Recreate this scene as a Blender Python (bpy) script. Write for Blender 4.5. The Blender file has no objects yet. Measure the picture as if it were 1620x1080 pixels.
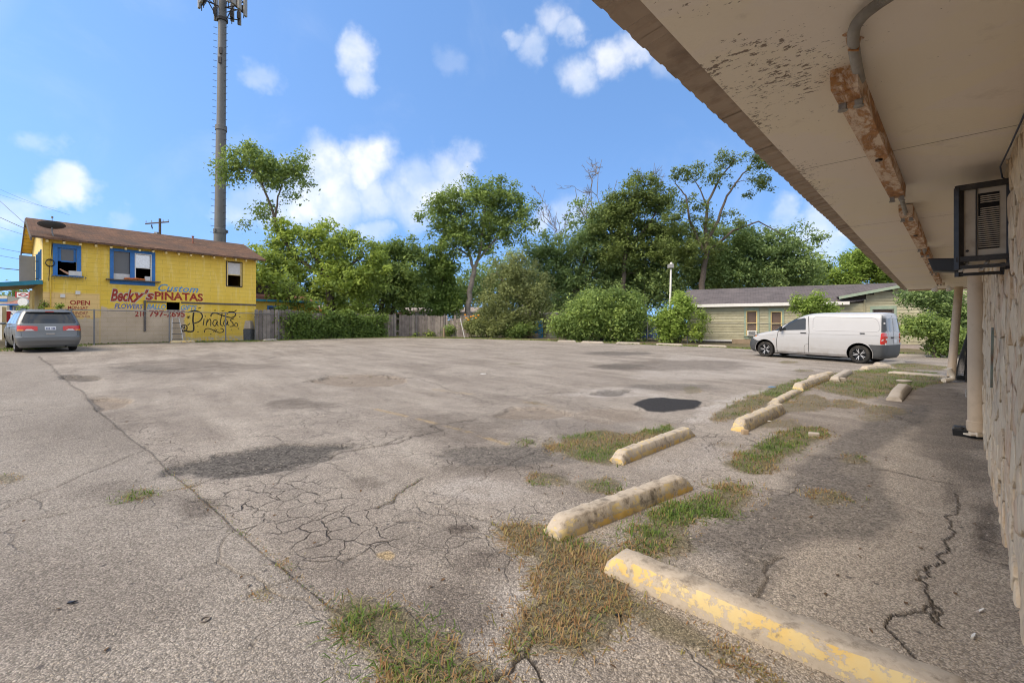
import bpy, bmesh, math, random
import numpy as np
from mathutils import Vector, Matrix

R = math.radians
SC = bpy.context.scene
COL = SC.collection
# ------------------------------------------------------------------ camera
CF, CU, CV, CH = 720.0, 810.0, 515.0, 1.5      # focal length, principal column, horizon row (photo pixels), eye height (m)
cam = bpy.data.cameras.new('camera'); camo = bpy.data.objects.new('camera', cam); COL.objects.link(camo)
cam.sensor_width = 36; cam.lens = 16; cam.shift_y = -25 / 1620
cam.clip_start = .05; cam.clip_end = 1200
camo.location = (0, 0, CH); camo.rotation_euler = (R(90), 0, 0)
SC.camera = camo
# ------------------------------------------------------------------ exposure
SC.view_settings.view_transform = 'Standard'; SC.view_settings.look = 'None'
SC.view_settings.gamma = 1; SC.view_settings.use_curve_mapping = False
SC.view_settings.exposure = 1.66
SC.render.engine = 'CYCLES'
SC.cycles.max_bounces = 8; SC.cycles.diffuse_bounces = 3; SC.cycles.glossy_bounces = 3
SC.cycles.transparent_max_bounces = 12; SC.cycles.transmission_bounces = 4
SC.cycles.caustics_reflective = False; SC.cycles.caustics_refractive = False
SC.cycles.use_denoising = True; SC.cycles.pixel_filter_type = 'BLACKMAN_HARRIS'; SC.cycles.filter_width = 1.1
# ------------------------------------------------------------------ sun (thin cloud in front of it: wide and soft)
SUN_FROM = Vector((-.80, -.46, .98)).normalized()
sun = bpy.data.lights.new('sun', 'SUN'); suno = bpy.data.objects.new('sun', sun); COL.objects.link(suno)
sun.energy = 1.35; sun.angle = R(34); sun.color = (1, .86, .68)
suno.rotation_euler = SUN_FROM.to_track_quat('Z', 'Y').to_euler(); suno.location = (-20, -20, 40)
# ------------------------------------------------------------------ sky with fair weather clouds
world = bpy.data.worlds.new('World'); SC.world = world; world.use_nodes = True

def build_world():
    nt = world.node_tree; N = nt.nodes; L = nt.links; N.clear()
    def n(t, **kw):
        x = N.new(t)
        for k, v in kw.items(): setattr(x, k, v)
        return x
    def val(sock, v):
        if hasattr(v, 'links') or isinstance(v, bpy.types.NodeSocket): L.new(v, sock)
        else: sock.default_value = v
    def m(op, a, b=0.0, c=None, clamp=False):
        x = n('ShaderNodeMath', operation=op, use_clamp=clamp); val(x.inputs[0], a); val(x.inputs[1], b)
        if c is not None: val(x.inputs[2], c)
        return x.outputs[0]
    out = n('ShaderNodeOutputWorld')
    sky = n('ShaderNodeTexSky', sky_type='NISHITA'); sky.sun_disc = False
    sky.sun_elevation = math.asin(SUN_FROM.z); sky.sun_rotation = math.atan2(SUN_FROM.x, SUN_FROM.y)
    sky.altitude = 200; sky.air_density = 1.0; sky.dust_density = .3; sky.ozone_density = 1.6
    bg = n('ShaderNodeBackground'); bg.inputs[1].default_value = .105
    hs = n('ShaderNodeHueSaturation'); hs.inputs['Saturation'].default_value = 1.12; L.new(sky.outputs[0], hs.inputs['Color']); L.new(hs.outputs[0], bg.inputs[0])
    tc = n('ShaderNodeTexCoord')
    d = tc.outputs['Generated']
    # the hazy band hugging the horizon lies behind trees and roofs; lift the lookup so the visible sky stays blue
    up = n('ShaderNodeVectorMath', operation='ADD'); L.new(d, up.inputs[0]); up.inputs[1].default_value = (0, 0, .34)
    nm = n('ShaderNodeVectorMath', operation='NORMALIZE'); L.new(up.outputs[0], nm.inputs[0]); L.new(nm.outputs[0], sky.inputs['Vector'])
    def noise(scale, det, rough=.55, dist=0.0, off=0):
        mp = n('ShaderNodeVectorMath', operation='ADD'); L.new(d, mp.inputs[0]); mp.inputs[1].default_value = (off, off * .7, off * .3)
        x = n('ShaderNodeTexNoise'); x.inputs['Scale'].default_value = scale; x.inputs['Detail'].default_value = det
        x.inputs['Roughness'].default_value = rough; x.inputs['Distortion'].default_value = dist
        L.new(mp.outputs[0], x.inputs['Vector']); return x
    w1 = noise(6, 5, .6); w2 = noise(17, 5, .6, off=3)
    # warp the direction so the cloud outlines billow
    s1 = n('ShaderNodeVectorMath', operation='SUBTRACT'); L.new(w1.outputs['Color'], s1.inputs[0]); s1.inputs[1].default_value = (.5, .5, .5)
    a1 = n('ShaderNodeVectorMath', operation='MULTIPLY_ADD'); L.new(s1.outputs[0], a1.inputs[0]); a1.inputs[1].default_value = (.13, .13, .13); L.new(d, a1.inputs[2])
    s2 = n('ShaderNodeVectorMath', operation='SUBTRACT'); L.new(w2.outputs['Color'], s2.inputs[0]); s2.inputs[1].default_value = (.5, .5, .5)
    a2 = n('ShaderNodeVectorMath', operation='MULTIPLY_ADD'); L.new(s2.outputs[0], a2.inputs[0]); a2.inputs[1].default_value = (.05, .05, .05); L.new(a1.outputs[0], a2.inputs[2])
    wd = a2.outputs[0]
    clouds = [  # photo column, row, radius (photo pixels), peak
        (520, 275, 54, .85), (585, 258, 48, 1.0), (470, 300, 56, .8), (540, 318, 56, .75), (430, 318, 48, .6), (600, 310, 42, .7),
        (672, 288, 44, .85), (712, 275, 40, .7), (650, 320, 45, .7), (742, 245, 22, .42), (600, 372, 26, .6), (380, 320, 40, .5),
        (572, 92, 34, .62), (585, 122, 26, .5), (560, 75, 18, .5),
        (885, 22, 34, .62), (915, 42, 24, .5), (850, 75, 30, .58), (820, 62, 18, .45),
        (965, 92, 36, .72), (1000, 75, 34, .7), (920, 125, 32, .62), (1045, 105, 32, .38), (715, 90, 26, .22),
        (90, 295, 34, .62), (72, 318, 28, .55), (110, 292, 22, .4), (15, 345, 40, .5), (185, 348, 24, .3), (400, 120, 26, .3), (65, 230, 26, .3),
        (1290, 355, 40, .55), (1340, 378, 24, .7), (1246, 335, 26, .6), (1240, 375, 40, .5), (1300, 390, 44, .5), (910, 345, 40, .55), (850, 345, 26, .5)]
    tot = None
    for (u, v, r, pk) in clouds:
        c = Vector(((u - CU) / CF, 1, (CV - v) / CF)); ln = c.length; c.normalize()
        ds = n('ShaderNodeVectorMath', operation='DISTANCE'); L.new(wd, ds.inputs[0]); ds.inputs[1].default_value = c
        mr = n('ShaderNodeMapRange', interpolation_type='SMOOTHSTEP'); L.new(ds.outputs['Value'], mr.inputs[0])
        mr.inputs[1].default_value = 1.25 * r / CF / ln; mr.inputs[2].default_value = .35 * r / CF / ln
        mr.inputs[3].default_value = 0; mr.inputs[4].default_value = pk
        tot = mr.outputs[0] if tot is None else m('MAXIMUM', tot, mr.outputs[0])
    # out of view, a denser bright cloud cover is added as neutral fill light
    g = noise(2.3, 6, .6, .3, off=7.3)
    sep = n('ShaderNodeSeparateXYZ'); L.new(d, sep.inputs[0])
    away = n('ShaderNodeMapRange'); L.new(sep.outputs['Y'], away.inputs[0]); away.inputs[1].default_value = .62; away.inputs[2].default_value = .3
    gm = n('ShaderNodeMapRange', interpolation_type='SMOOTHSTEP'); L.new(g.outputs[0], gm.inputs[0]); gm.inputs[1].default_value = .26; gm.inputs[2].default_value = .50
    tot = m('MAXIMUM', tot, m('MULTIPLY', gm.outputs[0], away.outputs[0]))
    fb = noise(8, 5, .55, .2, off=1.7)
    br = n('ShaderNodeMapRange'); L.new(fb.outputs[0], br.inputs[0]); br.inputs[1].default_value = .36; br.inputs[2].default_value = .64; br.inputs[3].default_value = .55; br.inputs[4].default_value = 1.12
    mask = m('MULTIPLY', tot, br.outputs[0], clamp=True)
    wisp = noise(3.2, 6, .6, 1.2, off=11)
    wm = n('ShaderNodeMapRange', interpolation_type='SMOOTHSTEP'); L.new(wisp.outputs[0], wm.inputs[0]); wm.inputs[1].default_value = .5; wm.inputs[2].default_value = .8; wm.inputs[4].default_value = .10
    mask = m('MAXIMUM', mask, wm.outputs[0])
    mask = m('MULTIPLY', mask, .90)
    cr = n('ShaderNodeValToRGB'); fb2 = noise(7.5, 5, .55, .2, off=2.4); L.new(fb2.outputs[0], cr.inputs[0])
    cr.color_ramp.elements[0].position = .38; cr.color_ramp.elements[0].color = (.60, .68, .80, 1)
    cr.color_ramp.elements[1].position = .56; cr.color_ramp.elements[1].color = (1, .97, .93, 1)
    cb = n('ShaderNodeBackground'); L.new(cr.outputs[0], cb.inputs[0]); cb.inputs[1].default_value = .43
    mx = n('ShaderNodeMixShader'); L.new(mask, mx.inputs[0]); L.new(bg.outputs[0], mx.inputs[1]); L.new(cb.outputs[0], mx.inputs[2])
    L.new(mx.outputs[0], out.inputs[0])
build_world()

# ------------------------------------------------------------------ measuring helpers
GX, GY = -.0102, .0130                                # the lot falls gently to the right and towards the camera
def zg(x, y): return GX * x + GY * y
def G(u, v):                                           # ground point seen at a photo pixel
    k = (u - CU) / CF; mm = (v - CV) / CF
    d = CH / (mm + GX * k + GY)
    return Vector((k * d, d, zg(k * d, d)))
def AT(u, v, d): return Vector(((u - CU) / CF * d, d, CH - (v - CV) / CF * d))
def GD(u, d): x = (u - CU) / CF * d; return Vector((x, d, zg(x, d)))
class VPlane:                                          # a vertical plane through two ground points
    def __init__(s, p0, p1):
        s.o = Vector((p0[0], p0[1], 0)); t = Vector((p1[0] - p0[0], p1[1] - p0[1], 0)); s.len = t.length; s.t = t / s.len
        s.n = Vector((s.t.y, -s.t.x, 0))
        if s.n.dot(-s.o) < 0: s.n = -s.n
    def sz(s, u, v):
        r = Vector(((u - CU) / CF, 1, -(v - CV) / CF)); c = Vector((0, 0, CH))
        tt = (s.o - c).dot(s.n) / r.dot(s.n); p = c + r * tt
        return ((p - s.o).dot(s.t), p.z)
    def pt(s, a, z, off=0.0): 
        p = s.o + s.t * a + s.n * off; return Vector((p.x, p.y, z))

# ------------------------------------------------------------------ mesh helpers
class MB:
    def __init__(s, M=None): s.v = []; s.f = []; s.m = []; s.M = M; s.cur = 0
    def add(s, vs, fs):
        b = len(s.v); s.v.extend([Vector(v) for v in vs]); s.f.extend([tuple(i + b for i in f) for f in fs]); s.m.extend([s.cur] * len(fs)); return s
    def box(s, c, h, M=None, taper=1.0):
        c = Vector(c); vs = []
        for z in (-1, 1):
            k = taper if z > 0 else 1
            for (x, y) in ((-1, -1), (1, -1), (1, 1), (-1, 1)):
                p = Vector((x * h[0] * k, y * h[1] * k, z * h[2])); p = (M @ p) if M else p; vs.append(p + c)
        return s.add(vs, [(3, 2, 1, 0), (4, 5, 6, 7), (0, 1, 5, 4), (1, 2, 6, 5), (2, 3, 7, 6), (3, 0, 4, 7)])
    def beam(s, a, b, w, h, up=(0, 0, 1)):               # square bar from a to b
        a = Vector(a); b = Vector(b); d = (b - a).normalized(); up = Vector(up)
        x = d.cross(up)
        if x.length < 1e-4: x = d.cross(Vector((1, 0, 0)))
        x.normalize(); y = x.cross(d)
        vs = [p + x * (i * w / 2) + y * (j * h / 2) for p in (a, b) for (i, j) in ((-1, -1), (1, -1), (1, 1), (-1, 1))]
        return s.add(vs, [(0, 1, 2, 3), (7, 6, 5, 4), (1, 0, 4, 5), (2, 1, 5, 6), (3, 2, 6, 7), (0, 3, 7, 4)])
    def tube(s, pts, rad, n=8, cap=True, flat=1.0):
        pts = [Vector(p) for p in pts]; k = len(pts)
        if not hasattr(rad, '__len__'): rad = [rad] * k
        ref = Vector((0, 0, 1)); vs = []
        x = None
        for i, p in enumerate(pts):
            d = (pts[min(i + 1, k - 1)] - pts[max(i - 1, 0)])
            d = d.normalized() if d.length > 1e-9 else Vector((0, 0, 1))
            if x is None:
                x = d.cross(ref)
                if x.length < .05: x = d.cross(Vector((1, 0, 0)))
            x = (x - d * x.dot(d)).normalized(); y = d.cross(x)
            for j in range(n):
                a = 2 * math.pi * j / n
                vs.append(p + (x * math.cos(a) + y * math.sin(a) * flat) * rad[i])
        fs = []
        for i in range(k - 1):
            for j in range(n): fs.append((i * n + j, i * n + (j + 1) % n, (i + 1) * n + (j + 1) % n, (i + 1) * n + j))
        if cap: fs.append(tuple(range(n - 1, -1, -1))); fs.append(tuple(range((k - 1) * n, k * n)))
        return s.add(vs, fs)
    def lathe(s, prof, n=20, M=None, c=(0, 0, 0), cap=True):        # prof: (radius, z); axis z
        vs = []; k = len(prof); c = Vector(c)
        for (r, z) in prof:
            for j in range(n):
                a = 2 * math.pi * j / n; p = Vector((r * math.cos(a), r * math.sin(a), z)); vs.append(((M @ p) if M else p) + c)
        fs = []
        for i in range(k - 1):
            for j in range(n): fs.append((i * n + j, i * n + (j + 1) % n, (i + 1) * n + (j + 1) % n, (i + 1) * n + j))
        if cap and prof[0][0] > 1e-6: fs.append(tuple(range(n - 1, -1, -1)))
        if cap and prof[-1][0] > 1e-6: fs.append(tuple(range((k - 1) * n, k * n)))
        return s.add(vs, fs)
    def grid(s, rows):                                      # rows of equal length
        k = len(rows); w = len(rows[0]); vs = [p for r in rows for p in r]
        return s.add(vs, [(i * w + j, i * w + j + 1, (i + 1) * w + j + 1, (i + 1) * w + j) for i in range(k - 1) for j in range(w - 1)])
    def prism(s, poly, a, b):                               # poly: 3D points, extruded by the vector range a..b
        a = Vector(a); b = Vector(b); n = len(poly); vs = [Vector(p) + a for p in poly] + [Vector(p) + b for p in poly]
        fs = [tuple(range(n - 1, -1, -1)), tuple(range(n, 2 * n))] + [(i, (i + 1) % n, n + (i + 1) % n, n + i) for i in range(n)]
        return s.add(vs, fs)
    def build(s, name, mat, parent=None, smooth=None, bevel=0):
        me = bpy.data.meshes.new(name)
        vs = [(s.M @ v) if s.M else v for v in s.v]
        me.from_pydata([tuple(v) for v in vs], [], s.f); 
        mats = mat if isinstance(mat, (list, tuple)) else [mat]
        for x in mats: me.materials.append(MAT[x] if isinstance(x, str) else x)
        if len(mats) > 1: me.polygons.foreach_set('material_index', s.m)
        bm = bmesh.new(); bm.from_mesh(me); bmesh.ops.recalc_face_normals(bm, faces=bm.faces)
        if bevel:
            es = [e for e in bm.edges if len(e.link_faces) == 2 and e.calc_face_angle(0) > .6]
            bmesh.ops.bevel(bm, geom=es, offset=bevel, segments=2, affect='EDGES', profile=.6, clamp_overlap=True)
        bm.to_mesh(me); bm.free()
        o = bpy.data.objects.new(name, me); COL.objects.link(o)
        if smooth is not None: shade(o, smooth)
        if parent: adopt(o, parent)
        return o
def shade(o, ang=40):
    me = o.data; me.polygons.foreach_set('use_smooth', [True] * len(me.polygons))
    bm = bmesh.new(); bm.from_mesh(me)
    for e in bm.edges:
        if len(e.link_faces) == 2 and e.calc_face_angle(0) > R(ang): e.smooth = False
    bm.to_mesh(me); bm.free()
def adopt(o, p):
    o.parent = p
    o.matrix_parent_inverse = Matrix.Translation(-BASE.get(p.name, Vector((0, 0, 0))))
BASE = {}
def thing(name, label, cat, loc, group=None):
    o = bpy.data.objects.new(name, None); COL.objects.link(o); o.location = loc; o.empty_display_size = .2
    BASE[o.name] = Vector(loc); o['label'] = label; o['category'] = cat
    if group: o['group'] = group
    return o
def tag(o, label, cat, group=None, kind=None):
    o['label'] = label; o['category'] = cat
    if group: o['group'] = group
    if kind: o['kind'] = kind
    return o
def struct(o, label=None):
    o['kind'] = 'structure'
    if label: o['label'] = label
    return o
def raw_mesh(name, v, f_loops, fsize, mats, parent=None, smooth=False, attrs=None):
    """numpy mesh: v (n,3), faces flattened with constant size"""
    me = bpy.data.meshes.new(name); nv = len(v); nl = len(f_loops); nf = nl // fsize
    me.vertices.add(nv); me.vertices.foreach_set('co', np.asarray(v, np.float32).ravel())
    me.loops.add(nl); me.loops.foreach_set('vertex_index', np.asarray(f_loops, np.int32).ravel())
    me.polygons.add(nf); me.polygons.foreach_set('loop_start', np.arange(0, nl, fsize, dtype=np.int32))
    if smooth: me.polygons.foreach_set('use_smooth', np.ones(nf, bool))
    me.update(calc_edges=True)
    for k, a in (attrs or {}).items():
        at = me.attributes.new(k, 'FLOAT', 'POINT'); at.data.foreach_set('value', np.asarray(a, np.float32))
    for x in (mats if isinstance(mats, (list, tuple)) else [mats]): me.materials.append(MAT[x])
    o = bpy.data.objects.new(name, me); COL.objects.link(o)
    if parent: adopt(o, parent)
    return o

# ------------------------------------------------------------------ materials
MAT = {}
class NT:
    def __init__(s, name, rough=.8, spec=.3, metal=0.0):
        s.mat = bpy.data.materials.new(name); s.mat.use_nodes = True; s.nt = s.mat.node_tree; s.N = s.nt.nodes; s.L = s.nt.links
        s.b = s.N['Principled BSDF']; s.b.inputs['Roughness'].default_value = rough; s.b.inputs['Metallic'].default_value = metal
        s.b.inputs['Specular IOR Level'].default_value = spec
        s.tc = s.n('ShaderNodeTexCoord'); s.co = s.tc.outputs['Object']; MAT[name] = s.mat
    def n(s, t, **kw):
        x = s.N.new(t)
        for k, v in kw.items(): setattr(x, k, v)
        return x
    def set(s, sock, v):
        if isinstance(v, bpy.types.NodeSocket): s.L.new(v, sock)
        elif isinstance(v, (tuple, list)) and len(v) == 3 and sock.type == 'RGBA': sock.default_value = (*v, 1)
        else: sock.default_value = v
    def scaled(s, sc, rz=0.0):
        mr = s.n('ShaderNodeMapping'); s.L.new(s.co, mr.inputs[0]); mr.inputs['Rotation'].default_value = (0, 0, rz)
        mp = s.n('ShaderNodeMapping'); s.L.new(mr.outputs[0], mp.inputs[0]); mp.inputs['Scale'].default_value = sc; return mp.outputs[0]
    def noise(s, scale, det=4, rough=.6, dist=0, vec=None):
        x = s.n('ShaderNodeTexNoise'); x.inputs['Scale'].default_value = scale; x.inputs['Detail'].default_value = det
        x.inputs['Roughness'].default_value = rough; x.inputs['Distortion'].default_value = dist; s.L.new(vec or s.co, x.inputs['Vector']); return x.outputs[0]
    def voro(s, scale, feature='F1', vec=None, rnd=1.0):
        x = s.n('ShaderNodeTexVoronoi', feature=feature); x.inputs['Scale'].default_value = scale; x.inputs['Randomness'].default_value = rnd
        s.L.new(vec or s.co, x.inputs['Vector']); return x
    def rng(s, v, a, b, c=0.0, d=1.0, smooth=False):
        x = s.n('ShaderNodeMapRange'); x.interpolation_type = 'SMOOTHSTEP' if smooth else 'LINEAR'
        s.set(x.inputs[0], v); x.inputs[1].default_value = a; x.inputs[2].default_value = b; x.inputs[3].default_value = c; x.inputs[4].default_value = d; return x.outputs[0]
    def math(s, op, a, b=0.0, clamp=False):
        x = s.n('ShaderNodeMath', operation=op, use_clamp=clamp); s.set(x.inputs[0], a); s.set(x.inputs[1], b); return x.outputs[0]
    def mix(s, f, a, b, mode='MIX'):
        x = s.n('ShaderNodeMix', data_type='RGBA', blend_type=mode); s.set(x.inputs[0], f); s.set(x.inputs[6], a); s.set(x.inputs[7], b); return x.outputs[2]
    def attr(s, name):
        x = s.n('ShaderNodeAttribute', attribute_name=name); return x.outputs['Fac']
    def bump(s, h, strength=.3, dist=.01):
        x = s.n('ShaderNodeBump'); x.inputs['Strength'].default_value = strength; x.inputs['Distance'].default_value = dist
        s.set(x.inputs['Height'], h); s.L.new(x.outputs[0], s.b.inputs['Normal'])
    def col(s, c): s.set(s.b.inputs['Base Color'], c)

def simple(name, c, rough=.7, spec=.3, metal=0.0, var=.12, scale=6, bump=0, dirt=None, dirt_amt=.5, dirt_scale=3):
    """plain colour with tone variation, optional dirt blotches and fine relief"""
    t = NT(name, rough, spec, metal)
    f = t.rng(t.noise(scale, 5), .3, .7)
    a = tuple(x * (1 - var) for x in c); b = tuple(min(1, x * (1 + var)) for x in c)
    cc = t.mix(f, a, b)
    if dirt:
        d = t.rng(t.noise(dirt_scale, 6, .65), .5, .68, 0, dirt_amt)
        cc = t.mix(d, cc, dirt)
    t.col(cc)
    if bump: t.bump(t.noise(scale * 8, 3), .5, bump)
    return t
# ------------------------------------------------------------------ ground
rng = np.random.default_rng(11); random.seed(5)
def vnoise(x, y, seed=0):
    xi = np.floor(x).astype(np.int64); yi = np.floor(y).astype(np.int64); xf = x - xi; yf = y - yi
    def h(a, b):
        t = (a * 374761393 + b * 668265263 + seed * 982451653) & 0x7fffffff
        t = ((t ^ (t >> 13)) * 1274126177) & 0x7fffffff
        return ((t ^ (t >> 16)) & 0xffff) / 65535.0
    u = xf * xf * (3 - 2 * xf); w = yf * yf * (3 - 2 * yf)
    return (h(xi, yi) * (1 - u) + h(xi + 1, yi) * u) * (1 - w) + (h(xi, yi + 1) * (1 - u) + h(xi + 1, yi + 1) * u) * w
def fbm(x, y, sc, oct=4, seed=0):
    s = 0; a = .5; t = 0
    for i in range(oct):
        s = s + a * vnoise(x * sc, y * sc, seed + i * 17); t += a; a *= .55; sc *= 2.03
    return s / t
def seg_dist(px, py, pts):
    d = np.full(px.shape, 1e9)
    for (a, b) in zip(pts[:-1], pts[1:]):
        dx, dy = b[0] - a[0], b[1] - a[1]; l2 = dx * dx + dy * dy + 1e-12
        t = np.clip(((px - a[0]) * dx + (py - a[1]) * dy) / l2, 0, 1)
        d = np.minimum(d, np.hypot(px - a[0] - t * dx, py - a[1] - t * dy))
    return d
def inside(px, py, poly):
    c = np.zeros(px.shape, bool); n = len(poly)
    for i in range(n):
        x0, y0 = poly[i][0], poly[i][1]; x1, y1 = poly[(i + 1) % n][0], poly[(i + 1) % n][1]
        hit = ((y0 > py) != (y1 > py)) & (px < (x1 - x0) * (py - y0) / (y1 - y0 + 1e-12) + x0)
        c ^= hit
    return c
def gp(*uv): return [tuple(G(u, v)[:2]) for (u, v) in uv]
def gell(u0, v0, u1, v1, n=18, wob=.18):                # an uneven oval patch filling a photo box
    a = random.random() * 9; out = []
    for i in range(n):
        t = 2 * math.pi * i / n; k = 1 + wob * (math.sin(3 * t + a) * .5 + math.sin(5 * t + 2 * a) * .35)
        out.append(((u0 + u1) / 2 + (u1 - u0) / 2 * math.cos(t) * k, (v0 + v1) / 2 + (v1 - v0) / 2 * math.sin(t) * k))
    return gp(*out)
def wiggle(pts, amp=.12, n=4):
    for _ in range(n):
        q = [pts[0]]
        for a, b in zip(pts[:-1], pts[1:]):
            l = math.hypot(b[0] - a[0], b[1] - a[1]); o = random.gauss(0, amp) * l
            q += [((a[0] + b[0]) / 2 - (b[1] - a[1]) / (l + 1e-9) * o, (a[1] + b[1]) / 2 + (b[0] - a[0]) / (l + 1e-9) * o), b]
        pts = q
    return pts

BACK = gp((-60, 556), (110, 546), (250, 542), (405, 540.5), (480, 537.5), (560, 535), (640, 534), (740, 535.5), (840, 538), (950, 542.5), (1040, 546), (1120, 549), (1200, 553), (1320, 552), (1420, 560))
BACK = [(-60., 20.)] + BACK + [(60., 18.)]

def build_ground():
    TH = np.radians(np.arange(-60, 60.01, .135)); RR = np.concatenate([.6 * np.exp(np.arange(0, math.log(7 / .6), .0048)), 7 * np.exp(np.arange(0, math.log(75 / 7), .0090))])
    nt, nr = len(TH), len(RR)
    r, th = np.meshgrid(RR, TH, indexing='ij'); x = (r * np.sin(th)).ravel(); y = (r * np.cos(th)).ravel(); rr = r.ravel()
    z = zg(x, y); A = {k: np.zeros(len(x)) for k in ('crk', 'dark', 'tar', 'pot', 'agr', 'yel', 'tan', 'soil', 'slab', 'wht', 'stain')}
    n1 = fbm(x, y, 1.7, 5, 3); n2 = fbm(x, y, 6.0, 4, 9); n3 = fbm(x, y, .35, 3, 21)
    z = z + (n3 - .5) * .02 * np.clip((rr - 4) / 8, 0, 1)
    def patch(key, poly, soft=.12, wob=.25, amt=1.0, depth=0.0):
        xs = [p[0] for p in poly]; ys = [p[1] for p in poly]; m = 1.2
        I = np.nonzero((x > min(xs) - m) & (x < max(xs) + m) & (y > min(ys) - m) & (y < max(ys) + m))[0]
        if not len(I): return
        px, py = x[I], y[I]; d = seg_dist(px, py, list(poly) + [poly[0]]); d = np.where(inside(px, py, poly), d, -d)
        d = d + (n1[I] - .5) * wob * 2 + (n2[I] - .5) * wob * .8
        w = np.clip(d / soft + .5, 0, 1); w = w * w * (3 - 2 * w)
        A[key][I] = np.maximum(A[key][I], w * amt)
        if depth:
            dd = np.clip(d / .10 + .3, 0, 1); z[I] -= depth * dd * dd * (3 - 2 * dd)
    def crack(pts, w=.012, amt=1.0, amp=.12, n=4, depth=.012):
        pts = wiggle(pts, amp, n); xs = [p[0] for p in pts]; ys = [p[1] for p in pts]; m = .3
        I = np.nonzero((x > min(xs) - m) & (x < max(xs) + m) & (y > min(ys) - m) & (y < max(ys) + m))[0]
        if not len(I): return
        d = seg_dist(x[I], y[I], pts); ww = np.maximum(w * (.45 + 1.1 * n2[I]), .0013 * rr[I])
        k = np.clip(1.5 - d / ww, 0, 1); A['crk'][I] = np.maximum(A['crk'][I], k * amt * np.clip(.4 + n1[I], 0, 1)); z[I] -= depth * k
        A['stain'][I] = np.maximum(A['stain'][I], .35 * amt * np.clip(1 - d / .07, 0, 1) * n2[I])
    # the two paved slabs left and right of the long joint
    joint = gp((62, 563), (100, 596), (135, 628), (160, 655), (215, 700), (262, 742), (300, 772), (365, 832), (420, 880), (470, 920), (535, 968), (610, 1030), (700, 1110))
    ex = [(joint[-1][0] + .3, .4), (-40, .4), (-40., 26.)]
    patch('slab', joint[::-1] + [(joint[0][0] - 1, joint[0][1] + 4)] + [(-45, 24), (-45, -3), (joint[-1][0] + 1, -3)], .03, .0)
    crack(joint, .006, .6, .010, 4, .006)
    crack(gp((-60, 842), (60, 820), (150, 800), (230, 782), (300, 770)), .007, .6, .06, 4)
    crack(gp((-30, 822), (90, 770), (235, 707)), .007, .45, .05, 4)
    crack(gp((300, 770), (350, 752), (560, 712), (640, 690)), .011, .7)
    crack(gp((560, 712), (640, 695), (700, 680), (740, 665)), .016, .8, .14)
    crack(gp((598, 803), (625, 785), (640, 772), (668, 757)), .010, .9, .16)
    crack(gp((372, 838), (430, 935), (530, 968)), .005, .2)
    crack(gp((390, 945), (445, 920), (475, 912)), .006, .6)
    crack(gp((770, 1080), (815, 1045), (832, 1035), (860, 1080)), .007, 1, .08, 5)
    crack(gp((832, 1035), (850, 1000)), .006, .8, .08, 5)
    crack(gp((690, 800), (745, 815), (790, 835), (810, 850)), .007, .5)
    crack(gp((1510, 780), (1515, 800), (1512, 842), (1500, 870), (1495, 890), (1470, 905), (1465, 930), (1475, 955), (1478, 965), (1487, 990)), .0045, 1, .10, 5, .004)
    crack(gp((1475, 950), (1440, 970), (1400, 988), (1415, 1005), (1435, 1025), (1455, 1050)), .0045, 1, .10, 5)
    crack(gp((1475, 955), (1490, 965), (1480, 985)), .004, .9, .1)
    crack(gp((1470, 895), (1455, 918)), .006, .6)
    crack(gp((1390, 742), (1440, 752), (1505, 765)), .010, .9, .06)
    crack(gp((1175, 945), (1215, 915), (1240, 880)), .008, .6, .1)
    crack(gp((540, 595), (640, 590), (760, 575), (880, 572)), .02, .35, .08)
    crack(gp((480, 604), (520, 595), (600, 592), (640, 598), (700, 592)), .022, .6, .08)
    crack(gp((170, 580), (240, 588), (330, 580), (420, 568), (470, 560)), .03, .55, .08)
    crack(gp((640, 596), (735, 625), (780, 640)), .014, .4, .08)
    crack(gp((700, 620), (780, 628), (860, 622), (960, 618)), .014, .45, .1)
    for (a, b) in (((1090, 690), (1250, 690)), ((1180, 720), (1120, 700)), ((1250, 665), (1330, 690)), ((880, 690), (800, 706)), ((760, 760), (860, 700))):
        crack(gp(a, b), .008, .5, .14)
    # worn out dark patches, potholes and the black repair
    patch('dark', gp((268, 738), (330, 722), (420, 706), (500, 700), (560, 702), (530, 720), (480, 740), (420, 755), (350, 762), (290, 758)), .22, .28, 1, .02)
    patch('dark', gp((690, 720), (740, 708), (800, 703), (872, 705), (890, 720), (830, 735), (740, 735)), .2, .2, .75, .012)
    patch('stain', gp((680, 740), (780, 733), (880, 732), (900, 745), (800, 752), (710, 750)), .25, .3, .8)
    patch('tar', gell(1003, 629, 1110, 651), .05, .06, 1, -.006)
    patch('pot', gp((488, 602), (520, 594), (570, 591), (620, 594), (650, 602), (610, 611), (540, 612)), .18, .2, .85, .05)
    patch('pot', gell(96, 594, 162, 603), .12, .2, .6, .06); patch('dark', gell(95, 593, 165, 600), .2, .2, .7)
    patch('pot', gp((133, 630), (165, 627), (212, 632), (190, 645), (160, 650)), .12, .15, .8, .06)
    patch('dark', gell(165, 578, 270, 592), .5, .3, .4); patch('stain', gell(170, 570, 420, 590), .6, .5, .5)
    patch('pot', gell(782, 643, 900, 664), .18, .2, .75, .045); patch('pot', gell(910, 648, 1020, 668), .25, .25, .6, .012)
    patch('dark', gell(940, 615, 1000, 628), .2, .25, .7, .03); patch('dark', gell(990, 607, 1130, 618), .4, .35, .6)
    patch('dark', gell(925, 556, 1035, 562), .5, .4, .7); patch('stain', gell(935, 570, 1200, 586), .7, .6, .7); patch('dark', gell(940, 575, 1010, 583), .4, .4, .55)
    patch('stain', gell(420, 632, 520, 648), .3, .3, .7); patch('stain', gell(640, 650, 900, 700), .5, .5, .5); patch('stain', gell(545, 755, 610, 778), .15, .15, .8)
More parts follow.
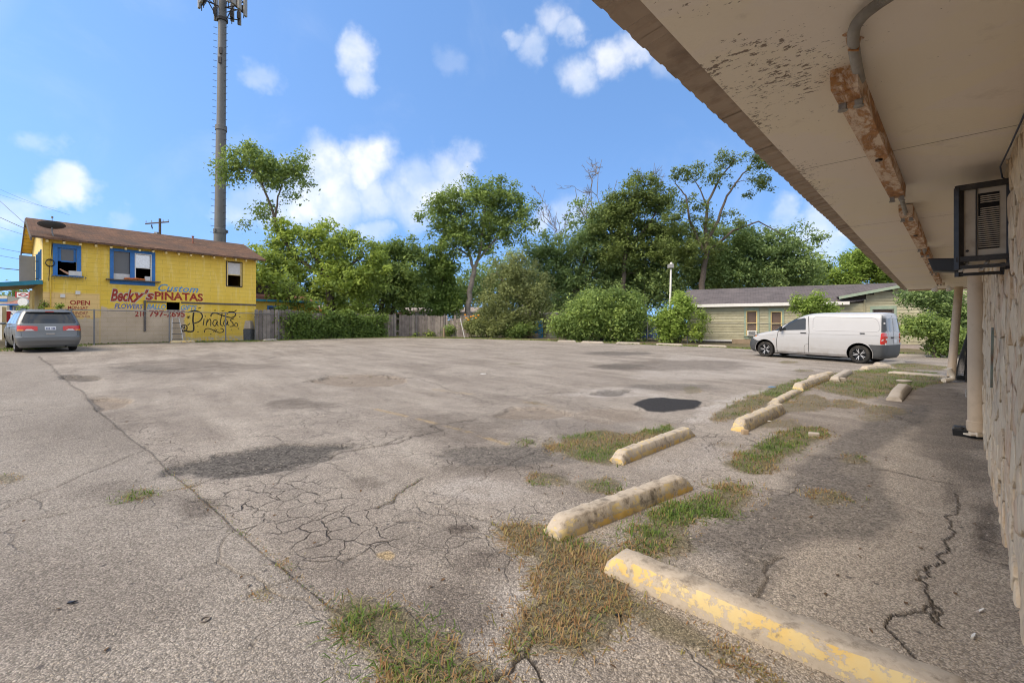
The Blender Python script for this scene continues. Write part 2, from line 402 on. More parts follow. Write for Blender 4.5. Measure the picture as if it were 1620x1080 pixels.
    patch('stain', gell(680, 925, 790, 1000), .25, .15, .9); patch('stain', gell(720, 870, 810, 920), .2, .12, .75); patch('stain', gell(700, 828, 755, 845), .07, .05, .95)
    patch('stain', gell(620, 800, 740, 870), .3, .3, .4); patch('stain', gell(280, 785, 345, 815), .15, .12, .8); patch('stain', gell(460, 870, 620, 960), .4, .3, .35)
    patch('stain', gell(850, 660, 1000, 700), .25, .2, .6); patch('dark', gell(868, 715, 925, 735), .1, .1, .6)
    patch('stain', gell(60, 640, 240, 720), .8, .5, .45); patch('stain', gell(120, 770, 300, 800), .4, .3, .5); patch('stain', gell(-60, 880, 250, 1010), .5, .5, .35)
    # alligator cracking
    patch('agr', gp((280, 768), (330, 740), (480, 750), (600, 790), (650, 825), (600, 870), (500, 900), (420, 870), (370, 835)), .35, .4, 1)
    patch('agr', gp((180, 660), (230, 655), (280, 690), (330, 715), (400, 705), (430, 735), (320, 760), (255, 735)), .35, .3, .9)
    patch('agr', gp((650, 735), (720, 700), (860, 690), (900, 740), (840, 765), (760, 745)), .3, .3, .9)
    patch('agr', gp((500, 690), (680, 670), (760, 660), (700, 690), (560, 715)), .3, .3, .7)
    patch('agr', gell(600, 770, 860, 880), .4, .4, .5); patch('agr', gell(140, 760, 330, 850), .5, .4, .35); patch('agr', gell(380, 620, 640, 700), .6, .5, .4); patch('agr', gell(700, 610, 960, 680), .6, .5, .5); patch('agr', gell(1050, 650, 1120, 680), .2, .2, .5); patch('agr', gell(1180, 680, 1330, 720), .3, .2, .5)
    # faded stall lines, paint flecks
    for (pl, w, a) in ((gp((585, 645), (660, 662), (730, 680), (800, 702)), .055, .6), (gp((690, 616), (745, 623)), .1, .35), (gp((830, 635), (890, 645)), .06, .4), (gp((640, 545), (700, 549)), .1, .3)):
        xs = [p[0] for p in pl]; ys = [p[1] for p in pl]
        I = np.nonzero((x > min(xs) - .5) & (x < max(xs) + .5) & (y > min(ys) - .5) & (y < max(ys) + .5))[0]
        d = seg_dist(x[I], y[I], pl); A['yel'][I] = np.maximum(A['yel'][I], np.clip((w - d) / .02, 0, 1) * a * np.clip((n2[I] - .3) * 3, 0, 1))
    patch('yel', gell(598, 873, 622, 884), .02, .05, .8)
    # walkway by the wall: tan, dusty and with an old dark overlay
    patch('tan', gp((1000, 860), (1180, 940), (1300, 800), (1400, 690), (1450, 655), (1500, 600), (1560, 590), (1640, 700), (1700, 1150), (1000, 1150), (1150, 1000)), .5, .35, 1)
    ov = gp((1055, 888), (1075, 870), (1120, 835), (1200, 800), (1260, 740), (1330, 690), (1400, 655), (1440, 640), (1480, 640), (1460, 668), (1420, 690), (1375, 720), (1400, 760), (1425, 795), (1430, 825), (1370, 850), (1300, 855), (1240, 870), (1220, 910), (1185, 945), (1110, 912))
    patch('dark', ov, .16, .12, .62); 
    A['dark'] *= 1 - .8 * np.clip(1.2 - np.hypot(x - G(1120, 900)[0], y - G(1120, 900)[1]) / .22, 0, 1)
    patch('stain', gp((1420, 660), (1500, 620), (1555, 625), (1558, 690), (1570, 750), (1600, 880), (1560, 860), (1530, 800), (1500, 750)), .3, .3, .7)
    patch('stain', gell(1480, 760, 1530, 800), .08, .08, .7); patch('stain', gell(1535, 790, 1590, 880), .1, .08, .9)
    patch('stain', gp((1380, 610), (1500, 600), (1540, 650), (1420, 660)), .4, .3, .8)
    # light chips of broken paving
    patch('wht', gp((1095, 650), (1130, 632), (1180, 618), (1240, 612), (1180, 640), (1130, 668), (1080, 672)), .15, .25, .8)
    patch('wht', gell(880, 612, 1060, 632), .3, .4, .6); patch('wht', gell(800, 660, 1000, 690), .3, .4, .5); patch('wht', gell(740, 920, 880, 1040), .2, .3, .5)
    patch('wht', gp((1060, 560), (1200, 570), (1300, 585), (1200, 600), (1000, 600)), .6, .6, .45); patch('wht', gell(1080, 875, 1170, 925), .1, .12, .7)
    patch('wht', gell(700, 750, 850, 800), .3, .3, .5); patch('wht', gell(1000, 690, 1160, 745), .3, .3, .4); patch('wht', gell(1410, 645, 1500, 660), .15, .1, .5); patch('wht', gell(1375, 688, 1540, 700), .06, .08, .5)
    # bare soil under the weeds, and the strip at the back
    for pl in GRASS: patch('soil', pl[0], .12, .12, .9 * pl[4])
    poly = BACK + [(60., 90.), (-60., 90.)]; patch('soil', poly, .5, .35, 1)
    I = rr > 60; A['soil'][I] = 1
    z = z + (A['soil'] > .5) * .012 * n1
    # light paint chips and dark pebbles get scattered by the material
    v = np.stack([x, y, z], 1)
    i = np.arange(nr - 1)[:, None] * nt + np.arange(nt - 1)[None, :]
    q = np.stack([i, i + 1, i + nt + 1, i + nt], -1).reshape(-1, 4)[:, ::-1]
    o = raw_mesh('parking_lot', v, q.ravel(), 4, 'asphalt', smooth=True, attrs=A)
    struct(o, 'weathered pale asphalt car park with cracks, potholes and dark worn patches')
    s = MB(); s.grid([[Vector((a, b, zg(a, b) - .06 - (.03 if max(abs(a), abs(b)) > 30 else 0))) for a in (-500, -160, -60, -30, -10, 0, 10, 30, 60, 160, 500)] for b in (-300, -60, -20, -5, 0, 10, 30, 45, 70, 120, 260, 600)])
    s.m = [1 if (abs(sum(s.v[i].x for i in f) / 4) < 30 and -20 < sum(s.v[i].y for i in f) / 4 < 16) else 0 for f in s.f]
    struct(s.build('ground', ['dry_ground', 'asphalt']), 'dusty ground reaching to the horizon')

# weedy grass: polygon on the ground, blades per square metre, blade length, share of straw, soil strength
GRASS = [
    (gp((532, 966), (560, 952), (610, 965), (650, 985), (690, 1010), (740, 1040), (790, 1082), (800, 1130), (660, 1130), (600, 1060), (560, 1010)), 2600, .075, .45, 1),
    (gp((790, 838), (830, 828), (862, 835), (900, 852), (960, 862), (975, 880), (985, 920), (985, 955), (960, 985), (940, 1015), (900, 1030), (850, 1030), (805, 1010), (815, 965), (860, 935), (845, 880)), 2500, .075, .5, 1),
    (gp((985, 875), (1000, 845), (1040, 810), (1100, 785), (1150, 762), (1195, 768), (1190, 790), (1150, 812), (1110, 815), (1075, 840), (1060, 870), (1030, 888)), 2400, .06, .45, 1),
    (gp((868, 706), (900, 690), (960, 682), (1000, 690), (1060, 672), (1062, 682), (985, 712), (962, 735), (930, 732), (890, 720)), 2000, .055, .35, 1),
    (gp((1150, 733), (1180, 712), (1225, 690), (1265, 674), (1300, 676), (1312, 690), (1280, 705), (1245, 725), (1210, 746), (1175, 745)), 1700, .06, .45, 1),
    (gp((1118, 662), (1150, 645), (1190, 625), (1240, 608), (1265, 600), (1270, 612), (1225, 632), (1195, 650), (1165, 662), (1130, 668)), 1100, .07, .3, 1),
    (gp((1262, 604), (1300, 592), (1345, 588), (1400, 582), (1480, 590), (1492, 605), (1460, 612), (1400, 626), (1360, 630), (1310, 620), (1285, 612), (1262, 628), (1240, 642), (1225, 640)), 900, .07, .3, .9),
    (gp((1230, 640), (1290, 622), (1320, 640), (1290, 650), (1240, 652)), 600, .05, .8, .8),
    (gp((1410, 575), (1450, 575), (1500, 580), (1490, 586), (1420, 584)), 500, .06, .2, .9),
    (gell(1180, 662, 1270, 676), 700, .05, .85, .7), (gell(1310, 632, 1365, 646), 800, .05, .7, .8), (gell(1365, 642, 1430, 656), 700, .05, .8, .7),
    (gell(1360, 656, 1410, 666), 500, .04, .9, .6), (gell(1335, 718, 1372, 732), 900, .04, .6, .7), (gell(1285, 775, 1345, 797), 1300, .05, .6, .8),
    (gell(838, 750, 888, 766), 1400, .045, .55, .8), (gell(925, 756, 985, 778), 1500, .05, .8, .8), (gell(815, 694, 845, 704), 1400, .05, .2, .8), (gell(862, 697, 880, 705), 900, .04, .9, .8),
    (gell(196, 776, 238, 790), 1500, .05, .05, .7), (gell(286, 764, 308, 772), 900, .03, .3, .6), (gell(-20, 750, 26, 764), 700, .03, .6, .7), (gell(442, 888, 460, 900), 1400, .03, .4, .6), (gell(405, 930, 425, 940), 1200, .02, .9, .7),
    (gp((985, 950), (1060, 985), (1140, 1030), (1240, 1075), (1290, 1110), (1270, 1110), (1170, 1055), (1090, 1015), (1030, 985)), 2200, .04, .85, .9),
    (gell(1130, 700, 1160, 708), 300, .03, .7, .3), (gell(800, 574, 830, 577), 60, .04, .5, .3),
    (gell(1232, 571, 1262, 575), 300, .06, .3, .8), (gell(1255, 584, 1285, 589), 300, .06, .4, .7), (gell(1375, 586, 1400, 592), 300, .06, .5, .7), (gell(830, 634, 860, 640), 200, .03, .8, .5), (gell(1080, 612, 1110, 622), 400, .04, .5, .6),
]

def asphalt_material():
    t = NT('asphalt', .93, .25)
    big = t.noise(.5, 5, .6); mid = t.noise(3.2, 5, .65); fine = t.noise(38, 4, .7)
    # a wider view of light and dark drifts, then aggregate
    base = t.mix(t.rng(big, .3, .7), (.25, .212, .174), (.40, .352, .298))
    base = t.mix(t.rng(mid, .34, .74, 0, .8), base, (.235, .203, .175))
    drift = t.noise(1, 4, .6, .3, t.scaled((.35, 1.5, 1), R(50))); base = t.mix(t.rng(drift, .48, .68, 0, .5), base, (.44, .39, .33)); base = t.mix(t.rng(drift, .46, .34, 0, .45), base, (.20, .168, .142))
    base = t.mix(t.math('MULTIPLY', t.attr('slab'), .65), base, t.mix(t.rng(mid, .3, .7), (.24, .211, .180), (.33, .295, .255)))
    base = t.mix(t.math('MULTIPLY', t.attr('wht'), t.rng(mid, .25, .6)), base, (.50, .455, .41))
    base = t.mix(t.math('MULTIPLY', t.attr('tan'), .8), base, t.mix(t.rng(mid, .3, .7), (.36, .302, .236), (.46, .395, .315)))
    base = t.mix(t.math('MULTIPLY', t.attr('stain'), t.rng(mid, .2, .6, .35, .95)), base, (.12, .098, .08))
    base = t.mix(t.math('MULTIPLY', t.attr('pot'), .9), base, t.mix(t.rng(mid, .3, .7), (.20, .158, .12), (.31, .255, .20)))
    dk = t.mix(t.rng(t.noise(14, 4), .35, .7), (.080, .071, .062), (.145, .129, .111))
    base = t.mix(t.attr('dark'), base, dk)
    base = t.mix(t.attr('tar'), base, (.038, .036, .036))
    base = t.mix(t.math('MULTIPLY', t.attr('yel'), .7), base, (.48, .34, .15))
    soil = t.mix(t.rng(mid, .35, .65), (.12, .105, .055), (.20, .165, .10))
    base = t.mix(t.attr('soil'), base, soil)
    # stones of the aggregate, each its own tone; two sizes
    wv1 = t.n('ShaderNodeVectorMath', operation='MULTIPLY_ADD'); nz1 = t.n('ShaderNodeTexNoise'); nz1.inputs['Scale'].default_value = 30; t.L.new(t.co, nz1.inputs['Vector']); t.L.new(nz1.outputs['Color'], wv1.inputs[0]); wv1.inputs[1].default_value = (.02, .02, 0); t.L.new(t.co, wv1.inputs[2])
    v1 = t.voro(112, 'F1', wv1.outputs[0]); hs = t.n('ShaderNodeSeparateColor'); t.L.new(v1.outputs['Color'], hs.inputs[0])
    tone = t.rng(hs.outputs[0], 0, 1, .52, 1.55)
    gapm = t.rng(v1.outputs['Distance'], .30, .75, 1.08, .58)
    v2 = t.voro(46); h2 = t.n('ShaderNodeSeparateColor'); t.L.new(v2.outputs['Color'], h2.inputs[0])
    chip = t.math('MULTIPLY', t.rng(h2.outputs[1], .72, .78), t.rng(v2.outputs['Distance'], .42, .32))
    tone2 = t.rng(h2.outputs[2], 0, 1, .55, 1.75)
    agg = t.math('MULTIPLY', tone, gapm)
    comb = t.n('ShaderNodeCombineColor'); [t.L.new(agg, comb.inputs[i]) for i in range(3)]
    c = t.mix(.85, base, comb.outputs[0], 'MULTIPLY')
    comb2 = t.n('ShaderNodeCombineColor'); [t.L.new(tone2, comb2.inputs[i]) for i in range(3)]
    c = t.mix(t.math('MULTIPLY', chip, .8), c, t.mix(1.0, base, comb2.outputs[0], 'MULTIPLY'))
    v5 = t.voro(62); h5 = t.n('ShaderNodeSeparateColor'); t.L.new(v5.outputs['Color'], h5.inputs[0]); dkt = t.rng(h5.outputs[0], 0, 1, .18, 1.75); comb5 = t.n('ShaderNodeCombineColor'); [t.L.new(dkt, comb5.inputs[i]) for i in range(3)]
    c = t.mix(t.math('MULTIPLY', t.attr('dark'), .7), c, t.mix(1.0, base, comb5.outputs[0], 'MULTIPLY'))
    # dark specks and light flecks
    v3 = t.voro(9); h3 = t.n('ShaderNodeSeparateColor'); t.L.new(v3.outputs['Color'], h3.inputs[0])
    sp = t.math('MULTIPLY', t.rng(h3.outputs[0], .80, .82), t.rng(v3.outputs['Distance'], .16, .10)); c = t.mix(t.math('MULTIPLY', sp, .75), c, (.06, .055, .055))
    # alligator cracks: warped cells
    wv = t.n('ShaderNodeVectorMath', operation='MULTIPLY_ADD'); nz = t.n('ShaderNodeTexNoise'); nz.inputs['Scale'].default_value = 5; t.L.new(t.co, nz.inputs['Vector'])
    t.L.new(nz.outputs['Color'], wv.inputs[0]); wv.inputs[1].default_value = (.22, .22, 0); t.L.new(t.co, wv.inputs[2])
    av = t.voro(5.2, 'DISTANCE_TO_EDGE', wv.outputs[0])
    wid = t.rng(t.noise(2.2, 3), .3, .7, .007, .030)
    line = t.math('SUBTRACT', 1.0, t.math('DIVIDE', av.outputs['Distance'], wid), True)
    al = t.math('MULTIPLY', t.math('MULTIPLY', line, t.attr('agr')), t.rng(t.noise(1.6, 2), .22, .42))
    al = t.math('MULTIPLY', al, t.math('SUBTRACT', 1.0, t.attr('dark')))
    hv = t.voro(2.1, 'DISTANCE_TO_EDGE', wv.outputs[0]); hl = t.math('MULTIPLY', t.rng(hv.outputs['Distance'], .018, .004), t.rng(t.noise(.55, 3), .50, .60, 0, .55)); hl = t.math('MULTIPLY', hl, t.math('SUBTRACT', 1.0, t.attr('soil')))
    cr = t.math('MAXIMUM', t.math('MAXIMUM', al, hl), t.attr('crk'), True)
    c = t.mix(t.math('MULTIPLY', cr, .9), c, (.035, .027, .021))
    t.col(c)
    h = t.math('ADD', t.math('MULTIPLY', t.rng(v1.outputs['Distance'], 0, .6, 1, 0), .55), t.math('MULTIPLY', fine, .6))
    h = t.math('ADD', h, t.math('MULTIPLY', chip, .5)); h = t.math('SUBTRACT', h, t.math('MULTIPLY', cr, 2.5))
    t.bump(h, .9, .008)
    g = NT('dry_ground', .95, .15); m = g.rng(g.noise(.8, 6), .3, .7); g.col(g.mix(m, (.10, .10, .045), (.21, .175, .115)))
asphalt_material()
build_ground()
# ------------------------------------------------------------------ the stone-faced building on the right, seen along its wall
WT = Vector((.7009, .7133, 0)); WN = Vector((-.7133, .7009, 0)); WO = -WN * .253      # wall direction, outward normal, origin
SOFZ = 2.55
def MP(s, t, z): p = WO + WT * s + WN * t; return Vector((p.x, p.y, z))
def HZ(u, v, z):                                          # point of a horizontal plane seen at a pixel
    d = CF * (z - CH) / (CV - v); return Vector(((u - CU) / CF * d, d, z))
def ST(p): q = Vector((p[0], p[1], 0)) - WO; return (q.dot(WT), q.dot(WN))
def tedge(s): return .988 + (s - 1.336) * .0206
def wz(s, t=0): p = MP(s, t, 0); return zg(p.x, p.y)

def motel_materials():
    t = NT('soffit_paint', .8, .25)
    cells = t.noise(1.1, 4, .6, .4)
    c = t.mix(t.rng(cells, .47, .52), (.86, .78, .69), (.87, .79, .65))                # two coats of old paint
    c = t.mix(t.rng(t.noise(.7, 3), .35, .7, 0, .5), c, (.83, .76, .68))
    # peeled flecks, thickest towards the open edge and the near end
    st = t.scaled((36, 62, 48), R(44.5)); pe = t.noise(1.0, 4, .7, 0, st); blotch = t.noise(2.2, 4, .7)
    pm = t.math('MULTIPLY', t.attr('peel'), t.rng(blotch, .35, .6))
    fl = t.math('GREATER_THAN', t.math('ADD', pe, t.math('MULTIPLY', pm, .29)), .73)
    c = t.mix(t.math('MULTIPLY', fl, .85), c, (.16, .115, .085))
    c = t.mix(t.rng(t.noise(4, 5, .7), .62, .8, 0, .35), c, (.42, .345, .28))
    t.col(c); t.bump(t.math('SUBTRACT', t.noise(60, 3), fl), .35, .004)
    t = NT('field_stone', .88, .25)
    oi = t.n('ShaderNodeObjectInfo'); rnd = oi.outputs['Random']
    cr = t.n('ShaderNodeValToRGB'); t.L.new(rnd, cr.inputs[0]); e = cr.color_ramp.elements
    e[0].position = 0; e[0].color = (.60, .42, .26, 1); e[1].position = 1; e[1].color = (.78, .63, .44, 1)
    for p, cc in ((.25, (.72, .55, .37, 1)), (.45, (.62, .40, .26, 1)), (.6, (.80, .65, .46, 1)), (.8, (.50, .39, .29, 1))): x = e.new(p); x.color = cc
    gr = t.noise(1, 6, .68, .6, t.scaled((10, 10, 5.5))); c = t.mix(t.rng(gr, .36, .7), cr.outputs[0], (.82, .68, .49))
    g2 = t.noise(1, 5, .7, .3, t.scaled((24, 24, 9))); c = t.mix(t.rng(g2, .55, .75, 0, .75), c, (.27, .19, .135))
    t.col(c); t.bump(t.math('ADD', gr, t.math('MULTIPLY', g2, .9)), 1.0, .03)
    simple('mortar', (.33, .26, .20), .95, .1, var=.25, scale=22, bump=.008)
    simple('brown_metal', (.40, .31, .24), .55, .4, 0, .14, 4, 0, (.18, .12, .085), .6, 6)
    t = NT('rusty_enamel', .6, .35)
    r1 = t.noise(1, 6, .72, .6, t.scaled((3.2, 12, 12), R(-45.5))); r2 = t.noise(1, 5, .7, 0, t.scaled((16, 34, 34), R(-45.5)))
    f = t.rng(t.math('ADD', r1, t.math('MULTIPLY', r2, .35)), .60, .72)
    c = t.mix(f, (.72, .58, .46), t.mix(t.rng(r2, .35, .65), (.22, .09, .032), (.50, .245, .09)))
    t.col(c); t.bump(r2, .3, .004)
    simple('grey_conduit', (.36, .34, .31), .55, .4, .1, .15, 20)
    simple('socket_grey', (.33, .31, .28), .6, .4, 0, .2, 30, 0, (.12, .1, .09), .6, 20)
    simple('beige_paint', (.58, .455, .32), .55, .4, 0, .05, 3, 0, (.36, .27, .19), .35, 5)
    simple('beige_wall', (.60, .49, .36), .8, .3, 0, .06, 3)
    simple('black_metal', (.022, .020, .019), .45, .5, 0, .3, 20, 0, (.10, .085, .07), .35, 14)
    simple('ac_panel', (.47, .41, .33), .6, .4, 0, .08, 5, 0, (.24, .18, .13), .5, 7)
    simple('dark_slot', (.012, .011, .010), .8, .2)
    simple('black_plastic', (.016, .016, .017), .38, .5, 0, .2, 10)
    simple('cream_pvc', (.70, .62, .50), .45, .4, 0, .06, 6, 0, (.42, .33, .25), .4, 14)
    simple('blue_wire', (.045, .06, .10), .5, .4)
    simple('wood_strip', (.20, .24, .21), .75, .3, 0, .3, 12, 0, (.20, .085, .04), .8, 6)
motel_materials()

def voronoi_cells(seeds, box, aniso=1.0):
    """clip each seed's cell by its neighbours' bisectors (z stretched by aniso)"""
    S = np.array(seeds); out = []
    T_ = S * np.array([1, aniso])
    for i, p in enumerate(T_):
        d = np.hypot(*(T_ - p).T); nb = np.argsort(d)[1:18]
        poly = [(box[0], box[2] * aniso), (box[1], box[2] * aniso), (box[1], box[3] * aniso), (box[0], box[3] * aniso)]
        for j in nb:
            q = T_[j]; m = (p + q) / 2; n = q - p; np_ = []
            for a, b in zip(poly, poly[1:] + poly[:1]):
                da = (a[0] - m[0]) * n[0] + (a[1] - m[1]) * n[1]; db = (b[0] - m[0]) * n[0] + (b[1] - m[1]) * n[1]
                if da <= 0: np_.append(a)
                if da * db < 0: f = da / (da - db); np_.append((a[0] + (b[0] - a[0]) * f, a[1] + (b[1] - a[1]) * f))
            poly = np_
            if len(poly) < 3: break
        out.append([(a, b / aniso) for a, b in poly] if len(poly) >= 3 else None)
    return out

def build_motel():
    root = thing('stone_faced_building', 'low building faced with pale brown field stone, its wide painted eave overhanging the walkway', 'building', MP(6, 0, wz(6)))
    w = MB(); S0, S1 = -3.0, 13.2
    w.prism([MP(S0, 0, -.15), MP(S1, 0, -.1), MP(S1, 0, SOFZ + .25), MP(S0, 0, SOFZ + .25)], WN * -.25, WN * 0)
    wall = w.build('wall', 'mortar', root)
    # field stones laid into the wall
    rs = random.Random(3); seeds = []; s = -.4
    for _ in range(4000):
        c = (rs.uniform(-.6, 12.9), rs.uniform(-.1, SOFZ + .1)); m = .165 if c[0] < 9 else .24
        if all(((c[0] - q[0]) ** 2 + ((c[1] - q[1]) * 1.1) ** 2) > m * m for q in seeds): seeds.append(c)
    seeds.sort(key=lambda c: abs(c[0] - 4))
    cells = voronoi_cells(seeds, (-.75, 13.1, -.08, SOFZ - .004), 1.1); rest = MB(); cnt = 0
    for poly in cells:
        if not poly: continue
        cx = sum(p[0] for p in poly) / len(poly); cz = sum(p[1] for p in poly) / len(poly)
        d = rs.uniform(.018, .042); tx, tz = rs.uniform(-.05, .05), rs.uniform(-.04, .04)
        def ring(k, dd, wob): return [MP(cx + (a - cx) * k + rs.uniform(-wob, wob), max(.002, dd + (a - cx) * tx + (b - cz) * tz), min(SOFZ - .003, cz + (b - cz) * k + rs.uniform(-wob, wob))) for a, b in poly]
        r0, r1, r2 = ring(.965, 0, 0), ring(.945, d * .85, .006), ring(.82, d, .010)
        n = len(poly); m = rest if cnt >= 300 else MB()
        m.add(r0 + r1 + r2 + [MP(cx, d + .004, cz)], [(i, (i + 1) % n, n + (i + 1) % n, n + i) for i in range(n)] + [(n + i, n + (i + 1) % n, 2 * n + (i + 1) % n, 2 * n + i) for i in range(n)] + [(2 * n + i, 2 * n + (i + 1) % n, 3 * n) for i in range(n)])
        if cnt < 300: m.build('stone', 'field_stone', wall)
        cnt += 1
    if rest.f: o = rest.build('far_stones', 'field_stone', wall); o['kind'] = 'stuff'
    # plain end of the building past the stone
    e = MB(); e.prism([MP(13.2, -.02, -.1), MP(17.5, -.02, -.1), MP(17.5, -.02, SOFZ + .2), MP(13.2, -.02, SOFZ + .2)], WN * -.25, WN * 0); e.build('end_wall', 'beige_wall', root)
    e = MB(); e.beam(MP(13.25, .02, .0), MP(13.25, .02, SOFZ), .12, .10); e.beam(MP(14.5, .02, .0), MP(14.5, .02, SOFZ), .12, .10); e.build('door_frame', 'beige_paint', root)
    # soffit boards, one sheet per joint
    sof = MB(); sof.prism([MP(-4, -.02, SOFZ + .03), MP(17.7, -.02, SOFZ + .03), MP(17.7, tedge(17.7) - .03, SOFZ + .03), MP(-4, tedge(-4) - .03, SOFZ + .03)], (0, 0, 0), (0, 0, .05)); sof = sof.build('eave', 'mortar', root)
    js = [3.56 + 2.42 * k for k in range(-3, 6)] + [17.66]; js[-2] = 15.68
    for k, (a, b) in enumerate(zip(js[:-1], js[1:])):
        g = .004; na, nb = 26, 14; vs = []; pe = []
        for i in range(na + 1):
            for j in range(nb + 1):
                s = a + g + (b - a - 2 * g) * i / na; te = tedge(s); t = te * j / nb
                sag = .006 * math.sin(math.pi * i / na) * (1 if k % 2 else -.5)
                vs.append(MP(s, t, SOFZ + sag * math.sin(math.pi * j / nb)))
                q = max(0, 1.15 - abs(te - .19 - t) / .24) * max(.0, min(1, (2.7 - s) / .8)); q = max(q, .62 * max(0, 1 - abs(te - .3 - t) / .34) * max(.2, min(1, (4.2 - s) / 2.0))); q = max(q, .75 * max(0, 1 - (te - t) / .2) * max(.2, min(1, (9 - s) / 5)))
                if s > 4 and (min(s - a, b - s) < .12): q = max(q, .45)
                pe.append(q)
        fl = []
        for i in range(na):
            for j in range(nb):
                q = i * (nb + 1) + j; fl += [q, q + 1, q + nb + 2, q + nb + 1]
        raw_mesh('soffit_panel', np.array(vs), fl, 4, 'soffit_paint', sof, True, {'peel': pe})
    m = MB(); m.beam(MP(17.7, -.02, SOFZ + .02), MP(17.7, tedge(17.7), SOFZ + .02), .06, .12); m.build('end_trim', 'beige_paint', root)
    # ribbed metal roofing sticking out past the eave
    roof = MB(); pitch = .16
    roof.prism([MP(-4, -.6, SOFZ + .12), MP(17.75, -.6, SOFZ + .12), MP(17.75, tedge(17.7) - .02, SOFZ + .06), MP(-4, tedge(-4) - .02, SOFZ + .06)], (0, 0, 0), (0, 0, .03)); roof = roof.build('roof', 'brown_metal', root)
    rs = random.Random(8); s = -2.6
    while s < 17.6:
        b = min(s + .295, 17.72); dr = rs.uniform(-.0012, .0012); ex = .115 + rs.uniform(-.003, .003); z0 = SOFZ + .014 + dr
        pf = [(0, 0), (.05, 0), (.065, .007), (.095, .007), (.110, 0), (.20, 0), (.215, .007), (.245, .007), (.26, 0), (b - s, .001)]
        m = MB(); rows = []
        for (tt, dz) in ((-.06, .020), (-.002, .004), (ex * .6, -.004), (ex, -.012)):
            rows.append([MP(s + a, tedge(s + a) + tt, z0 + dz + h) for a, h in pf])
        rows2 = [[p + Vector((0, 0, .006)) for p in r_] for r_ in rows]
        m.grid(rows); m.grid(rows2[::-1]); nn = len(pf)
        m.add(rows[-1] + rows2[-1], [(i, i + 1, nn + i + 1, nn + i) for i in range(nn - 1)]); m.build('roof_sheet', 'brown_metal', roof); s = b
    return root
build_motel()

def fixture(label, s0, s1, w=.095, dep=.085, tilt=0.0, tc=.585):
    c = MP((s0 + s1) / 2, tc, SOFZ); root = thing('strip_light_fixture', label, 'light fixture', c, 'rusty strip light fixtures under the eave')
    def prof(s, k): return [MP(s, tc - w / 2, SOFZ - .003), MP(s, tc - w / 2 * k, SOFZ - dep), MP(s, tc + w / 2 * k, SOFZ - dep), MP(s, tc + w / 2, SOFZ - .003)]
    m = MB(); n = 8; rows = [prof(s0 + (s1 - s0) * i / n, .94) for i in range(n + 1)]; m.grid(rows); m.add(rows[0], [(0, 1, 2, 3)]); m.add(rows[-1], [(3, 2, 1, 0)])
    m.build('housing', 'rusty_enamel', root)
    m = MB(); m.box(MP((s0 + s1) / 2, tc, SOFZ - dep - .006), (.012, .012, .006)); m.build('screw', 'black_metal', root)
    for s in (s0 + .16, s1 - .05):
        for t in (-.028, .028):
            m = MB(); p = MP(s, tc + t, SOFZ - dep); m.box(p - Vector((0, 0, .016)), (.013, .013, .016), Matrix.Rotation(R(45), 3, 'Z')); m.tube([p - Vector((0, 0, .03)), p - Vector((0, 0, .036))], .019, 10); m.build('lamp_socket', 'socket_grey', root)
    m = MB(); m.box(MP(s0 + .10, tc, SOFZ - dep - .004), (.06, .040, .004), Matrix(((WT.x, WN.x, 0), (WT.y, WN.y, 0), (0, 0, 1)))); m.build('end_plate', 'rusty_enamel', root)
    return root
fixture('rusty strip light fixture nearest the camera, where the grey conduit ends', 2.25, 4.50)
fixture('second rusty strip light fixture along the eave, beside the air conditioner', 5.2, 7.75)
fixture('third rusty strip light fixture along the eave', 8.2, 11.0)
fixture('last rusty strip light fixture at the far end of the eave', 11.3, 14.6)
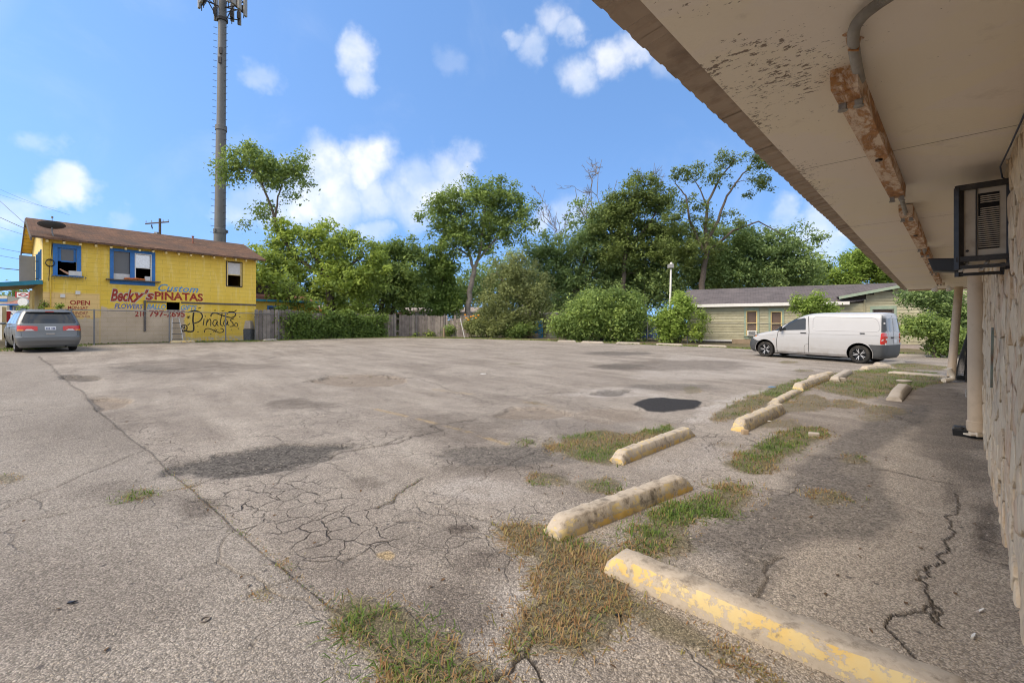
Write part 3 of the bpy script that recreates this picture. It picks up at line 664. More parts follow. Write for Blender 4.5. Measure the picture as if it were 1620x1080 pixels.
def eave_bits():
    # flexible conduit
    z = SOFZ - .035; pts = [HZ(u, v, z) for (u, v) in ((1361, 128), (1356, 108), (1352, 85), (1349, 62), (1352, 42), (1366, 24), (1392, 4), (1430, -20), (1490, -55))]
    path = []
    for i in range(len(pts) - 1):
        for k in range(6): path.append(pts[i].lerp(pts[i + 1], k / 6))
    for _ in range(4): path = [path[0]] + [(path[i - 1] + path[i] * 2 + path[i + 1]) / 4 for i in range(1, len(path) - 1)] + [path[-1]]
    dense = []
    for a, b in zip(path[:-1], path[1:]):
        for k in range(4): dense.append(a.lerp(b, k / 4))
    root = thing('conduit', 'grey ribbed flexible conduit curving across the soffit into the near fixture', 'conduit', pts[0])
    m = MB(); m.tube(dense, [.0165 + (.0022 if i % 2 else -.0016) for i in range(len(dense))], 10); m.build('hose', 'grey_conduit', root, 60)
    m = MB(); q = HZ(1350, 58, SOFZ - .004); m.box(q, (.045, .009, .003), Matrix.Rotation(R(20), 3, 'Z')); m.tube([q + Vector((-.022, 0, -.003)), q + Vector((-.015, 0, -.05)), q + Vector((.015, 0, -.05)), q + Vector((.022, 0, -.003))], .005, 6); m.build('strap', 'rusty_enamel', root)
    # short link pipes between fixtures
    for (a, b, lb) in ((4.5, 5.24, 'short grey pipe joining the first two strip lights'), (7.75, 8.24, 'short grey pipe between the second and third strip lights'), (11.0, 11.34, 'short grey pipe between the last two strip lights')):
        m = MB(); m.tube([MP(a - .03, .585, SOFZ - .05), MP((a + b) / 2, .583, SOFZ - .04), MP(b, .585, SOFZ - .075)], .016, 8); tag(m.build('link_pipe', 'socket_grey', None, 50), lb, 'pipe')
    # bulb at the end
    r = thing('flood_lamp', 'pair of white flood lamps hanging past the last strip light', 'lamp', MP(15.2, .55, SOFZ))
    m = MB(); m.tube([MP(15.2, .55, SOFZ), MP(15.2, .55, SOFZ - .07)], .05, 10); m.build('base_plate', 'cream_pvc', r, 40)
    for dx in (-.12, .12):
        q = MP(15.2, .55 + dx, SOFZ - .15); m = MB(); m.lathe([(.02, .06), (.035, .03), (.065, -.02), (.068, -.05), (.04, -.062), (.0, -.066)], 12, Matrix.Rotation(R(25 if dx > 0 else -25), 3, 'X'), q); m.build('bulb', 'white_bulb', r, 50)
simple('white_bulb', (.8, .78, .74), .2, .5, 0, .03)
eave_bits()

def window_ac():
    s0, s1, t1, z0, z1 = 4.22, 4.84, .255, 1.905, 2.405
    B = Matrix(((WT.x, WN.x, 0), (WT.y, WN.y, 0), (0, 0, 1)))
    def bx(m, sa, sb, ta, tb, za, zb): m.box(MP((sa + sb) / 2, (ta + tb) / 2, (za + zb) / 2), ((sb - sa) / 2, (tb - ta) / 2, (zb - za) / 2), B)
    root = thing('window_air_conditioner', 'old beige window air conditioner in a black steel cage, sticking out of the stone wall', 'air conditioner', MP(4.5, .12, z0))
    m = MB(); bx(m, s0 + .012, s1, .0, t1 - .01, z0 + .05, z1 - .01); m.build('cabinet', 'ac_panel', root, bevel=.004)
    m = MB(); g0, g1 = .070, .165                                            # grille field on the side facing the camera
    bx(m, s0 + .009, s0 + .0118, g0, g1, z0 + .09, z1 - .05); m.build('grille_recess', 'dark_slot', root)
    k = 0
    for i in range(26):
        z = z0 + .10 + i * .0131
        if 19 < i < 22: continue
        m = MB(); bx(m, s0 + .0035, s0 + .0088, g0, g1 - (.0 if i < 16 else .01), z, z + .005); m.build('grille_slat', 'ac_panel', root)
    m = MB(); bx(m, s0 + .006, s0 + .012, g1 + .004, g1 + .012, z0 + .05, z1 - .02); m.build('panel_seam', 'black_metal', root)
    m = MB(); m.tube([MP(s0 + .013, .215, z0 + .085), MP(s0 + .004, .215, z0 + .085)], .008, 8); m.build('screw', 'black_metal', root)
    cage = MB(); f = .017
    for t in (0.018, t1): 
        cage.beam(MP(s0, t, z0 - .035), MP(s0, t, z1 + .005), f * 2, f * 2)
        cage.beam(MP(s1, t, z0 - .035), MP(s1, t, z1 + .005), f * 2, f * 2)
    for z in (z0 + .03, z1):
        cage.beam(MP(s0 - .002, -.02, z), MP(s0 - .002, t1 + .012, z), f * 2, f * 2); cage.beam(MP(s0, t1 + .002, z + .002), MP(s1, t1 + .002, z + .002), f * 2, f * 2)
    cage.beam(MP(s0 - .004, -.02, z0 - .022), MP(s0 - .004, t1, z0 - .022), .03, .022); cage.beam(MP(s1, -.02, z0 - .02), MP(s1, t1, z0 - .02), .03, .022)
    cage.build('cage', 'black_metal', root)
    for t in (.03, .14, .235):
        m = MB(); m.beam(MP(s0 - .02, t + .012, z0 - .05), MP(s0 + .03, t - .02, z0 + .012), .022, .008); m.build('bracket', 'ac_panel' if t > .1 else 'black_metal', root)
    hood = MB(); a = [(s1 - .02, .24), (s1 + .12, .24), (s1 + .12, .40), (s1 - .02, .40)]
    hood.prism([MP(s1 + .05, .24, z0 + .0), MP(s1 + .05, .40, z0 + .02), MP(s1 + .05, .43, z0 + .12), MP(s1 + .05, .24, z0 + .105)], WT * -.07, WT * .07); hood.build('louvre_hood', 'black_plastic', root, bevel=.006)
    # thin blue wire from the soffit
    m = MB(); m.tube([MP(3.3, .02, SOFZ - .005), MP(3.75, .05, SOFZ - .05), MP(4.05, .075, SOFZ - .085), MP(4.2, .06, SOFZ - .12), MP(4.25, .03, z1 + .01)], .0045, 6); tag(m.build('blue_cable', 'blue_wire', None, 60), 'thin dark blue cable looping from the soffit to the air conditioner', 'cable')
window_ac()

def posts():
    p = G(1546, 693); r = .094
    root = thing('downpipe', 'thick beige painted pipe standing against the stone wall above the black box', 'pipe', p)
    m = MB(); zb = p.z + .14; m.lathe([(r, zb), (r, SOFZ - .002)], 22, None, (p.x, p.y, 0)); m.build('shaft', 'beige_paint', root, 30)
    m = MB(); m.lathe([(r + .002, zb - .05), (r + .012, zb - .04), (r + .012, zb + .08), (r + .002, zb + .09)], 22, None, (p.x, p.y, 0)); m.build('collar', 'beige_paint', root, 30)
    m = MB(); m.box((p.x, p.y, zb - .075), (.085, .085, .03)); m.box(Vector((p.x, p.y, zb - .085)) + Vector((-.10, -.02, 0)), (.06, .05, .010)); m.build('foot', 'cream_pvc', root, bevel=.006)
    q = MP(ST(p)[0] - .25, .06, 0); m = MB(); m.beam(MP(7.75, .10, 2.12), MP(7.75, .10, SOFZ - .002), .18, .15); tag(m.build('junction_box', 'beige_paint', None, bevel=.006), 'small beige box fixed high on the stone wall under the air conditioner', 'box')
    def bait(name, c, k, lb):
        r_ = thing('bait_box', lb, 'bait box', c); B = Matrix(((WN.x, WT.x, 0), (WN.y, WT.y, 0), (0, 0, 1)))
        m = MB(); m.box(c + Vector((0, 0, .045 * k)), (.155 * k, .095 * k, .05 * k), B, 1.05); m.build('tray', 'black_plastic', r_, bevel=.01)
        m = MB(); m.box(c + Vector((0, 0, .108 * k)), (.16 * k, .10 * k, .013 * k), B, .9); m.build('lid', 'black_plastic', r_, bevel=.006)
        for s in (-.07, .07): m = MB(); m.box(c + B @ Vector((s * k, -.1 * k, .125 * k)), (.012, .02, .012), B); m.build('latch', 'black_metal', r_)
    c = G(1533, 690); bait('a', c, 1.0, 'black plastic bait box at the foot of the thick beige pipe')
    c = G(1526, 601); bait('b', c, .95, 'farther black plastic bait box behind the thick beige pipe')
    a = G(1503, 600); b = Vector((0, 0, 0)); top = HZ(1517, 454, SOFZ - .003)
    base = G(1504, 604); top = Vector((top.x, top.y, SOFZ - .003))
    root = thing('leaning_post', 'thin beige post leaning under the far end of the eave', 'post', base)
    m = MB(); m.tube([base + (top - base) * .05, top], .088, 18); m.build('shaft', 'beige_paint', root, 40)
    m = MB(); e0 = base + Vector((-.03, -.06, .22)); m.tube([e0 + Vector((-.06, 0, .14)), e0 + Vector((-.03, 0, .04)), e0 + Vector((.02, 0, -.03)), e0 + Vector((.0, -.02, -.13)), e0 + Vector((-.12, -.03, -.16)), e0 + Vector((-.26, -.05, -.17))], [.05, .055, .06, .062, .06, .064], 12); m.build('drain_elbow', 'cream_pvc', root, 50)
    # sagging insect screen and its frame near the far door
    f0 = G(1528, 604); f1 = f0 + WT * .75 + WN * .02; hh = 2.0
    root = thing('insect_screen', 'torn dark insect screen in a frame leaning by the far door', 'screen', f0)
    m = MB(); A_ = [f0, f0 + Vector((0, 0, hh)) - WN * .12, f1 + Vector((0, 0, hh)) - WN * .12, f1]
    for i in range(4): m.beam(A_[i], A_[(i + 1) % 4], .05, .035)
    m.build('frame', 'black_metal', root)
    m = MB(); n = 40
    for i in range(n + 1):
        k = i / n; bl = .25 * math.sin(k * 3.1)
        p0 = A_[0].lerp(A_[3], k); p1 = A_[1].lerp(A_[2], k); m.tube([p0 + WN * bl * .9, p0.lerp(p1, .3) + WN * bl * .6, p0.lerp(p1, .7) + WN * .02, p1], .0035, 3, False)
        l0 = A_[0].lerp(A_[1], k); l1 = A_[3].lerp(A_[2], k); bb = .25 * max(0, 1 - k * 1.2); m.tube([l0, l0.lerp(l1, .5) + WN * bb, l1], .0035, 3, False)
    m.build('mesh', 'black_metal', root)
    s_, z_ = 0, 0
    vp = VPlane(MP(0, 0, 0), MP(10, 0, 0)); a = vp.sz(1594, 520); b = vp.sz(1589, 612)
    m = MB(); m.beam(vp.pt(a[0], a[1], .075), vp.pt(b[0], b[1], .07), .035, .014, WN); tag(m.build('trim_strip', 'wood_strip'), 'narrow weathered green strip fixed upright to the stone wall', 'strip')
    st = G(1529, 628); m = MB(); m.tube([st, st + Vector((0, 0, .16))], .02, 8); m.tube([st + Vector((0, 0, .15)), st + Vector((.08, .0, .155))], .016, 8); tag(m.build('pipe_stub', 'socket_grey', None, 50), 'short grey pipe stub sticking out of the walkway', 'pipe')
posts()
# ------------------------------------------------------------------ vehicles: bodies lofted from horizontal slices
def vehicle_materials():
    t = NT('van_paint', .32, .5); t.b.inputs['Coat Weight'].default_value = .35; t.b.inputs['Coat Roughness'].default_value = .12
    d = t.rng(t.noise(1.4, 5), .35, .75, 0, .35); sz = t.n('ShaderNodeSeparateXYZ'); t.L.new(t.co, sz.inputs[0]); low = t.math('MULTIPLY', t.rng(sz.outputs[2], .85, .25), t.rng(t.noise(5, 5), .35, .7)); t.col(t.mix(t.math('MULTIPLY', low, .7), t.mix(d, (.44, .44, .445), (.37, .365, .36)), (.27, .235, .195)))
    t = NT('silver_paint', .36, .5, .45); t.b.inputs['Coat Weight'].default_value = .3; t.b.inputs['Coat Roughness'].default_value = .15
    t.col(t.mix(t.rng(t.noise(1.5, 5), .35, .75, 0, .5), (.17, .18, .185), (.145, .145, .14)))
    simple('grey_plastic', (.060, .064, .068), .6, .4, 0, .12, 5)
    simple('tyre', (.028, .027, .026), .85, .2, 0, .25, 12, 0, (.11, .095, .08), .5, 6)
    simple('black_rim', (.012, .012, .013), .3, .5, .2, .1, 8); simple('silver_rim', (.42, .42, .43), .35, .5, .7, .1, 8)
    simple('rim_lip', (.55, .55, .56), .35, .5, .3, .1, 8)
    t = NT('tinted_glass', .06, .6); t.col((.020, .023, .025)); t.b.inputs['Coat Weight'].default_value = .5
    t = NT('clear_glass', .05, .6); t.col((.05, .06, .065)); t.b.inputs['Coat Weight'].default_value = .5
    t = NT('red_lens', .12, .6); t.col((.55, .018, .012)); t.b.inputs['Coat Weight'].default_value = .5
    t = NT('clear_lens', .12, .6); t.col((.62, .60, .58)); t = NT('amber_lens', .15, .6); t.col((.75, .25, .05)); t = NT('smoke_lens', .1, .6); t.col((.10, .105, .11))
    simple('seam', (.05, .05, .05), .7, .2); simple('plate_white', (.62, .63, .66), .5, .4, 0, .04, 10); simple('plate_ink', (.03, .05, .16), .6, .3)
    simple('wheel_well', (.012, .012, .012), .9, .1); simple('chrome', (.6, .6, .6), .2, .5, .9, .05)
vehicle_materials()

class Body:
    def __init__(s, tab, M, nf=2.6, nr=3.6):
        # tab rows: z, xfront, xrear, half width, front rounding, rear rounding
        s.t = np.array(tab, float); s.M = M; s.nf = nf; s.nr = nr
    def p(s, z): return [np.interp(z, s.t[:, 0], s.t[:, i]) for i in range(1, 6)]
    def side(s, x, z):
        xf, xr, W, af, ar = s.p(z)
        if x < xf + af: return W * max(0, 1 - (max(0, xf + af - x) / af) ** s.nf) ** (1 / s.nf)
        if x > xr - ar: return W * max(0, 1 - (max(0, x - xr + ar) / ar) ** s.nr) ** (1 / s.nr)
        return W
    def rear(s, y, z):
        xf, xr, W, af, ar = s.p(z); k = min(1, abs(y) / W); return xr - ar + ar * (1 - k ** s.nr) ** (1 / s.nr)
    def front(s, y, z):
        xf, xr, W, af, ar = s.p(z); k = min(1, abs(y) / W); return xf + af - af * (1 - k ** s.nf) ** (1 / s.nf)
    def outline(s, z, off=0):
        xf, xr, W, af, ar = s.p(z); pts = []
        for i in range(13):
            a = math.pi / 2 * i / 12; c, n = math.cos(a), math.sin(a)
            pts.append((xf + af - af * c ** (2 / s.nf), W * n ** (2 / s.nf)))
        for i in range(1, 24): pts.append((xf + af + (xr - ar - xf - af) * i / 24, W))
        for i in range(11):
            a = math.pi / 2 * i / 10; c, n = math.cos(a), math.sin(a); pts.append((xr - ar + ar * n ** (2 / s.nr), W * c ** (2 / s.nr)))
        pts = pts + [(x, -y) for x, y in pts[-2:0:-1]]
        return pts
    def shell(s, nz=40):
        zs = np.unique(np.concatenate([np.linspace(s.t[0, 0], s.t[-1, 0], nz), s.t[:, 0]]))
        rings = [[Vector((x, y, z)) for x, y in s.outline(z)] for z in zs]; n = len(rings[0]); m = MB(s.M)
        fs = [(i * n + j, i * n + (j + 1) % n, (i + 1) * n + (j + 1) % n, (i + 1) * n + j) for i in range(len(rings) - 1) for j in range(n)]
        fs += [tuple(range(n - 1, -1, -1)), tuple(range((len(rings) - 1) * n, len(rings) * n))]
        m.add([p for r in rings for p in r], fs); return m
    # a patch laid over the body: polygon given in (a, z); kind picks the surface
    def patch(s, poly, kind='side', sgn=1, off=.004, n=12, m=None, thick=.012):
        m = m or MB(s.M); zs = [p[1] for p in poly]; z0, z1 = min(zs), max(zs); rows = []; inner = []
        for i in range(n + 1):
            z = z0 + (z1 - z0) * i / n; zz = min(max(z, z0 + 1e-5), z1 - 1e-5); xs = []
            for a, b in zip(poly, poly[1:] + poly[:1]):
                if (a[1] - zz) * (b[1] - zz) <= 0 and abs(a[1] - b[1]) > 1e-9: xs.append(a[0] + (b[0] - a[0]) * (zz - a[1]) / (b[1] - a[1]))
            lo, hi = min(xs), max(xs); r0 = []; r1 = []
            for j in range(n + 1):
                a = lo + (hi - lo) * j / n
                if kind == 'side': y = s.side(a, z); r0.append(Vector((a, sgn * (y + off), z))); r1.append(Vector((a, sgn * (y - thick), z)))
                elif kind == 'rear': x = s.rear(a, z); r0.append(Vector((x + off, a, z))); r1.append(Vector((x - thick, a, z)))
                else: x = s.front(a, z); r0.append(Vector((x - off, a, z))); r1.append(Vector((x + thick, a, z)))
            rows.append(r0); inner.append(r1)
        m.grid(rows)
        edge = [r for r in rows[0]] + [r[-1] for r in rows[1:]] + rows[-1][-2::-1] + [r[0] for r in rows[-2:0:-1]]
        ine = [r for r in inner[0]] + [r[-1] for r in inner[1:]] + inner[-1][-2::-1] + [r[0] for r in inner[-2:0:-1]]
        k = len(edge); m.add(edge + ine, [(i, (i + 1) % k, k + (i + 1) % k, k + i) for i in range(k)]); return m
    def line(s, pts, kind='side', sgn=1, w=.004, off=.0015):
        m = MB(s.M); q = []
        for a, b in zip(pts[:-1], pts[1:]):
            for i in range(8): q.append((a[0] + (b[0] - a[0]) * i / 8, a[1] + (b[1] - a[1]) * i / 8))
        q.append(pts[-1])
        P = [Vector((a, sgn * (s.side(a, z) + off), z)) if kind == 'side' else Vector((s.rear(a, z) + off, a, z)) for a, z in q]
        m.tube(P, w, 5); return m
def rounded(poly, r=.05, n=3):
    out = []; k = len(poly)
    for i in range(k):
        p = Vector(poly[i]); a = Vector(poly[i - 1]); b = Vector(poly[(i + 1) % k])
        da = (a - p); db = (b - p); ra = min(r, da.length * .45); rb = min(r, db.length * .45); A = p + da.normalized() * ra; B = p + db.normalized() * rb
        for j in range(n + 1): t = j / n; q = A * (1 - t) ** 2 + p * 2 * t * (1 - t) + B * t ** 2; out.append((q.x, q.y))
    return out
def cut_arches(o, M, wheels, r, depth, W):
    for (x, z, sg) in wheels:
        m = MB(M); m.lathe([(r, -depth / 2), (r, depth / 2)], 40, Matrix.Rotation(R(90), 3, 'X'), (x, sg * (W - depth / 2 + .12), z))
        c = m.build('cutter', 'wheel_well'); md = o.modifiers.new('b', 'BOOLEAN'); md.object = c; md.operation = 'DIFFERENCE'; md.solver = 'EXACT'
        dg = bpy.context.evaluated_depsgraph_get(); me = bpy.data.meshes.new_from_object(o.evaluated_get(dg)); o.modifiers.clear(); o.data = me; bpy.data.objects.remove(c)
def wheel(root, M, x, y, z, r, w, sg, rim_mat, spokes=10, twin=True):
    RX = Matrix.Rotation(R(-90 * sg), 3, 'X')                                   # local z -> outward
    ri = r * .66
    m = MB(M); m.lathe([(ri, -w / 2), (r * .93, -w / 2), (r * .985, -w / 2 + .02), (r, -w / 4), (r, w / 4), (r * .985, w / 2 - .02), (r * .93, w / 2), (ri + .012, w / 2 + .002), (ri, w / 2 - .012), (ri, -w / 2)], 36, RX, (x, y, z), False); wl = m.build('wheel', 'tyre', root, 30)
    m = MB(M); m.lathe([(ri + .004, w / 2 - .006), (ri - .012, w / 2 - .002), (ri - .02, w / 2 - .03), (ri * .94, 0), (.0, -.01)], 30, RX, (x, y, z), False); m.build('rim', rim_mat, wl, 30)
    m = MB(M); m.lathe([(.0, w / 2 - .022), (.035, w / 2 - .024), (.05, w / 2 - .04), (.055, 0)], 14, RX, (x, y, z)); m.build('hub', rim_mat, wl, 30)
    for k in range(spokes):
        a = 2 * math.pi * k / spokes; m = MB(M)
        for da in ((-.12, .12) if twin else (0,)):
            p0 = Vector((math.cos(a) * .04, math.sin(a) * .04, w / 2 - .035)); p1 = Vector((math.cos(a + da * 1.4) * (ri - .014), math.sin(a + da * 1.4) * (ri - .014), w / 2 - .018))
            m.beam(RX @ p0 + Vector((x, y, z)), RX @ p1 + Vector((x, y, z)), .018 if twin else .05, .016, RX @ Vector((0, 0, 1)))
        m.build('spoke', rim_mat if not (twin and k % 2) else 'rim_lip', wl)
    return wl

def frame_M(p_rear, p_front, xr, xf):
    """matrix taking (x back, y left, z up) with ground points under the rear and front wheels on one side's axis line"""
    d = Vector((p_rear[0] - p_front[0], p_rear[1] - p_front[1], p_rear[2] - p_front[2])); X = d.normalized(); Z = Vector((-GX, -GY, 1)).normalized(); Y = Z.cross(X).normalized(); Z = X.cross(Y)
    return X, Y, Z

def cargo_van():
    # x runs from nose to tail, y to the right of travel is negative; the camera sees its left flank
    pr = G(1361, 574.5); pf = G(1212.5, 564); X, Y, Z = frame_M(pr, pf, 0, 0); TW = .80
    # left wheels touch at pf / pr; the flank facing the camera must be outward
    out = Y if Y.dot(-pr) > 0 else -Y
    wb = (pr - pf).length; k = wb / 3.43
    o = pf - X * (.90 * k) - out * (TW * k)
    M = Matrix(((X.x * k, out.x * k, Z.x * k, o.x), (X.y * k, out.y * k, Z.y * k, o.y), (X.z * k, out.z * k, Z.z * k, o.z), (0, 0, 0, 1)))
    root = thing('cargo_van', 'white long cargo van with black wheels parked in front of the green house', 'van', pf.lerp(pr, .5))
    tab = [(.21, .16, 5.22, .86, .50, .22), (.30, .05, 5.33, .915, .52, .22), (.50, .0, 5.37, .945, .56, .22), (.66, .02, 5.37, .952, .62, .2), (.80, .07, 5.36, .958, .70, .18), (.90, .15, 5.355, .958, .74, .17), (.97, .27, 5.35, .955, .74, .16),
           (1.03, .46, 5.35, .95, .66, .15), (1.09, .74, 5.345, .945, .56, .15), (1.14, 1.02, 5.34, .938, .46, .15), (1.20, 1.16, 5.335, .928, .42, .15), (1.40, 1.47, 5.30, .892, .40, .15), (1.60, 1.80, 5.265, .855, .42, .15), (1.72, 2.02, 5.24, .828, .46, .15), (1.80, 2.21, 5.215, .795, .5, .16), (1.85, 2.38, 5.19, .75, .55, .2), (1.885, 2.58, 5.14, .67, .6, .25), (1.905, 2.85, 5.02, .52, .6, .35), (1.912, 3.2, 4.8, .3, .5, .5)]
    RXs = lambda x: x if x < 4.75 else 4.75 + (x - 4.75) * .56
    tab = [(a, b_, RXs(c_), e_, f_, g_) for (a, b_, c_, e_, f_, g_) in tab]
    B = Body(tab, M); wz_, wr = .335, .335
    shell = B.shell(46).build('body', ['van_paint', 'wheel_well'], root)
    cut_arches(shell, M, [(.90, .36, 1), (4.33, .36, 1), (.90, .36, -1), (4.33, .36, -1)], .405, .50, .93); shade(shell, 32)
    for sg in (1, -1):
        for x in (.90, 4.33): wheel(root, M, x, sg * .815, wz_, wr, .225, sg, 'black_rim', 10)
    # flared arch lips
    for sg in (1, -1):
        for x in (.90, 4.33):
            m = MB(M); P = []
            for i in range(25):
                a = R(-8) + (math.pi + R(16)) * i / 24; xx = x + .412 * math.cos(a); zz = .36 + .412 * math.sin(a); P.append(Vector((xx, sg * (B.side(xx, max(.22, zz)) + .002), zz)))
            m.tube(P, .006, 6); m.build('arch_lip', 'grey_plastic' if False else 'van_paint', root, 60)
    # grey bumpers wrapping round
    def wrap_front(z0, z1, lim, n=12):
        m = MB(M); rows = []
        for i in range(n + 1):
            z = z0 + (z1 - z0) * i / n; xl = lim(z); xf, xr, W, af, ar = B.p(z); r = []
            for j in range(31):
                a = -math.pi / 2 + math.pi * j / 30; nn = B.nf; c, s_ = math.cos(a), math.sin(a)
                x = xf + af - af * max(c, 0) ** (2 / nn); y = W * math.copysign(abs(s_) ** (2 / nn), s_)
                if x > xl: x = xl; y = math.copysign(B.side(xl, z), s_)
                d = Vector((x - (xf + af), y, 0)); d.normalize(); r.append(Vector((x, y, z)) + d * .012)
            rows.append(r)
        m.grid(rows); return m
    arch = lambda z: .90 - math.sqrt(max(.0, .418 ** 2 - (z - .36) ** 2)) - .008
    m = wrap_front(.215, .70, lambda z: min(arch(z), .70 - .0 * z)); m.build('front_bumper', 'grey_plastic', root, 50)
    m = wrap_front(.70, .84, lambda z: .58 - (z - .70) * 2.6, 6); m.build('grille', 'grey_plastic', root, 50)
    rows = []; m = MB(M)
    for i in range(11):
        z = .215 + .50 * i / 10; xf, xr, W, af, ar = B.p(z); xl = 4.33 + math.sqrt(max(0, .418 ** 2 - (z - .36) ** 2)) + .01 + (max(0, z - .62) * .6); r = []
        pts = [(xl + (xr - ar - xl) * q / 8, W) for q in range(8)]
        for j in range(9): a = math.pi / 2 * j / 8; pts.append((xr - ar + ar * math.sin(a) ** (2 / B.nr), W * math.cos(a) ** (2 / B.nr)))
        pts = pts + [(x, -y) for x, y in pts[-2::-1]]
        for x, y in pts:
            d = Vector((max(0, x - (xr - ar)) / ar, y / W, 0)); d.normalize(); r.append(Vector((x, y, z)) + d * .016)
        rows.append(r)
    m.grid(rows); m.build('rear_bumper', 'grey_plastic', root, 50)
    for sg in (1, -1):
        P = lambda poly, **kw: B.patch([(RXs(a), b_) for a, b_ in poly], 'side', sg, **kw)
        wn = rounded([(1.52, 1.165), (2.50, 1.185), (2.46, 1.70), (2.06, 1.68), (1.90, 1.60)], .05); P(wn, off=.003).build('door_glass', 'tinted_glass', root, 60)
        P([(1.10, 1.135), (1.46, 1.155), (1.47, 1.40), (1.44, 1.40)], off=.003).build('quarter_glass', 'tinted_glass', root, 60)
        P(rounded([(.20, .80), (.50, .905), (.62, .955), (.30, .94)], .03), off=.006).build('headlight', 'smoke_lens', root, 60)
        P([(.42, .865), (.50, .885), (.53, .925), (.45, .915)], off=.010).build('turn_signal', 'amber_lens', root, 60)
        B.line([(1.40, .25), (1.38, .72), (1.44, 1.12), (1.50, 1.17)], 'side', sg, .010).build('door_seam', 'seam', root)
        B.line([(2.62, .25), (2.63, 1.1), (2.55, 1.76)], 'side', sg, .011).build('door_seam', 'seam', root)
        B.line([(2.45, .25), (2.46, .52), (2.50, .62), (2.62, .64)], 'side', sg, .005).build('filler_seam', 'seam', root)
        B.line([(1.40, .25), (2.62, .25)], 'side', sg, .005).build('door_seam', 'seam', root)
        B.line(rounded([(2.76, 1.20), (4.95, 1.20), (4.90, 1.52), (4.78, 1.70), (2.73, 1.74)], .14, 5) + [rounded([(2.76, 1.20), (4.95, 1.20), (4.90, 1.52), (4.78, 1.70), (2.73, 1.74)], .14, 5)[0]], 'side', sg, .016, -.006).build('panel_crease', 'van_paint', root, 60)
        B.line([(.62, .90), (1.6, 1.03), (3.2, 1.06), (4.92, 1.06)], 'side', sg, .02, -.010).build('belt_crease', 'van_paint', root, 60)
        B.line([(1.35, .40), (3.8, .40)], 'side', sg, .010, -.006).build('sill_crease', 'van_paint', root, 60)
        m = MB(M); m.box((2.42, sg * (B.side(2.42, 1.08) + .016), 1.085), (.105, .014, .017)); m.build('door_handle', 'black_plastic', root, bevel=.006)
        if sg == 1:
            m = MB(M); m.box((4.42, sg * (B.side(4.42, 1.1) + .014), 1.125), (.075, .012, .018)); m.build('side_handle', 'black_plastic', root, bevel=.006)
        m = MB(M); m.lathe([(.017, 0), (.017, .006), (.0, .008)], 10, Matrix.Rotation(R(-90 * sg), 3, 'X'), (1.28, sg * B.side(1.28, .78), .78)); m.build('side_marker', 'amber_lens', root)
        m = MB(M); y = B.side(1.62, 1.2); m.lathe([(.0, -.11), (.06, -.10), (.09, -.03), (.095, .04), (.07, .10), (.0, .115)], 12, Matrix.Scale(.62, 3, (1, 0, 0)), (1.60, sg * (y + .15), 1.235)); m.beam((1.62, sg * (y - .01), 1.19), (1.61, sg * (y + .10), 1.21), .05, .05); m.build('door_mirror', 'black_plastic', root, 50)
        P(rounded([(5.13, .74), (5.335, .74), (5.335, 1.16), (5.17, 1.16)], .04), off=.006).build('tail_light', 'red_lens', root, 60)
        P([(5.19, .86), (5.335, .89), (5.335, .95), (5.22, .92)], off=.010).build('reverse_lens', 'clear_lens', root, 60)
        P([(5.17, 1.18), (5.335, 1.18), (5.235, 1.74), (5.10, 1.80)], off=.002).build('rear_pillar', 'grey_plastic', root, 60)
        R_ = lambda poly, **kw: B.patch(poly, 'rear', 1, **kw)
        R_(rounded([(sg * .06, 1.20), (sg * .66, 1.20), (sg * .60, 1.70), (sg * .06, 1.72)], .05), off=.003).build('rear_glass', 'tinted_glass', root, 60)
        R_(rounded([(sg * .74, .74), (sg * .88, .74), (sg * .87, 1.16), (sg * .74, 1.16)], .03), off=.006).build('tail_light', 'red_lens', root, 60)
        for z in (.75, 1.5): m = MB(M); m.box((B.rear(sg * .76, z) + .015, sg * .77, z), (.02, .035, .035)); m.build('door_hinge', 'van_paint', root, bevel=.008)
    B.line([(0, .72), (0, 1.80)], 'rear', 1, .005).build('door_seam', 'seam', root)
    m = MB(M); m.box((B.rear(.12, 1.0) + .02, .16, .98), (.02, .09, .03)); m.build('rear_handle', 'black_plastic', root, bevel=.008)
    B.patch(rounded([(-.30, .78), (-.02, .78), (-.02, .90), (-.30, .90)], .01), 'rear', 1, .008).build('number_plate', 'plate_white', root)
    # windscreen follows the raked front
    m = MB(M); rows = []
    for i in range(13):
        z = 1.16 + .60 * i / 12; xf, xr, W, af, ar = B.p(z); rows.append([Vector((B.front(W * .9 * (j / 12 * 2 - 1), z) - .004, W * .9 * (j / 12 * 2 - 1), z + .004)) for j in range(13)])
    m.grid(rows); m.build('windscreen', 'tinted_glass', root, 60)
    m = MB(M); m.box((2.6, 0, .205), (1.9, .70, .04)); m.box((2.9, .1, .17), (.6, .25, .05)); m.build('underbody', 'wheel_well', root)
cargo_van()

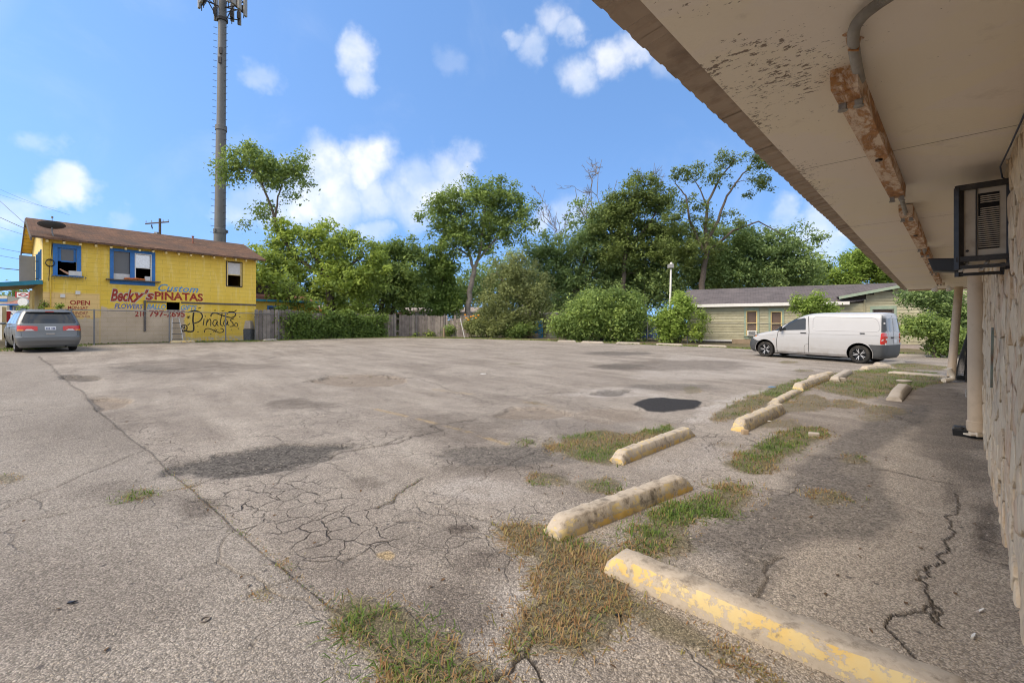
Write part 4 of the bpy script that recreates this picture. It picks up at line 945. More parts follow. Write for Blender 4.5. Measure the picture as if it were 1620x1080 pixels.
def minivan():
    pr = G(28.5, 556.5); pf0 = G(15, 551); X = Vector((pr.x - pf0.x, pr.y - pf0.y, 0)).normalized(); Z = Vector((-GX, -GY, 1)).normalized(); X = (X - Z * X.dot(Z)).normalized()
    out = Z.cross(X).normalized(); out = out if out.dot(-pr) > 0 and False else out
    # left flank of the car is on the far left; its left wheels touch at pr
    right = Vector((.62, .79, 0)); out = -right; out = (out - X * out.dot(X) - Z * out.dot(Z)).normalized()
    wb = 3.0; o = pr - X * (.95 + wb) - out * .80
    M = Matrix(((X.x, out.x, Z.x, o.x), (X.y, out.y, Z.y, o.y), (X.z, out.z, Z.z, o.z), (0, 0, 0, 1)))
    root = thing('minivan', 'silver grey minivan seen from behind beside the yellow shop', 'car', pr)
    tab = [(.20, .25, 4.95, .82, .5, .30), (.30, .10, 5.04, .88, .55, .32), (.48, .02, 5.10, .93, .6, .34), (.60, .0, 5.10, .945, .62, .34), (.66, .02, 5.07, .945, .65, .34), (.80, .12, 5.045, .95, .75, .36), (.92, .45, 5.03, .948, .75, .36), (1.02, 1.0, 5.00, .94, .6, .36), (1.12, 1.25, 4.965, .925, .5, .36), (1.30, 1.62, 4.88, .875, .45, .36), (1.50, 2.05, 4.77, .80, .45, .34), (1.60, 2.30, 4.71, .755, .5, .34), (1.67, 2.5, 4.66, .70, .55, .36), (1.715, 2.75, 4.56, .60, .6, .4), (1.735, 3.1, 4.3, .4, .6, .5)]
    B = Body(tab, M, 2.5, 3.0)
    shell = B.shell(44).build('body', ['silver_paint', 'wheel_well'], root)
    cut_arches(shell, M, [(.95, .33, 1), (3.95, .33, 1), (.95, .33, -1), (3.95, .33, -1)], .375, .46, .92); shade(shell, 32)
    for sg in (1, -1):
        for x in (.95, 3.95): wheel(root, M, x, sg * .80, .32, .32, .215, sg, 'silver_rim', 7, False)
        P = lambda poly, **kw: B.patch(poly, 'side', sg, **kw)
        P(rounded([(1.75, 1.09), (2.72, 1.11), (2.72, 1.55), (2.38, 1.53)], .05), off=.003).build('door_glass', 'tinted_glass', root, 60)
        P(rounded([(2.80, 1.11), (3.70, 1.12), (3.70, 1.57), (2.80, 1.55)], .05), off=.003).build('door_glass', 'tinted_glass', root, 60)
        P(rounded([(3.78, 1.12), (4.62, 1.15), (4.44, 1.56), (3.78, 1.57)], .05), off=.003).build('quarter_glass', 'tinted_glass', root, 60)
        for xs in (1.66, 2.75, 3.74): B.line([(xs, .3), (xs, 1.05)], 'side', sg).build('door_seam', 'seam', root)
        B.line([(2.75, 1.0), (4.7, 1.02)], 'side', sg, .008).build('slide_rail', 'seam', root)
        for xs in (2.55, 2.95): m = MB(M); m.box((xs, sg * (B.side(xs, .95) + .014), .95), (.09, .014, .018)); m.build('door_handle', 'silver_paint', root, bevel=.006)
        m = MB(M); y = B.side(1.85, 1.08); m.lathe([(.0, -.10), (.05, -.09), (.078, -.03), (.082, .04), (.06, .085), (.0, .10)], 12, Matrix.Rotation(R(90), 3, 'X') @ Matrix.Scale(.7, 3, (0, 1, 0)), (1.80, sg * (y + .13), 1.12)); m.beam((1.85, sg * (y - .02), 1.08), (1.82, sg * (y + .08), 1.10), .05, .04); m.build('door_mirror', 'silver_paint', root, 50)
        R_ = lambda poly, **kw: B.patch(poly, 'rear', 1, **kw)
        R_(rounded([(sg * .36, .86), (sg * .915, .855), (sg * .905, 1.075), (sg * .36, 1.055)], .03), off=.008, n=16).build('tail_light', 'red_lens', root, 60)
        R_([(sg * .44, .875), (sg * .72, .875), (sg * .66, .935), (sg * .52, .935)], off=.012).build('reverse_lens', 'clear_lens', root, 60)
        R_([(sg * .74, .862), (sg * .90, .860), (sg * .90, .925), (sg * .74, .925)], off=.012).build('turn_signal', 'amber_lens', root, 60)
        m = MB(M); m.beam((2.4, sg * .60, 1.755), (4.35, sg * .60, 1.745), .035, .03); m.build('roof_rail', 'black_plastic', root)
    B.patch(rounded([(-.80, 1.17), (.80, 1.17), (.66, 1.60), (-.66, 1.60)], .07), 'rear', 1, .004, 18).build('rear_glass', 'tinted_glass', root, 60)
    m = MB(M); rows = [[Vector((B.rear(y, z) + dx, y, z)) for y in np.linspace(-.66, .66, 13)] for z, dx in ((1.60, .01), (1.615, .10), (1.645, .11), (1.672, .0))]; m.grid(rows); m.build('spoiler', 'silver_paint', root, 60)
    m = MB(M); m.box((B.rear(0, 1.63) + .105, 0, 1.632), (.006, .12, .011)); m.build('brake_light', 'red_lens', root)
    B.patch(rounded([(-.34, .82), (.34, .82), (.34, 1.07), (-.34, 1.07)], .02), 'rear', 1, .002).build('plate_recess', 'silver_paint', root, 60)
    B.patch([(-.16, .90), (.16, .90), (.16, 1.04), (-.16, 1.04)], 'rear', 1, .010).build('number_plate', 'plate_white', root)
    for k in range(7):
        if k != 3: B.patch([(-.13 + k * .038, .93), (-.105 + k * .038, .93), (-.105 + k * .038, .99), (-.13 + k * .038, .99)], 'rear', 1, .0125, 2, None, .002).build('plate_character', 'plate_ink', root)
    m = MB(M); m.box((B.rear(0, .74) + .012, 0, .745), (.012, .13, .022)); m.build('tailgate_handle', 'chrome', root, bevel=.006)
    B.line([(-.82, 1.13), (-.80, .66), (-.72, .615), (.72, .615), (.80, .66), (.82, 1.13)], 'rear', 1, .004).build('tailgate_seam', 'seam', root)
    B.patch(rounded([(-.86, .47), (.86, .47), (.86, .60), (-.86, .60)], .05), 'rear', 1, .022).build('bumper_step', 'silver_paint', root, 50)
    m = MB(M); m.beam((4.78, -.25, 1.165), (4.93, .20, 1.185), .02, .015); m.build('wiper', 'black_plastic', root)
    m = MB(M); m.box((2.6, 0, .22), (1.7, .66, .05)); m.box((4.6, 0, .26), (.30, .55, .06)); m.tube([(4.3, -.45, .22), (5.0, -.45, .22)], .03, 10); m.build('underbody', 'wheel_well', root)
    m = MB(M); rows = []
    for i in range(11):
        z = 1.06 + .55 * i / 10; xf, xr, W, af, ar = B.p(z); rows.append([Vector((B.front(W * .88 * (j / 10 * 2 - 1), z) - .004, W * .88 * (j / 10 * 2 - 1), z + .004)) for j in range(11)])
    m.grid(rows); m.build('windscreen', 'tinted_glass', root, 60)
minivan()
# ------------------------------------------------------------------ buildings
def building_materials():
    t = NT('shop_paint', .75, .3)                                 # yellow paint over block, tan where it was never painted; uv = metres along and up the wall
    uv = t.n('ShaderNodeUVMap'); sp = t.n('ShaderNodeSeparateXYZ'); t.L.new(uv.outputs[0], sp.inputs[0]); s, z = sp.outputs[0], sp.outputs[1]
    w = t.noise(3, 4, .6); wob = t.rng(w, .3, .7, -.12, .12)
    yel = t.mix(t.rng(t.noise(.8, 5), .3, .7), (.74, .49, .045), (.86, .60, .085))
    yel = t.mix(t.rng(t.math('ADD', z, t.rng(w, .3, .7, -.9, .9)), 2.2, 4.2, .0, .35), yel, (.80, .58, .14))
    yel = t.mix(t.rng(t.noise(9, 6, .75), .63, .70, 0, .75), yel, (.74, .64, .44)); yel = t.mix(t.rng(t.noise(1, 5, .65, 0, t.scaled((5, 5, .6))), .52, .70, 0, .5), yel, (.88, .70, .28))
    tan = t.mix(t.rng(t.noise(1.3, 6, .65), .3, .7), (.53, .41, .28), (.68, .55, .40))
    def below(v, lim): return t.rng(t.math('SUBTRACT', v, lim), -.05, .05, 1, 0)
    zz = t.math('ADD', z, wob)
    TS = SHOP_TAN
    m1 = t.math('MULTIPLY', below(zz, TS['z1']), t.math('MULTIPLY', below(t.math('ADD', s, wob), TS['s1']), t.math('SUBTRACT', 1.0, below(s, TS['s0']))))
    c = t.mix(m1, yel, tan)
    m2 = t.math('MULTIPLY', t.math('MULTIPLY', below(z, TS['oz1']), t.math('SUBTRACT', 1.0, below(z, TS['oz0']))), below(s, TS['s0']))
    c = t.mix(t.math('MULTIPLY', m2, .85), c, (.80, .55, .25))
    m3 = t.math('MULTIPLY', below(zz, TS['oz0']), below(s, TS['s0'])); c = t.mix(m3, c, tan)
    gr = t.math('MULTIPLY', below(zz, TS['g1']), t.math('SUBTRACT', 1.0, below(s, TS['s1']))); c = t.mix(t.math('MULTIPLY', gr, t.rng(t.noise(6, 5, .7), .45, .6)), c, (.50, .46, .40))
    # faint courses of the block below the paint
    br = t.n('ShaderNodeTexBrick'); t.L.new(uv.outputs[0], br.inputs[0]); br.inputs['Scale'].default_value = 1; br.inputs['Brick Width'].default_value = .8; br.inputs['Row Height'].default_value = .24; br.inputs['Mortar Size'].default_value = .008; br.inputs['Mortar Smooth'].default_value = .3
    c = t.mix(t.math('MULTIPLY', br.outputs['Fac'], .42), c, (.35, .25, .06)); t.col(c); t.bump(t.math('ADD', t.math('MULTIPLY', br.outputs['Fac'], -1.0), t.math('MULTIPLY', t.noise(40, 3), .4)), .5, .012)
    simple('yellow_paint', (.76, .52, .08), .7, .3, 0, .1, 3, 0, (.62, .50, .26), .5, 6); simple('pale_yellow', (.80, .62, .22), .7, .3, 0, .08, 3, 0, (.62, .50, .30), .5, 5)  # pale_yellow: the front wall's stronger light is put into its colour
    t = NT('brown_shingle', .92, .2); uv = t.n('ShaderNodeUVMap'); br = t.n('ShaderNodeTexBrick'); t.L.new(uv.outputs[0], br.inputs[0]); br.inputs['Scale'].default_value = 1; br.inputs['Brick Width'].default_value = .32; br.inputs['Row Height'].default_value = .14; br.inputs['Mortar Size'].default_value = .006
    br.inputs['Color1'].default_value = (.185, .105, .068, 1); br.inputs['Color2'].default_value = (.125, .075, .052, 1); br.inputs['Mortar'].default_value = (.05, .035, .03, 1)
    c = t.mix(t.rng(t.noise(.9, 6, .65), .42, .7), br.outputs['Color'], (.085, .062, .05)); c = t.mix(t.rng(t.noise(2.3, 4), .58, .75, 0, .6), c, (.27, .155, .10)); t.col(c); t.bump(br.outputs['Fac'], .5, .01)
    t = NT('grey_shingle', .92, .2); uv = t.n('ShaderNodeUVMap'); br = t.n('ShaderNodeTexBrick'); t.L.new(uv.outputs[0], br.inputs[0]); br.inputs['Scale'].default_value = 1; br.inputs['Brick Width'].default_value = .35; br.inputs['Row Height'].default_value = .14; br.inputs['Mortar Size'].default_value = .008
    br.inputs['Color1'].default_value = (.135, .118, .12, 1); br.inputs['Color2'].default_value = (.095, .085, .088, 1); br.inputs['Mortar'].default_value = (.045, .04, .04, 1)
    c = t.mix(t.rng(t.noise(1.1, 5, .65), .4, .75, 0, .6), br.outputs['Color'], (.17, .148, .148)); t.col(c); t.bump(br.outputs['Fac'], .5, .01)
    simple('blue_trim', (.035, .17, .46), .6, .35, 0, .12, 5, 0, (.09, .12, .18), .35, 9); simple('teal_trim', (.03, .20, .27), .6, .35, 0, .12, 5)
    simple('room_dark', (.05, .042, .035), .9, .1, 0, .3, 2); simple('weathered_ledge', (.13, .115, .105), .85, .2, 0, .25, 6)
    t = NT('screen_glass', .25, .5); t.col((.115, .118, .122)); simple('white_blind', (.60, .59, .57), .7, .3, 0, .08, 9); simple('white_paint', (.70, .68, .64), .7, .3, 0, .06, 5); simple('silver_foil', (.6, .6, .6), .25, .5, .8, .15, 14)
    simple('rafter_cream', (.72, .55, .24), .75, .3); simple('dark_frame', (.05, .043, .04), .7, .3); simple('orange_cloth', (.66, .19, .055), .8, .2, 0, .2, 9); simple('skin_doll', (.60, .33, .2), .7, .3)
    simple('garland', (.36, .36, .30), .4, .5, .3, .5, 20)
    simple('red_letter', (.33, .035, .03), .75, .2, 0, .15, 9, 0, (.62, .42, .18), .45, 14); simple('blue_letter', (.13, .30, .52), .75, .2, 0, .15, 9, 0, (.62, .46, .16), .3, 14); simple('navy_letter', (.11, .17, .40), .75, .2, 0, .15, 9, 0, (.55, .42, .2), .35, 14); simple('outline_paint', (.52, .50, .42), .75, .2, 0, .1, 9); simple('black_spray', (.018, .015, .013), .75, .2)
    simple('galvanised', (.22, .22, .22), .6, .4, .2, .12, 6); simple('fence_wire', (.30, .30, .295), .55, .4, .4, .1, 6)
    simple('grey_board', (.205, .175, .155), .92, .15, 0, .22, 3, .006, (.11, .09, .08), .6, 2.5); simple('grey_board_light', (.29, .25, .215), .92, .15, 0, .2, 3, .006, (.15, .12, .10), .6, 2.5)
    simple('tower_steel', (.155, .155, .152), .6, .3, .2, .08, 1.2, 0, (.17, .13, .105), .6, .12); simple('antenna_grey', (.30, .30, .29), .6, .3, 0, .1, 5); simple('antenna_dark', (.05, .045, .045), .7, .3, 0, .2, 8); simple('pole_wood', (.13, .10, .08), .9, .1, 0, .2, 4); simple('wire_black', (.02, .02, .02), .6, .3)
    simple('dish_grey', (.075, .08, .088), .5, .4, 0, .1, 4); simple('sage_siding', (.37, .345, .235), .85, .2, 0, .13, 2.2, .004, (.27, .235, .16), .55, 3); simple('sage_siding_b', (.40, .375, .26), .85, .2, 0, .13, 2.6, .004, (.46, .43, .33), .5, 4)
    simple('sage_trim', (.27, .34, .26), .8, .25, 0, .1, 5, 0, (.40, .38, .30), .5, 6); simple('skirt_dark', (.055, .047, .042), .9, .1, 0, .3, 5); simple('skirt_ply', (.30, .225, .15), .9, .1, 0, .15, 4); simple('brown_blind', (.13, .09, .07), .6, .3, 0, .2, 3)
    simple('beige_metal', (.43, .38, .29), .6, .35, 0, .07, 3, 0, (.30, .25, .19), .4, 5); simple('tarp_blue', (.055, .27, .55), .5, .4, 0, .15, 4); simple('tarp_royal', (.06, .13, .42), .5, .4, 0, .2, 4); simple('cardboard', (.36, .25, .16), .9, .1, 0, .2, 6)
    simple('white_siding', (.58, .57, .55), .8, .2, 0, .06, 2); simple('cream_siding', (.62, .56, .43), .8, .2, 0, .06, 2); simple('pale_roof', (.33, .28, .25), .85, .2, 0, .15, 2); simple('rust_roof', (.28, .115, .075), .85, .2, 0, .3, 2, 0, (.33, .30, .29), .7, 3)
    simple('sign_white', (.72, .72, .70), .6, .3, 0, .03); simple('sign_red', (.45, .03, .035), .6, .3); simple('bin_red', (.42, .025, .025), .55, .3); simple('sign_panel_grey', (.22, .235, .25), .7, .3, 0, .05, 3); simple('bin_grey', (.085, .095, .11), .7, .3); simple('crate_beige', (.50, .42, .33), .7, .3); simple('ladder_white', (.66, .64, .60), .5, .4)
    simple('concrete', (.42, .37, .31), .92, .15, 0, .18, 4, .006, (.25, .21, .17), .5, 4); simple('flower_orange', (.85, .33, .03), .7, .2)

# the shop's long side wall (corner to far corner), measured on the photograph
SHP0 = G(68, 546.0); SHP1 = G(405, 537.5); SP = VPlane(SHP0, SHP1)
SHZ = (SHP0.z + SHP1.z) / 2
def _sz(u, v): return SP.sz(u, v)
SHOP_TAN = dict(z1=_sz(220, 488)[1], s0=_sz(158, 500)[0], s1=_sz(292, 500)[0], oz1=_sz(132, 464)[1], oz0=_sz(132, 503)[1], g1=_sz(340, 531)[1])
building_materials()

def uv_planar(o, fn):
    me = o.data; uvl = me.uv_layers.new(name='UVMap'); 
    for lp in me.loops: uvl.data[lp.index].uv = fn(me.vertices[lp.vertex_index].co)
def wall_holes(vp, s0, s1, z0, z1, holes, th, M=None):
    """a wall slab on a vertical plane with rectangular openings (s0,s1,z0,z1)"""
    ss = sorted({s0, s1, *[h[0] for h in holes], *[h[1] for h in holes]}); zs = sorted({z0, z1, *[h[2] for h in holes], *[h[3] for h in holes]})
    m = MB()
    def hole(a, b): return any(h[0] - 1e-6 <= a and b[0] <= h[1] + 1e-6 and h[2] - 1e-6 <= b[1] and b[2] <= h[3] + 1e-6 for h in holes)
    for a, b in zip(ss[:-1], ss[1:]):
        for c, d in zip(zs[:-1], zs[1:]):
            if any(h[0] <= (a + b) / 2 <= h[1] and h[2] <= (c + d) / 2 <= h[3] for h in holes): continue
            m.add([vp.pt(a, c), vp.pt(b, c), vp.pt(b, d), vp.pt(a, d)], [(0, 1, 2, 3)]); m.add([vp.pt(a, c, -th), vp.pt(b, c, -th), vp.pt(b, d, -th), vp.pt(a, d, -th)], [(3, 2, 1, 0)])
    for (a, b, c, d) in holes:
        r = [vp.pt(a, c), vp.pt(b, c), vp.pt(b, d), vp.pt(a, d)]; q = [vp.pt(a, c, -th), vp.pt(b, c, -th), vp.pt(b, d, -th), vp.pt(a, d, -th)]
        m.add(r + q, [(0, 4, 5, 1), (1, 5, 6, 2), (2, 6, 7, 3), (3, 7, 4, 0)])
    return m
def bar(m, vp, a, b, w, d0, d1):            # flat board on a wall from (s,z) a to b
    A = Vector((a[0], a[1])); Bb = Vector((b[0], b[1])); d = (Bb - A).normalized(); n = Vector((-d.y, d.x)) * (w / 2)
    q = [A + n, A - n, Bb - n, Bb + n]; m.prism([vp.pt(p.x, p.y) for p in q], vp.n * d0, vp.n * d1)
def rect(m, vp, s0, s1, z0, z1, d0, d1): m.prism([vp.pt(s0, z0), vp.pt(s1, z0), vp.pt(s1, z1), vp.pt(s0, z1)], vp.n * d0, vp.n * d1)
def pxrect(vp, u0, v0, u1, v1):
    a = vp.sz(u0, (v0 + v1) / 2)[0]; b = vp.sz(u1, (v0 + v1) / 2)[0]; um = (u0 + u1) / 2; return (a, b, vp.sz(um, v1)[1], vp.sz(um, v0)[1])
def lettering(body, vp, box, mat, parent, name='lettering', shear=0.0, bold=0.0, off=.004, space=1.0):
    cu = bpy.data.curves.new('txt', 'FONT'); cu.body = body; cu.shear = shear; cu.offset = bold; cu.extrude = .02; cu.space_character = space; cu.resolution_u = 3
    o = bpy.data.objects.new('txt', cu); COL.objects.link(o); dg = bpy.context.evaluated_depsgraph_get(); me = bpy.data.meshes.new_from_object(o.evaluated_get(dg)); bpy.data.objects.remove(o)
    vs = [v.co.copy() for v in me.vertices]; fs = [tuple(p.vertices) for p in me.polygons]
    x0, x1 = min(v.x for v in vs), max(v.x for v in vs); y0, y1 = min(v.y for v in vs), max(v.y for v in vs); s0, s1, z0, z1 = box
    fl = 1 if s1 > s0 else -1; m = MB()
    m.add([vp.pt(s0 + (v.x - x0) / (x1 - x0) * (s1 - s0), z0 + (v.y - y0) / (y1 - y0) * (z1 - z0), off if v.z > 0 else .001) for v in vs], fs)
    return m.build(name, mat, parent)
def ribbon(m, vp, pts, w, off=.004):
    P = [Vector(vp.sz(*p)) for p in pts]; q = []
    for a, b, c, d in zip([P[0]] + P[:-2], P[:-1], P[1:], P[2:] + [P[-1]]):
        for k in range(6):
            t = k / 6; q.append(.5 * ((2 * b) + (c - a) * t + (2 * a - 5 * b + 4 * c - d) * t * t + (3 * b - a - 3 * c + d) * t ** 3))
    q.append(P[-1]); L_, R_ = [], []
    for i, p in enumerate(q):
        d = q[min(i + 1, len(q) - 1)] - q[max(i - 1, 0)]; d = d.normalized() if d.length > 0 else Vector((1, 0)); n = Vector((-d.y, d.x)) * w / 2; e = (p + n, p - n); L_.append(vp.pt(e[0].x, e[0].y, off)); R_.append(vp.pt(e[1].x, e[1].y, off))
    m.grid([L_, R_])

def gable_roof(name, vp, s0, s1, depth, ez, rz, over, eave, mat, parent, th=.10, back=None):
    """roof over a wall plane: eaves along the wall, ridge parallel to it, half the depth behind"""
    m = MB(); h = depth / 2; sl = (rz - ez) / h; a, b = s0 - over, s1 + over
    f0 = eave; zf = ez - sl * eave
    pr = [(f0, zf), (-h, rz), (-depth - eave, zf)]
    up = Vector((0, 0, th))
    P = lambda s, q, dz=0: vp.pt(s, q[1] + dz, q[0])
    top = []
    for (q0, q1) in ((pr[0], pr[1]), (pr[1], pr[2])):
        m.add([P(a, q0), P(b, q0), P(b, q1), P(a, q1), P(a, q0, th), P(b, q0, th), P(b, q1, th), P(a, q1, th)], [(0, 3, 2, 1), (4, 5, 6, 7), (0, 1, 5, 4), (1, 2, 6, 5), (3, 0, 4, 7), (2, 3, 7, 6)])
    o = m.build(name, mat, parent)
    def uv(co):
        q = Vector((co.x, co.y, 0)) - vp.o; return (q.dot(vp.t), q.dot(vp.n) * math.hypot(1, sl))
    uv_planar(o, uv); return o

def shop():
    root = thing('yellow_shop', 'two storey yellow shop with blue window frames, brown roof and painted signs', 'shop', SP.pt(SP.len / 2, SHZ))
    DEP = 6.7; S1 = SP.len; z0 = SHZ - .25; EZ = _sz(236, 396)[1] + .12; RZ = EZ + 1.30
    W1 = pxrect(SP, 91, 392.5, 121, 436); W2 = pxrect(SP, 179.5, 400, 240, 443.5); W3 = pxrect(SP, 359, 415, 382, 452.5); W4 = pxrect(SP, 263.5, 478, 285, 490.5)
    m = wall_holes(SP, 0, S1, z0, EZ, [W1, W2, W3, W4], .2); wall = m.build('side_wall', 'shop_paint', root)
    uv_planar(wall, lambda co: ((Vector((co.x, co.y, 0)) - SP.o).dot(SP.t), co.z))
    FP = VPlane(SP.pt(0, 0), SP.pt(0, 0, -DEP)); FP.n = -SP.t; FP.t = -SP.n; FP.o = SP.pt(0, 0)
    fh = []
    for k in range(3): a = .75 + k * 1.15; fh.append((a, a + .42, SHZ + 3.35, SHZ + 4.75))
    fh.append((1.4, 2.3, SHZ + .05, SHZ + 2.1))
    m = wall_holes(FP, .2, DEP, z0, EZ, fh, .2)
    m.add([FP.pt(.2, EZ), FP.pt(DEP, EZ), FP.pt(DEP / 2, EZ + 1.22), FP.pt(.2, EZ, -.2), FP.pt(DEP, EZ, -.2), FP.pt(DEP / 2, EZ + 1.22, -.2)], [(0, 1, 2), (5, 4, 3)])
    m.build('front_wall', 'pale_yellow', root)
    for h in fh[:3]:
        m = MB(); f = .05; rect(m, FP, h[0] - f, h[0], h[2] - f, h[3] + f, 0, .04); rect(m, FP, h[1], h[1] + f, h[2] - f, h[3] + f, 0, .04); rect(m, FP, h[0], h[1], h[3], h[3] + f, 0, .04); rect(m, FP, h[0], h[1], h[2] - f, h[2], 0, .05); fo = m.build('front_window', 'blue_trim', root)
        m = MB(); rect(m, FP, h[0], h[1], h[2], h[3], -.08, -.07); m.build('pane', 'screen_glass', fo)
    m = MB(); rect(m, SP, .2, S1 - .2, z0, EZ, -DEP, -DEP + .2); rect(m, SP, S1 - .2, S1, z0, EZ, -DEP + .2, -.2)
    rect(m, SP, .2, S1 - .2, SHZ + 2.75, SHZ + 2.9, -DEP + .2, -.2); m.add([SP.pt(S1 - .1, EZ, 0), SP.pt(S1 - .1, EZ, -DEP), SP.pt(S1 - .1, EZ + 1.2, -DEP / 2)], [(0, 1, 2)]); m.build('back_walls', 'yellow_paint', root)
    m = MB(); rect(m, SP, .4, S1 - .4, SHZ - .1, EZ - .1, -DEP * .6, -DEP * .6 + .05); m.build('room_partition', 'room_dark', root)
    roof = gable_roof('roof', SP, 0, S1, DEP, EZ + .05, RZ + .02, .42, .45, 'brown_shingle', root)
    for i in range(17):                                                      # rafter tails under the eave
        s = .12 + (S1 - .24) * i / 16; m = MB(); sl = 1.3 / (DEP / 2)
        m.add([SP.pt(s - .045, EZ - .02, 0), SP.pt(s + .045, EZ - .02, 0), SP.pt(s + .045, EZ - .13, .0), SP.pt(s - .045, EZ - .13, .0), SP.pt(s - .045, EZ - .02 - .14, .40), SP.pt(s + .045, EZ - .16, .40), SP.pt(s + .045, EZ - .27, .38), SP.pt(s - .045, EZ - .27, .38)], [(0, 1, 2, 3), (7, 6, 5, 4), (0, 4, 5, 1), (1, 5, 6, 2), (2, 6, 7, 3), (3, 7, 4, 0)])
        m.build('rafter_tail', 'rafter_cream', roof)
    # yellow boards under the gable overhang and rough barge edge
    m = MB(); h = DEP / 2
    for k in range(9):
        a, b = k / 9, (k + 1) / 9; m = MB()
        for (d0, d1, sg) in ((0.30 - (h + .30) * a, .30 - (h + .30) * b - .0, 1),):
            m.add([SP.pt(-.40, EZ + .03 + (1.3) * (-d0 / h), d0), SP.pt(0, EZ + .03 + 1.3 * (-d0 / h), d0), SP.pt(0, EZ + .03 + 1.3 * (-d1 / h) - .01, d1), SP.pt(-.40, EZ + .03 + 1.3 * (-d1 / h) - .01, d1)], [(0, 1, 2, 3)])
            m.build('gable_board', 'yellow_paint', roof); m = MB()
            e0, e1 = -2 * h - d0, -2 * h - d1
            m.add([SP.pt(-.40, EZ + .03 + 1.3 * (-d0 / h), e0), SP.pt(0, EZ + .03 + 1.3 * (-d0 / h), e0), SP.pt(0, EZ + .03 + 1.3 * (-d1 / h) - .01, e1), SP.pt(-.40, EZ + .03 + 1.3 * (-d1 / h) - .01, e1)], [(3, 2, 1, 0)])
        m.build('gable_board', 'yellow_paint', roof)
    m = MB(); m.beam(SP.pt(-.43, EZ - .18, .44), SP.pt(-.43, RZ + .0, -h), .05, .17); m.beam(SP.pt(-.43, EZ - .18, -DEP - .44), SP.pt(-.43, RZ, -h), .05, .17); m.build('barge_board', 'weathered_ledge', roof)
    m = MB(); q = SP.pt(_sz(299, 378)[0], RZ - .35, -h + .5); 
    v0 = AT(299, 385, SP.pt(S1 * .55, 0, -2).y); m.tube([SP.pt(6.75, EZ + .8, -1.8), SP.pt(6.75, EZ + 1.28, -1.8)], .045, 8); m.tube([SP.pt(6.75, EZ + 1.24, -1.8), SP.pt(6.75, EZ + 1.30, -1.8)], .075, 8); m.build('vent_pipe', 'rust_roof', roof)
    # windows on the side wall
    def frame(h, w, mat, nm='window', sill=True, d=.05, cen=None):
        m = MB(); rect(m, SP, h[0] - w, h[0], h[2] - (w if not sill else 0), h[3] + w, 0, d); rect(m, SP, h[1], h[1] + w, h[2] - (w if not sill else 0), h[3] + w, 0, d); rect(m, SP, h[0], h[1], h[3], h[3] + w, 0, d - .003)
        if not sill: rect(m, SP, h[0], h[1], h[2] - w, h[2], 0, d - .003)
        if cen: rect(m, SP, cen[0], cen[1], h[2], h[3], -.04, d - .01)
        return m.build(nm, mat, root)
    mid = (W1[2] + W1[3]) / 2 + .02
    w = frame(W1, .17, 'blue_trim'); m = MB(); rect(m, SP, W1[0] + .12, W1[1] - .1, mid + .04, W1[3] - .06, -.08, -.07); m.build('pane', 'screen_glass', w); m = MB(); rect(m, SP, W1[0], W1[0] + .13, mid, W1[3], -.1, -.05); rect(m, SP, W1[1] - .1, W1[1], mid, W1[3], -.1, -.05); rect(m, SP, W1[0] + .13, W1[1] - .1, mid - .03, mid + .04, -.1, -.05); rect(m, SP, W1[0], W1[1], W1[3] - .06, W1[3], -.1, -.051); m.build('sash', 'blue_trim', w)
    m = MB(); rect(m, SP, W1[0] - .20, W1[1] + .25, W1[2] - .06, W1[2] - .012, .0, .26); m.build('sill', 'blue_trim', w)
    m = MB(); rs = random.Random(2)
    for k in range(260):
        s = rs.uniform(W1[0] - .25, W1[1] + .35); z = W1[2] - .02 - abs(rs.gauss(0, .10)); p = SP.pt(s, z, .27 + rs.uniform(-.02, .04)); r = rs.uniform(.015, .04); a = rs.uniform(0, 6); m.add([p + SP.t * r * math.cos(a) + Vector((0, 0, r * math.sin(a))), p + SP.n * r * .6, p - SP.t * r * math.cos(a) * .7 - Vector((0, 0, r))], [(0, 1, 2)])
    g = m.build('tinsel_garland', 'garland'); tag(g, 'ragged silvery garland hanging from the ledge of the first blue window', 'garland', None, 'stuff')
    m = MB(); rect(m, SP, W1[1] - .30, W1[1] + .18, W1[2] + .0, W1[2] + .24, .03, .24); tag(m.build('white_box', 'white_blind', None, bevel=.01), 'small white box on the ledge of the first blue window', 'box')
    m = MB(); a = SP.pt(W1[0] + .08, W1[2] + .32, -.05); m.tube([a, SP.pt((W1[0] + W1[1]) / 2 - .05, W1[2] + .16, .0), SP.pt((W1[0] + W1[1]) / 2 + .15, W1[2] + .05, .05)], [.03, .05, .08], 8); tag(m.build('mannequin_arm', 'skin_doll', None, 60), 'tan mannequin arm lying in the open first blue window', 'mannequin')
    # wide double window
    mid = (W2[2] + W2[3]) / 2 - .02; L_ = W2[1] - W2[0]; c0, c1 = W2[0] + L_ * .42, W2[0] + L_ * .54
    w = frame(W2, .15, 'blue_trim', cen=(c0, c1)); m = MB(); rect(m, SP, W2[0], c0, W2[2], W2[3], -.09, -.08); m.build('pane', 'screen_glass', w)
    m = MB(); rect(m, SP, W2[0], c0, W2[2], W2[2] + .33, -.075, -.06); m.build('screen_patch', 'white_blind', w)
    m = MB(); rect(m, SP, c1 + .05, W2[1] - .05, mid, W2[3] - .05, -.10, -.09); m.build('pane', 'silver_foil', w)
    m = MB(); rect(m, SP, c1, c1 + .05, W2[2], W2[3], -.08, .03); rect(m, SP, W2[1] - .05, W2[1], W2[2], W2[3], -.08, .03); rect(m, SP, c1 + .05, W2[1] - .05, W2[3] - .05, W2[3], -.08, .029); rect(m, SP, c1 + .05, W2[1] - .05, mid - .04, mid, -.08, .029); m.build('sash', 'white_paint', w)
